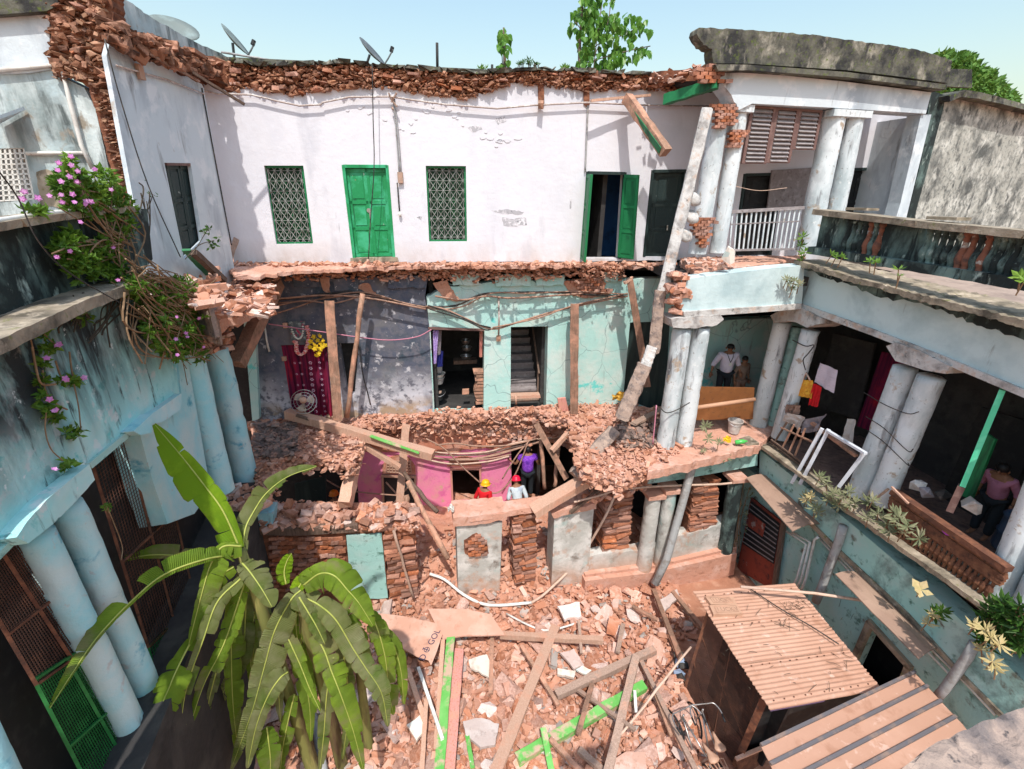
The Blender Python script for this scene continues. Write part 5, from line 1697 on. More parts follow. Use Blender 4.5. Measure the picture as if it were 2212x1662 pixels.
brick_pier('tall bare brick pier standing between the two plastered piers', [(1106, 1104), (1160, 1098), (1158, 1250), (1112, 1268)], .5, seed=4, courses=22)
brick_pier('bare brick pier beside the white round ground floor columns', [(1306, 1078), (1368, 1066), (1358, 1200), (1300, 1210)], .5, seed=5, courses=21, P=off(VF, .15))
brick_pier('bare brick pier at the far right under the teal floor beam', [(1498, 1048), (1556, 1036), (1548, 1150), (1486, 1160)], .5, seed=6, courses=19, P=off(VF, .1))

def plaster_pier(label, quad, depth, caplist, P=VF, side=None):
	q = quadpt(quad, P)
	root = thing('plastered_pier', label, 'pier', Vector((q(.5, 1).x, q(.5, 1).y, 0)), 'plastered piers along the ground floor front')
	m = MB()
	pts = [q(0, 0), q(1, 0), q(1, 1), q(0, 1)]
	for p in pts[2:]:
		p.z = 0
	m.prism(pts, away(P) * depth)
	m.build('shaft', m_pier, root)
	m = MB()
	m.prism(on(off(P, -.08), caplist), away(P) * (depth + .2))
	m.build('cap', m_slabtop, root)
	return root, q
pr, q = plaster_pier('broad plastered pier with a bare brick patch and crumbling pink cap', [(986, 1134), (1085, 1128), (1078, 1278), (990, 1290)], .5, rag([(979, 1120), (1040, 1115), (1095, 1108), (1096, 1122), (1060, 1130), (1010, 1136), (980, 1138), (979, 1120)], 2, 9)[:-1])
slab('bare_patch', off(VF, -.015), rag([(1002, 1168), (1030, 1152), (1052, 1172), (1056, 1196), (1020, 1204), (1004, 1196), (1002, 1168)], 2, 8)[:-1], .02, m_brickdark, pr)
brick_patch(pr, off(VF, -.02), [(1004, 1168), (1030, 1154), (1050, 1172), (1054, 1196), (1020, 1202)], cour=6.5, wid=14)
pr2, q = plaster_pier('broad plastered pier with rusty stains at the right end of the fallen plank', [(1198, 1112), (1283, 1098), (1270, 1246), (1192, 1256)], .55, rag([(1191, 1110), (1240, 1098), (1288, 1088), (1288, 1100), (1240, 1110), (1196, 1120), (1191, 1110)], 2, 9)[:-1])
# fallen lintel slab across the piers
a, b = at(1010, 1112, off(VF, .1)), at(1182, 1086, off(VF, .2))
m = MB()
m.beam(a, b, .42, .15, .06, 8, side=Vector((0, 1, 0)))
m.lone('fallen_lintel', m_slabtop, 'long dusty pink lintel slab lying across the tops of the middle piers', 'lintel')
# left low wall
lowt = thing('low_wall', 'low ruined brick wall under a dark fascia beam behind the banana plant', 'wall', at(700, 1280, VF))
pl_ = on(VF, [(536, 1150), (826, 1146), (838, 1290), (560, 1330)])
for p in pl_[2:]:
	p.z = 0
m = MB()
m.prism(pl_, away(VF) * .4)
m.build('wall_core', m_brickdark, lowt)
for row in range(13):
	for k in range(15):
		x, y = 592 + k * 15.5 + (7 if row % 2 else 0), 1162 + row * 9.2
		if x < 744 and rnd.random() < .82:
			p = at(x, y, off(VF, -.0 + rnd.uniform(-.04, .03)))
			piece('brick', rnd.choice(BRICKS), lowt, p, (rnd.gauss(0, .08), rnd.gauss(0, .06), .21 + rnd.gauss(0, .08)), (.75, .9, rnd.uniform(.9, 1.3)))
slab('plaster_panel', off(VF, -.05), rag([(748, 1158), (824, 1154), (838, 1292), (760, 1296)], 1.5, 14), .06, m_gteal, lowt)
slab('fascia', off(VF, -.10), [(536, 1140), (640, 1143), (772, 1136), (774, 1150), (640, 1158), (536, 1156)], .3, m_wooddark, lowt)
slab('blue_stub', off(VF, -.04), [(540, 1112), (590, 1108), (588, 1142), (540, 1150)], .4, m_lcol, lowt)
m = MB()
m.prism(on(VF, [(560, 1140), (774, 1136), (905, 1136), (905, 1146), (774, 1150), (560, 1156)]), away(VF) * .9)
m.build('wall_head', m_dust, lowt)
spots = []
for _ in range(620):
	x = rnd.uniform(560, 905)
	d = rnd.uniform(-.12, .85)
	p = at(x, 1140, off(VF, 0)) + away(VF) * d + Vector((0, 0, .02 + .26 * max(0, noise.noise(Vector((x * .02, d, 0))) + .3) * rnd.random()))
	s = rnd.choice((.03, .05, .08, .12))
	spots.append((p, s * rnd.uniform(.7, 1.3), rnd.random() < .3))
heap('wall_head_rubble', spots, lowt, kind='stuff')
for _ in range(46):
	x = rnd.uniform(585, 905)
	p = at(x, 1140, off(VF, 0)) + away(VF) * rnd.uniform(-.08, .6) + Vector((0, 0, rnd.uniform(.08, .3)))
	piece('brick', rnd.choice(BRICKSD), lowt, p, (rnd.gauss(0, .4), rnd.gauss(0, .3), rnd.uniform(0, 3)), (1, 1.2, 1.3))
# black sheets for the shade left of the pink wall and behind the piers
slab('void_shade_sheet', off(BW, .05), [(540, 930), (770, 940), (780, 1150), (560, 1160)], .1, m_black, house)
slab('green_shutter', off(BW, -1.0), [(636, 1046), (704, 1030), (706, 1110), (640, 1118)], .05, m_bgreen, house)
slab('void_shade_sheet', off(BW, -.2), [(1330, 900), (1680, 880), (1680, 1180), (1330, 1200)], .1, m_black, house)
# right low parapet with its plinth and the round column pair
rl_ = thing('low_parapet', 'low plastered parapet on a stepped plinth between the right ground floor columns', 'wall', at(1420, 1240, VF))
pp = rag([(1268, 1206), (1300, 1196), (1350, 1193), (1402, 1186)], 2, 9) + rag([(1402, 1180), (1450, 1160), (1520, 1146), (1580, 1124)], 2, 9) + [(1598, 1120), (1590, 1195), (1420, 1232), (1268, 1256)]
slab('parapet', off(VF, .04), pp, .3, m_pier, rl_)
for k, (dy, o) in enumerate(((0, -.10), (14, -.24))):
	pts = on(off(VF, o), [(1264, 1242 + dy), (1420, 1222 + dy), (1592, 1182 + dy), (1592, 1200 + dy), (1420, 1240 + dy), (1264, 1262 + dy)])
	for p in pts[3:]:
		p.z -= .5
	m = MB()
	m.prism(pts, away(VF) * .5)
	m.build('plinth_step', m_slabtop, rl_)
PK = off(VF, -.02)
for i, (t_, b_, r_, lab) in enumerate((((1412, 1066), (1389, 1236), 17, 'white round ground floor column with peeling plaster left of the grey drain pipe'), ((1448, 1054), (1424, 1226), 15, 'white round ground floor column hidden behind the grey drain pipe'), ((1590, 1030), (1566, 1190), 16, 'mould dark round ground floor column in the far right corner'))):
	p = at(*b_, PK)
	rt_ = thing('round_column', lab, 'column', p, 'ground floor round columns')
	column(rt_, PK, t_, b_, r_, m_pier if i < 2 else m_mould, name='shaft', extra=.2)
	pt = at(*t_, PK)
	m = MB()
	m.box(pt, Vector((.24, .04, 0)), Vector((-.04, .24, 0)), Vector((0, 0, .05)))
	m.build('cap', m_slabtop, rt_)

# ------------------------------------------------------------------ courtyard rubble
nx, ny = 150, 150
X0, X1, Y0, Y1 = -6.2, 5.2, 1.0, 13.2
vs, fs = [], []
for j in range(ny + 1):
	for i in range(nx + 1):
		x, y = X0 + (X1 - X0) * i / nx, Y0 + (Y1 - Y0) * j / ny
		z = hz(x, y) - .05 + .05 * noise.noise(Vector((x * 4, y * 4, 1))) + .03 * noise.noise(Vector((x * 11, y * 11, 2)))
		if x > 4.9 or x < -6.0:
			z = -.1
		vs.append((x, y, z))
for j in range(ny):
	for i in range(nx):
		a = j * (nx + 1) + i
		fs.append((a, a + 1, a + nx + 2, a + nx + 1))
m = MB()
m.add(vs, fs)
put('rubble_bed', m.mesh('rubble_bed', True), m_dust, kind='stuff', label='dust and crumbs filling the courtyard floor')
def in_shack(p):
	return p.x > 3.9 and p.y < 8.4
spots = []
k = 0
while k < 13500:
	px, py = rnd.uniform(330, 1560), rnd.uniform(1120, 1720)
	p = at(px, py, ('g', 0))
	if in_shack(p) or p.x > 4.9 or p.y > frontY(p.x) + 2.2:
		continue
	if py < 1290 and rnd.random() < .35:
		continue
	if px > 1440 and py < 1330 and rnd.random() < .6:
		continue
	u = rnd.random()
	s = .022 if u < .35 else (.045 if u < .68 else (.075 if u < .90 else .11))
	s *= rnd.uniform(.7, 1.35)
	p.z += rnd.uniform(0, .05) + s * .15
	spots.append((p, s, rnd.random() < .45))
	k += 1
heap('courtyard_rubble', spots, None, tints=TINTS[:7] + PINKS + [(.40, .36, .33)], kind='stuff', label='small broken masonry covering the courtyard')
CM = [chunk_mesh(i, m_chunkA) for i in range(0, 5)] + [chunk_mesh(i, m_chunkB) for i in range(5, 10)]
FM = [chunk_mesh(i, m_chunkB) for i in range(10, 14)] + [chunk_mesh(i, m_chunkA) for i in range(14, 16)]
def lying(name, me, px, py, size, label, cat, group, dz=.05, tilt=.35, sc=(1, 1, 1), rz=None):
	p = at(px, py, ('g', dz))
	o = piece(name, me, None, p, (rnd.gauss(0, tilt), rnd.gauss(0, tilt), rnd.uniform(0, 6.28) if rz is None else rz), (size * sc[0], size * sc[1], size * sc[2]))
	return tag(o, label, cat, group)
cnt = 0
while cnt < 250:
	px, py = rnd.uniform(820, 1500), rnd.uniform(1270, 1690)
	if rnd.random() < .12:
		px = rnd.uniform(420, 820)
		py = rnd.uniform(1450, 1680)
	p = at(px, py, ('g', 0))
	if in_shack(p):
		continue
	cnt += 1
	u = rnd.random()
	if u < .40:
		s = rnd.uniform(.9, 1.25)
		lying('broken_brick', rnd.choice(BRICKSD), px, py, s, 'broken red brick lying loose in the courtyard rubble', 'brick', 'loose bricks in the courtyard rubble', rnd.uniform(.05, .12), .4, (rnd.uniform(.5, 1), 1, 1.1))
	elif u < .70:
		s = rnd.uniform(.07, .20)
		lying('masonry_lump', rnd.choice(CM), px, py, s, 'angular dusty lump of masonry in the courtyard rubble', 'masonry lump', 'masonry lumps in the courtyard rubble', rnd.uniform(.04, .1), .6, (1.2, .9, .65))
	else:
		s = rnd.uniform(.12, .24) if rnd.random() < .7 else rnd.uniform(.24, .36)
		lying('plaster_piece', rnd.choice(FM), px, py, s, 'flat broken piece of lime plaster in the courtyard rubble', 'plaster piece', 'plaster pieces in the courtyard rubble', rnd.uniform(.05, .13), .3, (1.1, .85, 1))

def flat_piece(name, poly, dz, th, mat, label, cat, group=None, tilt=0.0, rough=2):
	pts = [at(x, y, ('g', dz)) for x, y in (rag(poly + [poly[0]], rough, 9)[:-1] if rough else poly)]
	c = sum(pts, Vector()) / len(pts)
	for p in pts:
		p.z = c.z + (p - c).x * tilt + (p - c).y * .06
	m = MB()
	m.prism(pts, Vector((0, 0, -th)))
	return m.lone(name, mat, label, cat, group)
flat_piece('plaster_slab', [(1012, 1424), (1052, 1416), (1068, 1448), (1060, 1462), (1016, 1442)], .28, .05, m_chunkC, 'creamy white slab of broken plaster beside the green plank', 'plaster slab', None, .05)
flat_piece('plaster_slab', [(1000, 1562), (1040, 1552), (1078, 1562), (1070, 1606), (1038, 1612), (1006, 1590)], .25, .07, m_chunkB, 'large pink plaster slab low in the courtyard right of the pink plank', 'plaster slab', None, -.05)
flat_piece('plaster_slab', [(1328, 1640), (1352, 1624), (1394, 1622), (1398, 1664), (1320, 1668)], .25, .07, m_chunkB, 'flat dusty slab at the bottom edge near the bicycles', 'plaster slab')
flat_piece('plaster_slab', [(1210, 1412), (1240, 1398), (1262, 1436), (1240, 1448)], .25, .06, m_chunkB, 'square pale slab right of the long dusty board', 'plaster slab')
flat_piece('plaster_slab', [(1244, 1448), (1258, 1436), (1278, 1446), (1266, 1458)], .25, .05, m_chunkC, 'small white topped block beside the square pale slab', 'plaster slab')
flat_piece('plaster_slab', [(1204, 1444), (1244, 1446), (1240, 1464), (1204, 1458)], .22, .07, m_chunkC, 'half green painted plaster block under the square pale slab', 'plaster slab')
flat_piece('plaster_slab', [(1204, 1310), (1252, 1302), (1256, 1330), (1220, 1336)], .25, .08, m_chunkB, 'broad pale plaster lump in the middle of the courtyard', 'plaster slab')
flat_piece('plaster_slab', [(878, 1566), (912, 1540), (920, 1570), (900, 1600)], .25, .06, m_chunkC, 'bright white broken plaster right of the banana leaves', 'plaster slab')
flat_piece('plaster_slab', [(1416, 1300), (1462, 1274), (1468, 1290), (1430, 1326)], .25, .06, m_chunkB, 'smooth pink lump between the two right hand planks', 'plaster slab')
o = lying('brick_block', BRICKSD[2], 1324, 1352, 1.6, 'upright dark red brick in the middle of the rubble', 'brick', None, .2, .1, (1, 1.2, 1.6), 1.2)
# plywood sheet and cardboard
pw = flat_piece('plywood_sheet', [(924, 1307), (1000, 1316), (1060, 1331), (1090, 1374), (1000, 1378), (956, 1377)], .42, .035, m_pinkply, 'large dusty pale plywood sheet lying on the rubble', 'board', None, .0, 0)
cpts = [(803, 1322), (870, 1336), (945, 1353), (956, 1380), (944, 1418), (932, 1448), (926, 1436), (900, 1428), (872, 1414), (870, 1400), (826, 1376)]
cp = [at(x, y, ('g', .32)) for x, y in cpts]
cz = max(p.z for p in cp)
for p in cp:
	p.z = cz - .02
cb = thing('cardboard_sheet', 'flattened cardboard carton printed with dark blue letters lying left of the green plank', 'cardboard', at(880, 1390, ('g', .3)))
m = MB()
m.prism(cp, Vector((0, 0, -.012)))
m.build('sheet', m_card, cb)
def text3d(txt, origin, xd, yd, size, mat, parent, name='lettering', th=.002):
	cu = bpy.data.curves.new('t', 'FONT')
	cu.body = txt
	cu.size = 1
	cu.extrude = 0
	o = bpy.data.objects.new('t', cu)
	COL.objects.link(o)
	dg = bpy.context.evaluated_depsgraph_get()
	me = bpy.data.meshes.new_from_object(o.evaluated_get(dg))
	bpy.data.objects.remove(o)
	xd, yd = xd.normalized() * size, yd.normalized() * size
	for v in me.vertices:
		v.co = origin + xd * v.co.x + yd * v.co.y
	me.materials.clear()
	return put(name, me, mat, parent)
zc = cz - .014
def cpz(x, y):
	p = at(x, y, ('z', zc))
	return p
o0, o1 = cpz(915, 1430), cpz(952, 1362)
xd = o1 - o0
yd = Vector((-xd.y, xd.x, 0))
if (cpz(900, 1390) - o0).dot(yd) < 0:
	yd = -yd
Lx = xd.length
sz = .20
text3d('D', o0 + xd * .02, xd, yd, sz, m_ink, cb)
text3d('GOL', o0 + xd * .50, xd, yd, sz, m_ink, cb)
m = MB()
c = o0 + xd * .34 + yd.normalized() * .07
x1, y1 = xd.normalized(), yd.normalized()
for k in range(12):
	a0, a1 = k * math.pi / 6, (k + 1) * math.pi / 6
	m.beam(c + (x1 * math.cos(a0) + y1 * math.sin(a0)) * .06, c + (x1 * math.cos(a1) + y1 * math.sin(a1)) * .06, .012, .002)
m.beam(c - x1 * .06, c + x1 * .06, .016, .002)
m.beam(c - y1 * .06, c + y1 * .09, .016, .0025)
m.beam(c + y1 * .09 - x1 * .03, c + y1 * .09 + x1 * .03, .016, .002)
m.build('emblem', m_ink, cb)
o0 = cpz(822, 1352)
text3d('D', o0 + x1 * .02, x1, y1, .17, m_ink, cb)
m = MB()
c = cpz(812, 1362)
for k in range(4):
	a0, a1 = k * math.pi / 2 + .7, (k + 1) * math.pi / 2 + .7
	m.beam(c + (x1 * math.cos(a0) + y1 * math.sin(a0)) * .05, c + (x1 * math.cos(a1) + y1 * math.sin(a1)) * .05, .014, .002)
m.build('emblem', m_ink, cb)

# ------------------------------------------------------------------ timbers
def timber(label, a, Pa, b, Pb, wpx, mat, ratio=.7, name='timber', cat='timber', group=None, jit=.10, seg=9, roll=0.0, rnd_=False):
	p0 = at(*a, Pa)
	p1 = at(*b, Pb)
	wd = wpx * m_per_px((p0 + p1) / 2)
	m = MB()
	if rnd_:
		k = 6
		pts = [p0.lerp(p1, i / k) + Vector((rnd.uniform(-1, 1), rnd.uniform(-1, 1), rnd.uniform(-1, 1))) * wd * .15 for i in range(k + 1)]
		m.tube(pts, [wd / 2 * rnd.uniform(.85, 1.1) for _ in pts], 8)
		return m.lone(name, mat, label, cat, group, smooth=True)
	m.beam(p0, p1, wd, wd * ratio, jit, seg, roll=roll)
	return m.lone(name, mat, label, cat, group)
G = lambda d: ('g', d)
TB = [
 ('long bright green plank standing out of the rubble below the plywood', (974, 1378), .40, (946, 1690), .35, 19, m_green, .35),
 ('long pink washed plank beside the bright green plank', (992, 1404), .33, (968, 1690), .28, 22, m_pinkwood, .35),
 ('narrow brown timber left of the bright green plank', (957, 1384), .33, (942, 1620), .22, 10, m_woodpale, .8),
 ('thin whitish rod ending in a wire tie against the green plank', (904, 1443), .35, (956, 1597), .45, 7, m_pvc, .8),
 ('short pale timber below the cardboard', (881, 1446), .25, (917, 1556), .25, 10, m_woodpale, .8),
 ('slim upright timber low in the rubble left of the green plank', (921, 1512), .25, (910, 1690), .25, 10, m_woodpale, .8),
 ('short green strip right of the pink plank', (1009, 1588), .25, (1021, 1660), .28, 9, m_green, .4),
 ('long dusty board running from mid courtyard to the bottom edge', (1200, 1352), .40, (1066, 1680), .30, 22, m_woodpale, .3),
 ('thin timber crossing the long dusty board', (1126, 1396), .38, (1206, 1524), .25, 8, m_wood, .8),
 ('rounded grey beam slanting up to the right above the green beam', (1200, 1502), .30, (1415, 1404), .35, 15, m_woodgrey, .9),
 ('dark grey post crossing over the big green beam', (1374, 1420), .42, (1308, 1690), .42, 17, m_woodgrey, .9),
 ('big green painted beam with a white upper edge', (1117, 1641), .25, (1392, 1482), .30, 20, m_green, .8),
 ('thin grey stick lying across the green beam', (1243, 1487), .30, (1371, 1577), .42, 8, m_woodgrey, .8),
 ('short dark batten leaning on the green beam', (1278, 1480), .30, (1250, 1585), .42, 10, m_wood, .8),
 ('green strip crossing under the lower end of the green beam', (1173, 1572), .42, (1196, 1690), .30, 13, m_green, .4),
 ('brown stick at the bottom beside the crossing green strip', (1188, 1596), .38, (1275, 1690), .25, 10, m_wood, .8),
 ('grey timber end at the bottom edge', (1250, 1620), .30, (1330, 1690), .25, 13, m_woodgrey, .8),
 ('very long grey pole running down to the bicycles', (1384, 1428), .30, (1520, 1700), .55, 10, m_woodgrey, .9),
 ('reddish plank leaning right of the rubble centre', (1412, 1274), .25, (1470, 1424), .35, 10, m_wood, .7),
 ('brown plank end beside the corrugated roof', (1452, 1278), .25, (1520, 1360), .30, 9, m_wood, .7),
 ('long thin door edge with a green underside below the plywood', (1080, 1372), .36, (1302, 1384), .36, 12, m_woodpale, 1.0),
 ('short thin stick standing at the end of the door edge', (1250, 1340), .45, (1256, 1412), .25, 6, m_woodgrey, .9),
 ('short grey batten right of the dark red brick', (1346, 1350), .35, (1334, 1410), .25, 9, m_woodgrey, .8),
 ('narrow brown plank beside the long reddish plank', (1365, 1310), .3, (1420, 1340), .25, 7, m_wood, .8),
 ('thin reddish strip right of the grey post', (1392, 1440), .35, (1450, 1590), .3, 7, m_wood, .8),
 ('small white strip over the upper end of the green beam', (1371, 1492), .42, (1374, 1540), .38, 6, m_pvc, .6),
 ('brown board half buried low in the rubble', (1063, 1372), .25, (1060, 1500), .2, 9, m_wood, .6),
]
for lab, a, da, b, db, wpx, mt, ra in TB:
	timber(lab, a, G(da), b, G(db), wpx, mt, ra)
timber('pale bamboo rod slanting from the bicycles up to the mesh cage', (1492, 1398), G(1.0), (1335, 1596), G(.35), 5.5, m_rope, .9, rnd_=True, name='rod', cat='rod')
# leaning and hanging timbers on the ruin
timber('old yellowish beam lying across the broken floor edge', (620, 893), ('z', F1 + .45), (936, 984), off(BW, -2.0), 20, m_woodpale, .9)
timber('green painted strip nailed along the yellowish beam', (800, 942), off(BW, -1.55), (905, 978), off(BW, -2.02), 9, m_green, .2)
timber('thin dark batten behind the yellowish beam', (640, 897), ('z', F1 + .5), (757, 934), off(BW, -1.1), 6, m_wooddark, .8)
timber('slim timber hanging below the yellowish beam', (752, 942), off(BW, -1.2), (864, 1010), off(BW, -1.6), 11, m_woodpale, .8)
timber('upright dusty post in front of the pink wall', (877, 918), off(BW, -.7), (862, 1100), off(BW, -1.3), 16, m_woodpale, .8)
timber('thick dusty beam hanging down at the edge of the dark hole', (776, 960), off(BW, -1.5), (744, 1092), off(VF, .3), 24, m_woodpale, 1.0)
timber('long round bamboo pole leaning into the gap beside the plastered pier', (880, 1040), off(VF, .9), (966, 1208), off(VF, -.2), 12, m_wood, rnd_=True, name='pole', cat='pole')
timber('dark pole lying behind the bamboo pole', (872, 1022), off(BW, -1.4), (944, 1108), off(VF, .8), 9, m_wooddark, rnd_=True, name='pole', cat='pole')
timber('thin stick leaning on the left brick pier', (850, 1146), off(VF, -.15), (895, 1298), G(.1), 6, m_woodgrey, rnd_=True, name='stick', cat='stick')
timber('short stub of a sawn post beside the hanging bamboo pole', (878, 1072), off(VF, .9), (876, 1108), off(VF, .8), 13, m_wood, rnd_=True, name='post_stub', cat='post')
timber('square dusty post standing in front of the crimson curtain', (711, 650), off(BW, -.55), (730, 908), off(BW, -.75), 19, m_wood, .9, name='post', cat='post')
timber('round dark post leaning beside the curtain doorway', (784, 634), off(BW, -.5), (749, 902), off(BW, -.6), 11, m_wood, rnd_=True, name='post', cat='post')
timber('brown post standing against the teal wall', (1241, 657), off(BW, -.45), (1240, 896), off(BW, -.6), 17, m_wood, .9, name='post', cat='post')
timber('slanting brown post behind the broken column strip', (1361, 606), off(BW, -.7), (1399, 834), off(BW, -.9), 14, m_wood, .9, name='post', cat='post')
timber('short yellow brown stick at the top of the slanting post', (1349, 612), off(BW, -.8), (1366, 600), off(BW, -.7), 6, m_woodpale, .9)
timber('heavy dusty timber slanting out from the left terrace corner', (598, 612), off(BW, -.4), (512, 786), off(BW, -2.2), 27, m_wood, .9)
timber('fallen plank leaning down from the broken floor to the pier tops', (1376, 972), off(VF, .15), (1150, 1106), off(VF, -.1), 32, m_woodpale, .55)
timber('dark pipe like batten under the big fallen plank', (1352, 1012), off(VF, .0), (1232, 1108), off(VF, -.15), 7, m_wooddark, .9)
timber('slanted timber leaning left of the fallen concrete strip', (1158, 916), off(BW, -.9), (1224, 1034), off(BW, -1.6), 13, m_wood, .8)
timber('short pale timber crossing the slanted timber', (1239, 922), off(BW, -1.2), (1192, 974), off(BW, -1.4), 10, m_woodpale, .8)
timber('short pale timber to the right of the crossing one', (1268, 920), off(BW, -1.1), (1240, 949), off(BW, -1.2), 9, m_woodpale, .8)
timber('pale timber lying under the fallen concrete strip', (1238, 956), off(BW, -1.3), (1356, 980), off(VF, .6), 10, m_woodpale, .8)
timber('thin brown prop in the dark doorway right of the pink wall', (1169, 950), off(BW, -.9), (1177, 1056), off(BW, -1.2), 9, m_wood, rnd_=True, name='prop', cat='pole')
timber('second brown prop under the slanted timber', (1206, 968), off(BW, -1.0), (1199, 1052), off(BW, -1.3), 9, m_wood, rnd_=True, name='prop', cat='pole')
HB = timber('hanging green beam with a dusty top below the broken roof', (1355, 212), off(BW, -.3), (1438, 330), off(BW, -1.6), 20, m_wood, 1.0)
a, b = at(1350, 220, off(BW, -.32)), at(1426, 326, off(BW, -1.62))
m = MB()
m.beam(a, b, .02, .15, .02, 3, side=Vector((1, 0, 0)))
m.build('green_face', m_dgreen, HB)
timber('green painted roof beam jammed under the right roof corner', (1437, 216), off(UF, .8), (1550, 180), off(UF, -.05), 20, m_dgreen, 1.0)
timber('pale lath jutting out at the roof edge', (1276, 218), off(BW, -.4), (1404, 206), off(BW, -.2), 7, m_woodpale, .7)
timber('thin rod hanging at the top of the white return wall', (298, 104), off(RT, -.2), (430, 176), off(RT, -.25), 5, m_wood, .8, name='rod', cat='rod')
timber('broken rod ending over the left window of the white wall', (416, 157), off(RT, -.3), (528, 226), off(BW, -.8), 6, m_wooddark, .8, name='rod', cat='rod')
timber('narrow worn board leaning in the corner of the white walls', (511, 516), off(BW, -.15), (492, 570), off(BW, -.5), 11, m_woodgrey, .4)
timber('green board fallen against the dark upper left door', (402, 540), off(RT, -.4), (452, 594), ('z', 8.75), 15, m_dgreen, .3)
timber('dark beam end poking out of the left debris', (418, 545), off(RT, -.5), (484, 606), ('z', 8.7), 13, m_wooddark, .9)
timber('short pale timber stub standing in the left debris', (436, 556), ('z', 9.0), (430, 590), ('z', 8.7), 15, m_woodpale, .8)
timber('flat board lying on the shaded floor behind the broken strip', (1440, 880), ('z', F1 + .25), (1368, 916), ('z', F1 + .3), 14, m_woodgrey, .3)

# ------------------------------------------------------------------ the toppled column strip
def strip(label, pts, wpx, P0, P1, mat=m_greyconc, seed=1, th=.8):
	n = 14
	r = random.Random(seed)
	P = [at(pts[0][0] + (pts[1][0] - pts[0][0]) * i / n, pts[0][1] + (pts[1][1] - pts[0][1]) * i / n, off(P0, P1 * i / n)) for i in range(n + 1)]
	d = (P[-1] - P[0]).normalized()
	m = MB()
	vs = []
	side = d.cross(P[0] - EYE).normalized()
	up = side.cross(d)
	for i, p in enumerate(P):
		w_ = wpx * m_per_px(p) / 2
		for k in range(10):
			a = 2 * math.pi * k / 10
			cx, cy = math.cos(a), math.sin(a)
			cx = math.copysign(abs(cx) ** .5, cx)
			cy = math.copysign(abs(cy) ** .5, cy)
			q = p + side * cx * w_ * (1 + r.uniform(-.09, .09)) + up * cy * w_ * th * (1 + r.uniform(-.08, .08)) + d * r.uniform(-.02, .02)
			vs.append(q)
	fs = []
	for i in range(n):
		for k in range(10):
			a, b = i * 10 + k, i * 10 + (k + 1) % 10
			fs.append((a, b, b + 10, a + 10))
	fs += [tuple(range(9, -1, -1)), tuple(range(n * 10, n * 10 + 10))]
	m.add(vs, fs)
	return m.lone('column_piece', mat, label, 'column piece', 'pieces of the toppled broken column')
UX = off(UF, -.25)
strip('longest pale piece of the broken column leaning down from the roof', ((1528, 238), (1431, 634)), 25, UX, -.5, seed=1)
strip('short broken column piece just below the long leaning piece', ((1427, 628), (1412, 762)), 25, off(UX, -.5), -.1, seed=2, mat=m_concrete)
strip('small broken column knuckle in the middle of the zigzag', ((1409, 748), (1392, 800)), 24, off(UX, -.6), -.1, seed=3)
strip('slanting broken column piece resting on the floor rubble', ((1393, 788), (1344, 904)), 32, off(UX, -.7), -.1, seed=4, mat=m_concrete)
strip('fallen column piece tipped over the floor edge above the big plank', ((1326, 930), (1240, 1028)), 30, off(VF, .6), -.5, seed=5, mat=m_concrete)
# ------------------------------------------------------------------ tin shacks, lower right
def tin_roof(name, c, n, amp, mat, parent, axis_v=True, seam=False):
	"""corners c = [a, b, c, d]; ridges run from side ad to side bc"""
	a, b, cc, d = c
	m = MB()
	vs, fs = [], []
	N = n * 6
	K = 10
	for i in range(N + 1):
		v = i / N
		h = amp * math.sin(v * n * 2 * math.pi)
		if seam:
			f = (v * n) % 1.0
			h = amp if f < .10 else 0
		for j in range(K + 1):
			u = j / K
			p = a.lerp(b, u).lerp(d.lerp(cc, u), v)
			e = .012 * noise.noise(Vector((i * 3.3, j * .2, 1))) if j in (0, K) else 0
			vs.append(p + Vector((e * 3, 0, h + .015 * noise.noise(p * 1.7))))
	for i in range(N):
		for j in range(K):
			q = i * (K + 1) + j
			fs.append((q, q + 1, q + K + 2, q + K + 1))
	m.add(vs, fs)
	m.add([v - Vector((0, 0, .012)) for v in vs], [f[::-1] for f in fs])
	return m.build(name, mat, parent, smooth=False, fix=False)
ZR = ('z', 2.35)
A, B, Cc, D = at(1497, 1277, ('z', 2.42)), at(1716, 1260, ('z', 2.42)), at(1906, 1490, ZR), at(1664, 1534, ZR)
sh = thing('mesh_shed', 'shed with a dusty tan corrugated roof and a rusty mesh cage side', 'shed', Vector((5.2, 6.6, 0)))
tin_roof('roof', [A, B, Cc, D], 30, .007, m_tin, sh)
m = MB()
m.beam(at(1664, 1533, ('z', 2.27)), at(1780, 1512, ('z', 2.27)), .03, .06)
m.build('fascia', m_purpleedge, sh)
# posts and mesh cage
t0, t1 = at(1531, 1318, ('z', 2.34)), at(1652, 1508, ('z', 2.30))
b0, b1 = at(1478, 1492, ('z', .15)), at(1588, 1655, ('z', .15))
mm = MB()
mm.beam(t0, b0, .06, .06)
mm.build('post', m_rust, sh)
mm = MB()
mm.beam(t1, b1, .12, .05, .03, 3)
mm.build('post', m_rust, sh)
q = lambda u, v: t0.lerp(t1, u).lerp(b0.lerp(b1, u), v)
m = MB()
def wire(m, a, b, r):
	d = (b - a).normalized()
	s = d.orthogonal().normalized()
	t = d.cross(s)
	vs = [p + (s * math.cos(k * 2.0944) + t * math.sin(k * 2.0944)) * r for p in (a, b) for k in range(3)]
	m.add(vs, [(0, 1, 4, 3), (1, 2, 5, 4), (2, 0, 3, 5)])
for i in range(71):
	wire(m, q(i / 70, 0), q(i / 70, 1), .004)
for j in range(71):
	wire(m, q(0, j / 70), q(1, j / 70), .004)
m.build('wire_mesh', m_rustmesh, sh, kind='stuff', fix=False)
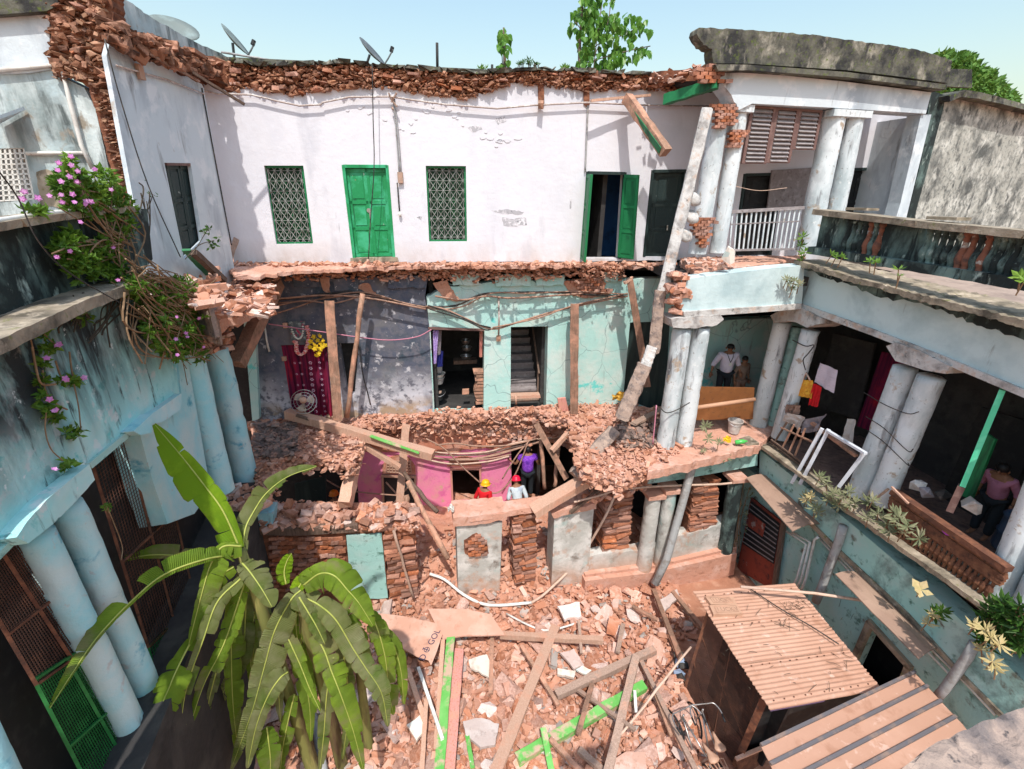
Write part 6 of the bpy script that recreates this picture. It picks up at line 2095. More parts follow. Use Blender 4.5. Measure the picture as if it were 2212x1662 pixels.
for a_, b_ in (((.02, .30), (.98, .62)), ((.45, .0), (.62, 1)), ((.02, .62), (.55, 1)), ((0, 1), (1, 1)), ((0, .02), (1, .02))):
	mm = MB()
	mm.beam(q(*a_), q(*b_), .02, .02)
	mm.build('brace', m_rust, sh)
mm = MB()
mm.prism([t0 + Vector((.5, 0, 0)), t1 + Vector((.5, 0, -.0)), b1 + Vector((.5, 0, 0)), b0 + Vector((.5, 0, 0))], Vector((.04, 0, 0)))
mm.build('inner_shade_sheet', m_black, sh)  # black sheet added for the shade inside the cage
m = MB()
e0, e1 = at(1655, 1520, ('z', 2.2)), at(1900, 1485, ('z', 2.2))
m.prism([e0 + Vector((0, .25, 0)), e1 + Vector((0, .25, 0)), Vector((e1.x, e1.y + .25, 0)), Vector((e0.x, e0.y + .25, 0))], Vector((0, .04, 0)))
m.build('front_shade_sheet', m_black, sh)  # black sheet added for the shade under the roof front
mm = MB()
mm.prism([at(1588, 1640, ('z', .6)), at(1700, 1590, ('z', .6)), at(1720, 1600, ('z', 0.0)), at(1600, 1680, ('z', 0.0))], Vector((.03, .02, 0)))
mm.build('lower_lattice', m_rust, sh)
mm = MB()
mm.beam(at(1590, 1640, ('z', .65)), at(1712, 1588, ('z', .65)), .06, .05)
mm.build('lower_rail', m_woodpale, sh)
# second roof with raised seams
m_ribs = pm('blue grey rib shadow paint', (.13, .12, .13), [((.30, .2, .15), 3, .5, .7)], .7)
s2 = thing('lean_to', 'small lean-to with a tan ribbed sheet roof at the bottom right', 'shed', at(1900, 1620, ('z', 0)))
zz = ('z', 2.55)
E0, F0, G0 = at(1643, 1612, ('z', 2.5)), at(1976, 1453, zz), at(2100, 1590, zz)
H0 = E0 + (G0 - F0) * 1.25
G1 = F0 + (G0 - F0) * 1.25
tin_roof('roof', [E0, F0, G1, H0], 1, .0, m_tin, s2)
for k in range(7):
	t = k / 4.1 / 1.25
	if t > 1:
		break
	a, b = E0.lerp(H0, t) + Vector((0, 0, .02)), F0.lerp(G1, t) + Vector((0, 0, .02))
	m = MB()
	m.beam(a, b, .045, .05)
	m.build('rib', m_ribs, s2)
for p in (E0.lerp(F0, .12) + (H0 - E0) * .05, F0 + (E0 - F0) * .1, G0 + (E0 - F0) * .12):
	m = MB()
	m.beam(Vector((p.x, p.y, 0)), p - Vector((0, 0, .04)), .07, .07)
	m.build('post', m_rust, s2)
m = MB()
for t_ in (.34, .68):
	m.beam(A.lerp(D, t_) + Vector((0, 0, .012)), B.lerp(Cc, t_) + Vector((0, 0, .012)), .014, .010)
m.build('sheet_lap', m_wood, sh, kind='stuff')
m = MB()
for t_ in (.06, .36, .7, .95):
	for u_ in range(1, 12):
		p = A.lerp(D, t_).lerp(B.lerp(Cc, t_), u_ / 12 + rnd.uniform(-.02, .02)) + Vector((0, 0, .012))
		m.lathe(p, [(.014, 0), (.010, .012), (0, .013)], 6)
m.build('roof_nails', m_rust, sh, kind='stuff')
# two stamped bricks on the shed roof
def roofpt(px, py, up=0.0):
	n = (B - A).cross(D - A).normalized()
	d = ray(px, py)
	t = n.dot(A - EYE) / n.dot(d)
	return EYE + d * t + Vector((0, 0, up))
for k, (quadp, lab) in enumerate(((((1522, 1295), (1583, 1296), (1590, 1312), (1534, 1312)), 'upper of two stamped bricks lying on the shed roof'), (((1531, 1314), (1590, 1312), (1602, 1332), (1540, 1334)), 'lower of two stamped bricks lying on the shed roof'))):
	pts = [roofpt(x * 1.0, y * 1.0, .085) for x, y in quadp]
	rb = thing('stamped_brick', lab, 'brick', sum(pts, Vector()) / 4 - Vector((0, 0, .08)))
	m = MB()
	m.prism(pts, Vector((0, 0, -.08)))
	m.build('brick_body', m_seat, rb)
	xd, yd = pts[2] - pts[3], pts[0] - pts[3]
	m = MB()
	ins = [pts[3] + xd * u + yd * v + Vector((0, 0, .002)) for u, v in ((.14, .18), (.9, .18), (.9, .84), (.14, .84))]
	for i in range(4):
		m.beam(ins[i], ins[(i + 1) % 4], .008, .003)
	m.build('stamp_border', m_wood, rb)
	text3d('LUCKY', pts[3] + xd * .2 + yd * .3 + Vector((0, 0, .003)), xd, yd, min(xd.length * .24, yd.length * .62), m_wood, rb, 'stamp')
# twigs on the roof
m = MB()
for _ in range(70):
	x, y = rnd.uniform(1560, 1840), rnd.uniform(1300, 1500)
	p = roofpt(x, y, .03)
	if rnd.random() < .5:
		c = rnd.choice(((1712, 1310), (1690, 1350)))
		p = roofpt(c[0] + rnd.gauss(0, 12), c[1] + rnd.gauss(0, 8), .03)
	d = Vector((rnd.uniform(-1, 1), rnd.uniform(-1, 1), .15)).normalized() * rnd.uniform(.03, .13)
	m.tube([p - d, p + Vector((0, 0, rnd.uniform(0, .03))), p + d], .004, 4)
put('twig_litter', m.mesh('twig_litter'), m_dstem, kind='stuff', label='dry twigs scattered on the shed roof')
pipe('black_wire', 'thin black wire lying diagonally across the shed roof', [(1620, 1272), (1690, 1318), (1750, 1352), (1812, 1392)], ('z', 2.47), 1.3, m_cabledark, 'wire', cn=5)
pipe('cane', 'long pale cane resting on the back edge of the shed roof', [(1600, 1268), (1760, 1282), (1935, 1308), (1990, 1316)], ('z', 2.75), 3.2, m_rope, 'cane')

# ------------------------------------------------------------------ bicycles
def bicycle(label, hb, sd, rl, group):
	"""hb, sd: handlebar and saddle in pixels"""
	h, s = at(*hb, ('z', 1.08)), at(*sd, ('z', .98))
	d = (s - h)
	d.z = 0
	d.normalize()
	l = Vector((-d.y, d.x, 0))
	root = thing('bicycle', label, 'bicycle', Vector((s.x, s.y, 0)), group)
	L = 1.0
	fw, rwh = h - d * .18, h + d * .92
	fw.z = rwh.z = .36
	bb = h + d * .52
	bb.z = .32
	m = MB()
	hd = h - Vector((0, 0, .16))
	m.tube([hd + Vector((0, 0, .1)), hd - d * .03 - Vector((0, 0, .1)), fw], .02, 6)
	m.tube([hd, bb], .018, 6)
	st_ = Vector((s.x, s.y, .9))
	m.tube([bb, st_], .018, 6)
	m.tube([hd + Vector((0, 0, .02)), st_ - Vector((0, 0, .12))], .016, 6)
	m.tube([bb, rwh], .014, 6)
	m.tube([st_ - Vector((0, 0, .12)), rwh], .012, 6)
	m.build('frame', m_metal, root, smooth=True)
	m = MB()
	c = h
	m.tube(curve([c + l * .30 + d * .26 - Vector((0, 0, .05)), c + l * .31 + d * .1 - Vector((0, 0, .02)), c + l * .24 - d * .05, c + l * .1 - d * .06, c - l * .1 - d * .06, c - l * .24 - d * .05, c - l * .31 + d * .1 - Vector((0, 0, .02)), c - l * .30 + d * .26 - Vector((0, 0, .05))], 4), .014, 6)
	m.build('handlebar', m_metal, root, smooth=True)
	for sg in (-1, 1):
		m = MB()
		m.tube([c + l * .31 * sg + d * .14 - Vector((0, 0, .03)), c + l * .30 * sg + d * .28 - Vector((0, 0, .05))], .018, 8)
		m.build('grip', m_black, root, smooth=True)
	m = MB()
	pr_ = []
	ring = []
	for t, w_ in ((0, .02), (.06, .03), (.16, .05), (.22, .09), (.27, .115), (.31, .10), (.335, .04)):
		p = s + d * (t - .2)
		ring.append([p - l * w_ - Vector((0, 0, .035)), p - l * w_ * .9 + Vector((0, 0, .0)), p + Vector((0, 0, .02)), p + l * w_ * .9 + Vector((0, 0, .0)), p + l * w_ - Vector((0, 0, .035))])
	vs = [v for r_ in ring for v in r_]
	fs = [(i * 5 + j, i * 5 + j + 1, i * 5 + j + 6, i * 5 + j + 5) for i in range(6) for j in range(4)]
	fs += [(i * 5 + 4, i * 5, i * 5 + 5, i * 5 + 9) for i in range(6)] + [(0, 1, 2, 3, 4), (34, 33, 32, 31, 30)]
	m.add(vs, fs)
	m.build('saddle', m_seat, root, smooth=True)
	m = MB()
	cr = rwh.copy()
	cr.z = .74
	for u in (-.07, 0, .07):
		m.beam(cr + l * u - d * .2, cr + l * u + d * .2, .014, .012)
	for u in (-.2, -.05, .1, .2):
		m.beam(cr - l * .08 + d * u, cr + l * .08 + d * u, .014, .013)
	m.build('carrier', m_seat, root)
	for w_ in (fw, rwh):
		m = MB()
		m.tube([w_ + (d * math.cos(k * math.pi / 12) + Vector((0, 0, 1)) * math.sin(k * math.pi / 12)) * .33 for k in range(25)], .02, 6, cap=False)
		wh = m.build('tyre', m_black, root, smooth=True)
		m = MB()
		for k in range(14):
			a = k * math.pi / 7
			m.beam(w_, w_ + (d * math.cos(a) + Vector((0, 0, 1)) * math.sin(a)) * .31, .005, .005)
		m.build('spokes', m_metal, wh, kind='stuff')
	m = MB()
	m.tube([bb + l * .1, bb - l * .1], .05, 10)
	m.build('crank', m_metal, root)
bicycle('old bicycle with a dusty tan saddle nearer the rubble', (1478, 1540), (1536, 1630), 0, 'two old bicycles standing against the mesh cage')
bicycle('old bicycle with a dusty tan saddle nearer the mesh cage', (1520, 1528), (1552, 1606), 0, 'two old bicycles standing against the mesh cage')
# near concrete ledge in the bottom right corner
m = MB()
zl = 8.6
ca = [at(1915, 1690, ('z', 8.75)), at(2010, 1610, ('z', 8.75)), at(2120, 1562, ('z', 8.75)), at(2240, 1516, ('z', 8.75)), at(2330, 1480, ('z', 8.75)), at(2330, 1720, ('z', 8.75)), at(1915, 1720, ('z', 8.75))]
bm = bmesh.new()
f = bm.faces.new([bm.verts.new(p) for p in ca])
bmesh.ops.triangulate(bm, faces=bm.faces)
for _ in range(5):
	bmesh.ops.subdivide_edges(bm, edges=[e for e in bm.edges if e.calc_length() > .05], cuts=1)
	bmesh.ops.triangulate(bm, faces=bm.faces)
for v in bm.verts:
	v.co.z += .02 * noise.noise(v.co * 12) + .015 * noise.noise(v.co * 40)
r_ = bmesh.ops.extrude_face_region(bm, geom=bm.faces[:])
for g_ in r_['geom']:
	if isinstance(g_, bmesh.types.BMVert):
		g_.co.z -= .3
bmesh.ops.recalc_face_normals(bm, faces=bm.faces)
me = bpy.data.meshes.new('near_ledge')
bm.to_mesh(me)
bm.free()
o = put('near_ledge', me, m_concrete)
tag(o, 'rough concrete ledge in the bottom right corner close to the viewer', 'ledge')
# ------------------------------------------------------------------ banana
def banana_leaf(parent, rib, wl, wr, mat, Ys, tear=.5, seed=0, droop=.25, curl=0.0):
	"""rib in pixels with depths Ys (world y at first and last, linear), half widths in pixels left and right of the rib"""
	r = random.Random(seed)
	k = len(rib)
	pts = [at(x, y, ('y', Ys[0] + (Ys[1] - Ys[0]) * (i / (k - 1)))) for i, (x, y) in enumerate(rib)]
	C = curve(pts, 8)
	N = len(C)
	kk = .86 if Ys[0] < 5.12 and rib[-1][1] < 1420 else .74
	wl, wr = wl * kk, wr * kk
	vs, fs, uv = [], [], []
	for sgn, wpx in ((-1, wl), (1, wr)):
		if wpx <= 0:
			continue
		i = 0
		while i < N - 1:
			ln = r.choice((2, 3, 4, 5)) if r.random() < tear + .25 else r.choice((7, 10))
			j = min(N - 1, i + ln)
			swing = r.uniform(-.22, .22)
			b0 = len(vs)
			lob = r.uniform(.72, 1.12)
			lift = r.gauss(0, .14)
			if seed < 19 and r.random() < tear * .14 and 3 < i < N - 6:
				i = j
				continue
			for m_ in range(i, j + 1):
				t = m_ / (N - 1)
				d = (C[min(m_ + 1, N - 1)] - C[max(m_ - 1, 0)]).normalized()
				v = (C[m_] - EYE).normalized()
				s = d.cross(v).normalized() * sgn
				n = s.cross(d).normalized()
				if n.dot(v) > 0:
					n = -n
				w = wpx * m_per_px(C[m_]) * max(.02, math.sin(math.pi * min(1, (t * .93 + .07)) ** .85)) ** .55
				w *= lob
				if m_ in (i, j) and 0 < m_ < N - 1:
					w *= r.uniform(.86, .97)
				for q in range(4):
					u = q / 3
					p = C[m_] + s * w * u * (1 - .08 * u) + n * w * (.16 * math.sin(u * 2.2) - .10 * u + lift * u * u) - Vector((0, 0, 1)) * w * droop * u * u + d * w * (swing + .10) * u
					p += n * .018 * math.sin(m_ * 1.9 + seed) * u
					vs.append(p)
					uv.append((u * .25, t * 4))
			L = j - i
			for a in range(L):
				for q in range(3):
					x = b0 + a * 4 + q
					f = (x, x + 1, x + 5, x + 4)
					fs.append(f if sgn < 0 else f[::-1])
			i = j
	me = bpy.data.meshes.new('leaf')
	me.from_pydata([tuple(v) for v in vs], [], fs)
	ul = me.uv_layers.new(name='UVMap')
	idx = np.zeros(len(me.loops), dtype=np.int32)
	me.loops.foreach_get('vertex_index', idx)
	ul.data.foreach_set('uv', np.array(uv, dtype=np.float32)[idx].ravel())
	me.polygons.foreach_set('use_smooth', [True] * len(me.polygons))
	o = put('leaf', me, mat, parent)
	m = MB()
	n_ = len(C)
	m.tube([c - (c - EYE).normalized() * .008 for c in C], [.014 * (1 - .75 * i / n_) for i in range(n_)], 6)
	m.build('midrib', m_midrib, o, smooth=True)
	return o
c1 = at(522, 1195, ('y', 5.1))
ban = thing('banana_plant', 'clump of banana plants with broad torn drooping leaves at the lower left', 'banana plant', Vector((-3.5, 5.1, .3)))
LEAVES = [
 ([(528, 1260), (505, 1330), (480, 1400), (440, 1480), (410, 1570)], 28, 30, m_banana, (5.0, 4.2), .7, .1),
 ([(520, 1250), (470, 1300), (440, 1380), (400, 1500), (385, 1640)], 22, 30, m_bananadusty, (4.9, 3.9), .7, .1),
 ([(630, 1290), (600, 1330), (588, 1400), (600, 1480), (606, 1560)], 26, 30, m_bananadusty, (5.15, 4.9), .7, .1),
 ([(640, 1300), (640, 1360), (652, 1440), (668, 1520), (672, 1600)], 28, 28, m_banana, (5.3, 5.0), .7, .1),
 ([(530, 1250), (530, 1330), (520, 1420), (470, 1520), (440, 1600)], 24, 28, m_bananadusty, (5.25, 5.0), .7, .1),
 ([(690, 1310), (730, 1380), (748, 1450), (752, 1540), (740, 1640)], 26, 28, m_bananadusty, (5.4, 5.2), .7, .1),
 ([(790, 1330), (846, 1390), (866, 1450), (872, 1520)], 22, 26, m_banana, (5.6, 5.5), .8, .3),
 ([(560, 1260), (550, 1330), (548, 1400), (540, 1470)], 26, 22, m_banana, (5.3, 5.2), .7, .1),
 ([(636, 1500), (622, 1560), (610, 1620), (604, 1690)], 24, 24, m_banana, (5.0, 4.8), .7, .1),
 ([(720, 1420), (706, 1500), (700, 1580), (690, 1670)], 22, 24, m_bananadusty, (5.0, 4.7), .7, .1),
 ([(518, 1185), (482, 1105), (440, 1047), (393, 987), (334, 917)], 30, 52, m_bananabright, (5.1, 5.5), .15, .05),
 ([(525, 1205), (529, 1147), (547, 1107), (576, 1065), (622, 1030), (684, 1008)], 14, 44, m_bananadusty, (5.1, 6.1), .5, .1),
 ([(515, 1200), (450, 1207), (357, 1240), (286, 1297), (214, 1372), (161, 1447), (108, 1530)], 52, 10, m_banana, (5.1, 2.75), .45, .25),
 ([(512, 1202), (443, 1205), (357, 1199), (304, 1202), (226, 1222)], 42, 10, m_banana, (5.2, 4.9), .4, .3),
 ([(522, 1180), (480, 1182), (455, 1220), (440, 1268), (422, 1336), (408, 1392)], 14, 46, m_banana, (5.05, 4.4), .3, .15),
 ([(416, 1380), (390, 1430), (368, 1479), (343, 1550), (326, 1680)], 42, 48, m_banana, (4.5, 3.6), .7, .2),
 ([(522, 1215), (540, 1236), (565, 1272), (588, 1312)], 30, 42, m_bananadusty, (5.05, 4.7), .3, .2),
 ([(524, 1235), (508, 1282), (500, 1372), (500, 1443), (504, 1530), (516, 1640)], 26, 38, m_banana, (5.1, 4.8), .6, .15),
 ([(650, 1275), (628, 1297), (594, 1361), (574, 1430), (558, 1490), (540, 1550), (500, 1660)], 40, 52, m_bananadusty, (5.2, 4.5), .35, .1),
 ([(655, 1265), (690, 1240), (722, 1244), (751, 1275), (776, 1304), (806, 1352)], 46, 66, m_banana, (5.2, 5.0), .3, .35),
 ([(655, 1290), (690, 1308), (726, 1340), (762, 1400), (790, 1443), (824, 1497), (838, 1570)], 40, 48, m_bananadusty, (5.2, 4.8), .55, .15),
 ([(612, 1350), (622, 1378), (647, 1433), (670, 1490), (692, 1536)], 18, 22, m_banana, (5.1, 4.7), .4, .1),
 ([(680, 1370), (701, 1407), (716, 1450), (733, 1493), (762, 1576), (785, 1664)], 38, 42, m_banana, (5.1, 4.6), .3, .1),
 ([(646, 1290), (663, 1318), (684, 1354), (702, 1392)], 22, 26, m_bananadusty, (5.1, 4.9), .3, .3),
 ([(622, 1452), (604, 1466), (579, 1504), (554, 1568), (534, 1660)], 40, 30, m_bananadusty, (4.9, 4.4), .6, .1),
 ([(790, 1320), (812, 1350), (832, 1420), (840, 1493), (850, 1545)], 30, 38, m_banana, (5.5, 5.3), .7, .2),
 ([(618, 1262), (614, 1236), (620, 1212), (630, 1196)], 20, 26, m_bananabright, (5.2, 5.3), .1, .05),
 ([(640, 1280), (650, 1262), (668, 1240), (694, 1222)], 20, 34, m_bananabright, (5.2, 5.4), .1, .2),
 ([(576, 1570), (580, 1600), (584, 1640), (584, 1700)], 36, 34, m_banana, (4.7, 4.5), .4, .1),
 ([(470, 1440), (462, 1470), (452, 1510), (446, 1545)], 12, 16, m_bananadusty, (4.8, 4.6), .3, .1),
 ([(700, 1300), (740, 1330), (768, 1370), (786, 1420), (800, 1470)], 22, 30, m_banana, (5.35, 5.2), .6, .3),
 ([(560, 1290), (575, 1330), (570, 1380), (556, 1440)], 22, 22, m_bananadusty, (5.25, 5.1), .5, .1),
 ([(505, 1225), (470, 1250), (440, 1310), (395, 1420), (350, 1440)], 18, 26, m_banana, (5.3, 5.0), .6, .3),
]
for i, (rib, wl, wr, mt, Ys, tear, dr) in enumerate(LEAVES):
	banana_leaf(ban, rib, wl, wr, mt, Ys, tear, i, dr)
for pts, r0 in (([(-3.55, 5.25, 0), (-3.62, 5.2, 2.2), (-3.7, 5.15, 4.4), (c1.x, c1.y, c1.z + .05)], .13), ([(-3.1, 5.4, 0), (-3.12, 5.35, 2.2), (-3.15, 5.25, 4.0), at(648, 1280, ('y', 5.2))], .12), ([(-2.7, 5.7, 0), (-2.6, 5.6, 2.2), (-2.55, 5.5, 3.4)], .10)):
	m = MB()
	C = curve(pts, 5)
	m.tube(C, [r0 * (1 - .55 * i / len(C)) for i in range(len(C))], 10)
	m.build('stem', m_bananastem, ban, smooth=True)
for i in range(9):                                     # dead hanging sheaths round the stems
	x, y = rnd.uniform(520, 660), rnd.uniform(1310, 1420)
	banana_leaf(ban, [(x, y), (x + rnd.uniform(-8, 8), y + 50), (x + rnd.uniform(-16, 16), y + 120)], 7, 9, m_bananastem, (5.25, 5.2), .8, 50 + i, .05)
# things in the shade under the banana
pipe('drain_pipe', 'grey pipe lying in the shade under the banana leaves', [(640, 1430), (655, 1500), (680, 1560), (700, 1680)], ('z', .5), 9, m_pvcgrey, cn=3)
m = MB()
p = at(652, 1560, ('z', .45))
m.lathe(p, [(.10, -.12), (.155, -.06), (.16, .04), (.11, .13), (.04, .15)], 14, axis=(.4, -.7, .5))
m.lone('clay_pot', m_chunkB, 'round tan clay pot lying under the banana leaves', 'pot', smooth=True)

# ------------------------------------------------------------------ small leafy plants
def leafmesh(m, p, d, size, wid=.45, up=None):
	d = d.normalized()
	s = d.cross(up or Vector((rnd.uniform(-1, 1), rnd.uniform(-1, 1), rnd.uniform(-1, 1))))
	if s.length < 1e-3:
		s = d.orthogonal()
	s.normalize()
	n = d.cross(s)
	m.add([p, p + d * size * .5 + s * size * wid * .5 + n * size * .1, p + d * size, p + d * size * .5 - s * size * wid * .5 + n * size * .1], [(0, 1, 2), (0, 2, 3)])
def flower(m, p, n, r):
	n = n.normalized()
	u = n.orthogonal().normalized()
	v = n.cross(u)
	a0 = rnd.random()
	for k in range(5):
		a = a0 + k * 2 * math.pi / 5
		d = u * math.cos(a) + v * math.sin(a)
		e = n.cross(d)
		m.add([p, p + d * r * .6 + e * r * .38 + n * r * .1, p + d * r, p + d * r * .6 - e * r * .38 + n * r * .1], [(0, 1, 2, 3)])
def vine(name, label, cat, P, blobs, strands, flowers, lsize, mat=m_leaf, base=None, stem=m_stem, spread=.12):
	"""blobs: (px, py, rx, ry, n); strands: pixel polylines; flowers: pixels"""
	root = thing(name, label, cat, at(*base, P) if base else at(blobs[0][0], blobs[0][1], P))
	m = MB()
	for (x, y, rx, ry, n) in blobs:
		for _ in range(n):
			a, rr = rnd.uniform(0, 6.283), math.sqrt(rnd.random())
			if noise.noise(Vector((x + rx * rr * math.cos(a), y + ry * rr * math.sin(a), 7)) * .06) < -.3:
				continue
			p = at(x + rx * rr * math.cos(a), y + ry * rr * math.sin(a), off(P, -rnd.uniform(-.05, spread * (1.3 - rr))))
			for _k in range(rnd.choice((5, 7, 9)) if spread > .1 else 3):
				leafmesh(m, p, Vector((rnd.gauss(0, 1), rnd.gauss(-.4, .8), rnd.gauss(.2, .7))), lsize * rnd.uniform(.6, 1.25))
	m.build('foliage', mat, root, kind='stuff', fix=False)
	m = MB()
	for stx in strands:
		pts = [at(x, y, off(P, -rnd.uniform(.0, spread))) for x, y in stx]
		m.tube(curve(pts, 4), rnd.uniform(.005, .011), 5)
	if strands:
		m.build('stems', stem, root, kind='stuff')
	for (x, y) in flowers:
		p = at(x, y, off(P, -spread - .05))
		mm = MB()
		flower(mm, p, EYE - p + Vector((rnd.gauss(0, 2.5), rnd.gauss(0, 2), rnd.gauss(0, 3))), rnd.uniform(.026, .036))
		flower(mm, p - (p - EYE).normalized() * .01, EYE - p + Vector((rnd.gauss(0, 2.5), 0, 2)), .02)
		mm.build('flower', m_flower, root, fix=False)
	return root
PV = off(LW, -.05)
def rstr(x0, y0, x1, y1, n, w=18):
	out = []
	for _ in range(n):
		a = (x0 + rnd.gauss(0, w), y0 + rnd.gauss(0, w))
		b = (x1 + rnd.gauss(0, w * 1.5), y1 + rnd.gauss(0, w * 1.2))
		mid = ((a[0] + b[0]) / 2 + rnd.gauss(0, w), (a[1] + b[1]) / 2 + rnd.gauss(0, w))
		out.append([a, mid, b])
	return out
vine('flowering_bush', 'green bush with many pink flowers growing over the left mossy parapet', 'plant', PV,
	 [(160, 400, 42, 40, 150), (190, 440, 50, 36, 170), (225, 410, 36, 45, 90), (250, 450, 34, 40, 110), (155, 535, 36, 40, 110), (185, 570, 42, 42, 140), (235, 545, 34, 42, 100), (262, 590, 28, 30, 70), (150, 355, 8, 18, 14), (275, 480, 24, 50, 60), (80, 455, 26, 8, 22)],
	 rstr(280, 520, 170, 400, 14) + rstr(280, 540, 170, 560, 10) + rstr(285, 600, 270, 440, 10), [(127, 352), (153, 338), (154, 357), (125, 368), (168, 370), (132, 392), (166, 393), (150, 382), (107, 423), (132, 421), (157, 420), (134, 437), (161, 437), (186, 436), (196, 436), (184, 442), (52, 414), (48, 430), (82, 428), (123, 555), (151, 543), (174, 480), (205, 366), (240, 410), (122, 556), (245, 535)], .085, base=(280, 600))
vine('tangled_creeper', 'tangled brown stemmed creeper sprawling over the torn brick corner', 'plant', off(LW, -.18),
	 [(300, 620, 28, 25, 70), (340, 640, 50, 40, 150), (390, 640, 46, 40, 140), (430, 655, 34, 34, 100), (360, 690, 50, 44, 150), (410, 710, 46, 36, 130), (440, 690, 24, 40, 70), (380, 745, 48, 22, 90), (410, 770, 40, 12, 40), (325, 715, 16, 14, 26)],
	 rstr(290, 590, 400, 690, 30, 24) + rstr(310, 620, 440, 660, 24, 20) + rstr(300, 650, 360, 760, 22, 22) + rstr(330, 680, 440, 760, 16, 20) + [[(300, 680), (290, 720), (310, 760), (370, 775), (440, 768), (470, 740)], [(285, 660), (282, 700), (305, 740)]],
	 [(382, 685), (405, 728), (380, 733), (440, 750), (383, 767), (430, 688), (402, 720), (255, 605)], .095, base=(340, 600), spread=.30)
hv = vine('hanging_vine', 'thin vine with pink flowers dangling down the turquoise left wall', 'plant', off(LW, -.06),
	 [(75, 718, 8, 6, 8), (100, 720, 10, 8, 10), (108, 753, 18, 10, 26), (92, 785, 10, 8, 12), (98, 820, 14, 10, 18), (145, 822, 22, 9, 26), (174, 822, 14, 8, 16), (95, 855, 9, 10, 14), (103, 880, 12, 10, 22), (118, 898, 15, 12, 30), (160, 935, 22, 10, 26), (140, 1005, 18, 12, 24), (176, 680, 22, 20, 30)],
	 [[(70, 750), (64, 715), (78, 706), (108, 735), (122, 745)], [(70, 750), (78, 795), (90, 830), (120, 830)], [(92, 800), (100, 850), (125, 875), (145, 885)], [(160, 830), (170, 880), (175, 930)], [(100, 890), (98, 930), (110, 970), (135, 995)], [(120, 780), (130, 810), (140, 820)], [(150, 760), (155, 800), (160, 820)]],
	 [(128, 744), (124, 746), (143, 821), (141, 818), (182, 816), (107, 863), (116, 888), (120, 886), (119, 1013), (101, 774)], .085, base=(80, 700), spread=.06)
vine('weed', 'small dark leafed weed in front of the dark upper left door', 'plant', off(RT, -.5), [(465, 520, 10, 9, 12), (460, 533, 8, 6, 8), (448, 500, 10, 8, 10)], [[(400, 560), (430, 530), (462, 520)], [(410, 560), (440, 510), (450, 495)]], [], .09, m_leafdark, stem=m_dstem, spread=.05)
vine('dry_weed', 'dry leafless twigs by the bottom of the white return wall', 'plant', off(RT, -.4), [(312, 392, 12, 6, 4), (330, 420, 12, 10, 5)], rstr(310, 560, 320, 420, 6, 10) + [[(300, 470), (310, 410), (300, 395)]], [], .04, m_leafdark, stem=m_dstem, spread=.05)
vine('hanging_weed', 'dead trailing roots under the left ledge', 'plant', off(LW, -.05), [(172, 660, 16, 12, 24)], rstr(180, 650, 165, 700, 16, 10) + rstr(250, 660, 215, 720, 8, 14), [], .05, m_stem, stem=m_dstem, spread=.05)
vine('mesh_weed', 'small green sprig dangling on a stalk in front of the left mesh', 'plant', off(LW, -.05), [(230, 1093, 10, 6, 8)], [[(230, 1093), (246, 1130), (264, 1180), (262, 1210)]], [], .06, m_leaf, spread=.05)

def rosettes(label, P, spots, size, mat, cat='plant', name='shrub', stem=.12, n=9, wid=.26):
	root = thing(name, label, cat, at(spots[0][0], spots[0][1] + 8, P))
	for (x, y, s) in spots:
		c = at(x, y, off(P, -.05 + rnd.uniform(-.08, .05)))
		ax = ((EYE - c).normalized() * .5 + Vector((rnd.gauss(0, .3), rnd.gauss(0, .3), .8))).normalized()
		u = ax.orthogonal().normalized()
		v = ax.cross(u)
		m = MB()
		for k in range(n + rnd.randrange(3)):
			a = k * 2.399 + rnd.uniform(-.2, .2)
			d = u * math.cos(a) + v * math.sin(a) + ax * rnd.uniform(.1, .8)
			leafmesh(m, c, d, size * s * rnd.uniform(.75, 1.15), wid, ax)
		m.build('leaf_whorl', mat, root, fix=False)
		m = MB()
		m.tube([c - ax * stem - Vector((0, 0, stem)), c], .01, 5)
		m.build('stem', m_stem, root)
	return root
rosettes('spiky pale weed at the corner where the two ledges meet', off(RW, -.3), [(1734, 512, 1.1), (1730, 530, 1), (1738, 545, 1), (1732, 560, .9)], .16, m_leaf)
rosettes('dusty weed hanging on the pale beam at the inner corner', off(VF, -.15), [(1700, 604, 1), (1716, 606, 1), (1726, 615, 1), (1712, 624, .8), (1704, 612, .8)], .15, m_leafdusty)
rosettes('bright sprig sprouting on the terrace edge near the corner', off(RW, -.4), [(1798, 550, 1), (1806, 556, .8), (1820, 556, .8)], .13, m_leaf, wid=.5, n=6)
rosettes('small green sprig in the middle of the terrace edge', off(RW, -.42), [(1880, 564, 1), (1892, 567, .9)], .12, m_leaf, wid=.5, n=6)
rosettes('tiny weed on the terrace edge right of the middle sprig', off(RW, -.42), [(1941, 582, 1), (1944, 596, .6)], .13, m_leaf, n=7)
rosettes('leaf sprig at the right picture edge on the terrace edge', off(RW, -.45), [(2205, 598, 1), (2214, 606, 1)], .13, m_leaf, wid=.5, n=6)
rosettes('starry dusty weed in front of the balcony floor bucket', off(VF, -.3), [(1523, 921, 1.2), (1530, 948, 1.1), (1552, 957, 1), (1569, 988, 1.1), (1520, 975, .7)], .17, m_leafdusty)
rosettes('dusty shrub spilling over the balcony edge below the white window frame', off(RW, -.45), [(1743, 1078, 1.2), (1760, 1098, 1.2), (1772, 1032, 1.2), (1784, 1046, 1.1), (1800, 1066, 1.2), (1822, 1074, 1.2), (1812, 1094, 1.2), (1836, 1090, 1), (1790, 1078, 1), (1766, 1108, .9), (1834, 1062, 1), (1848, 1086, .9)], .19, m_leafdusty)
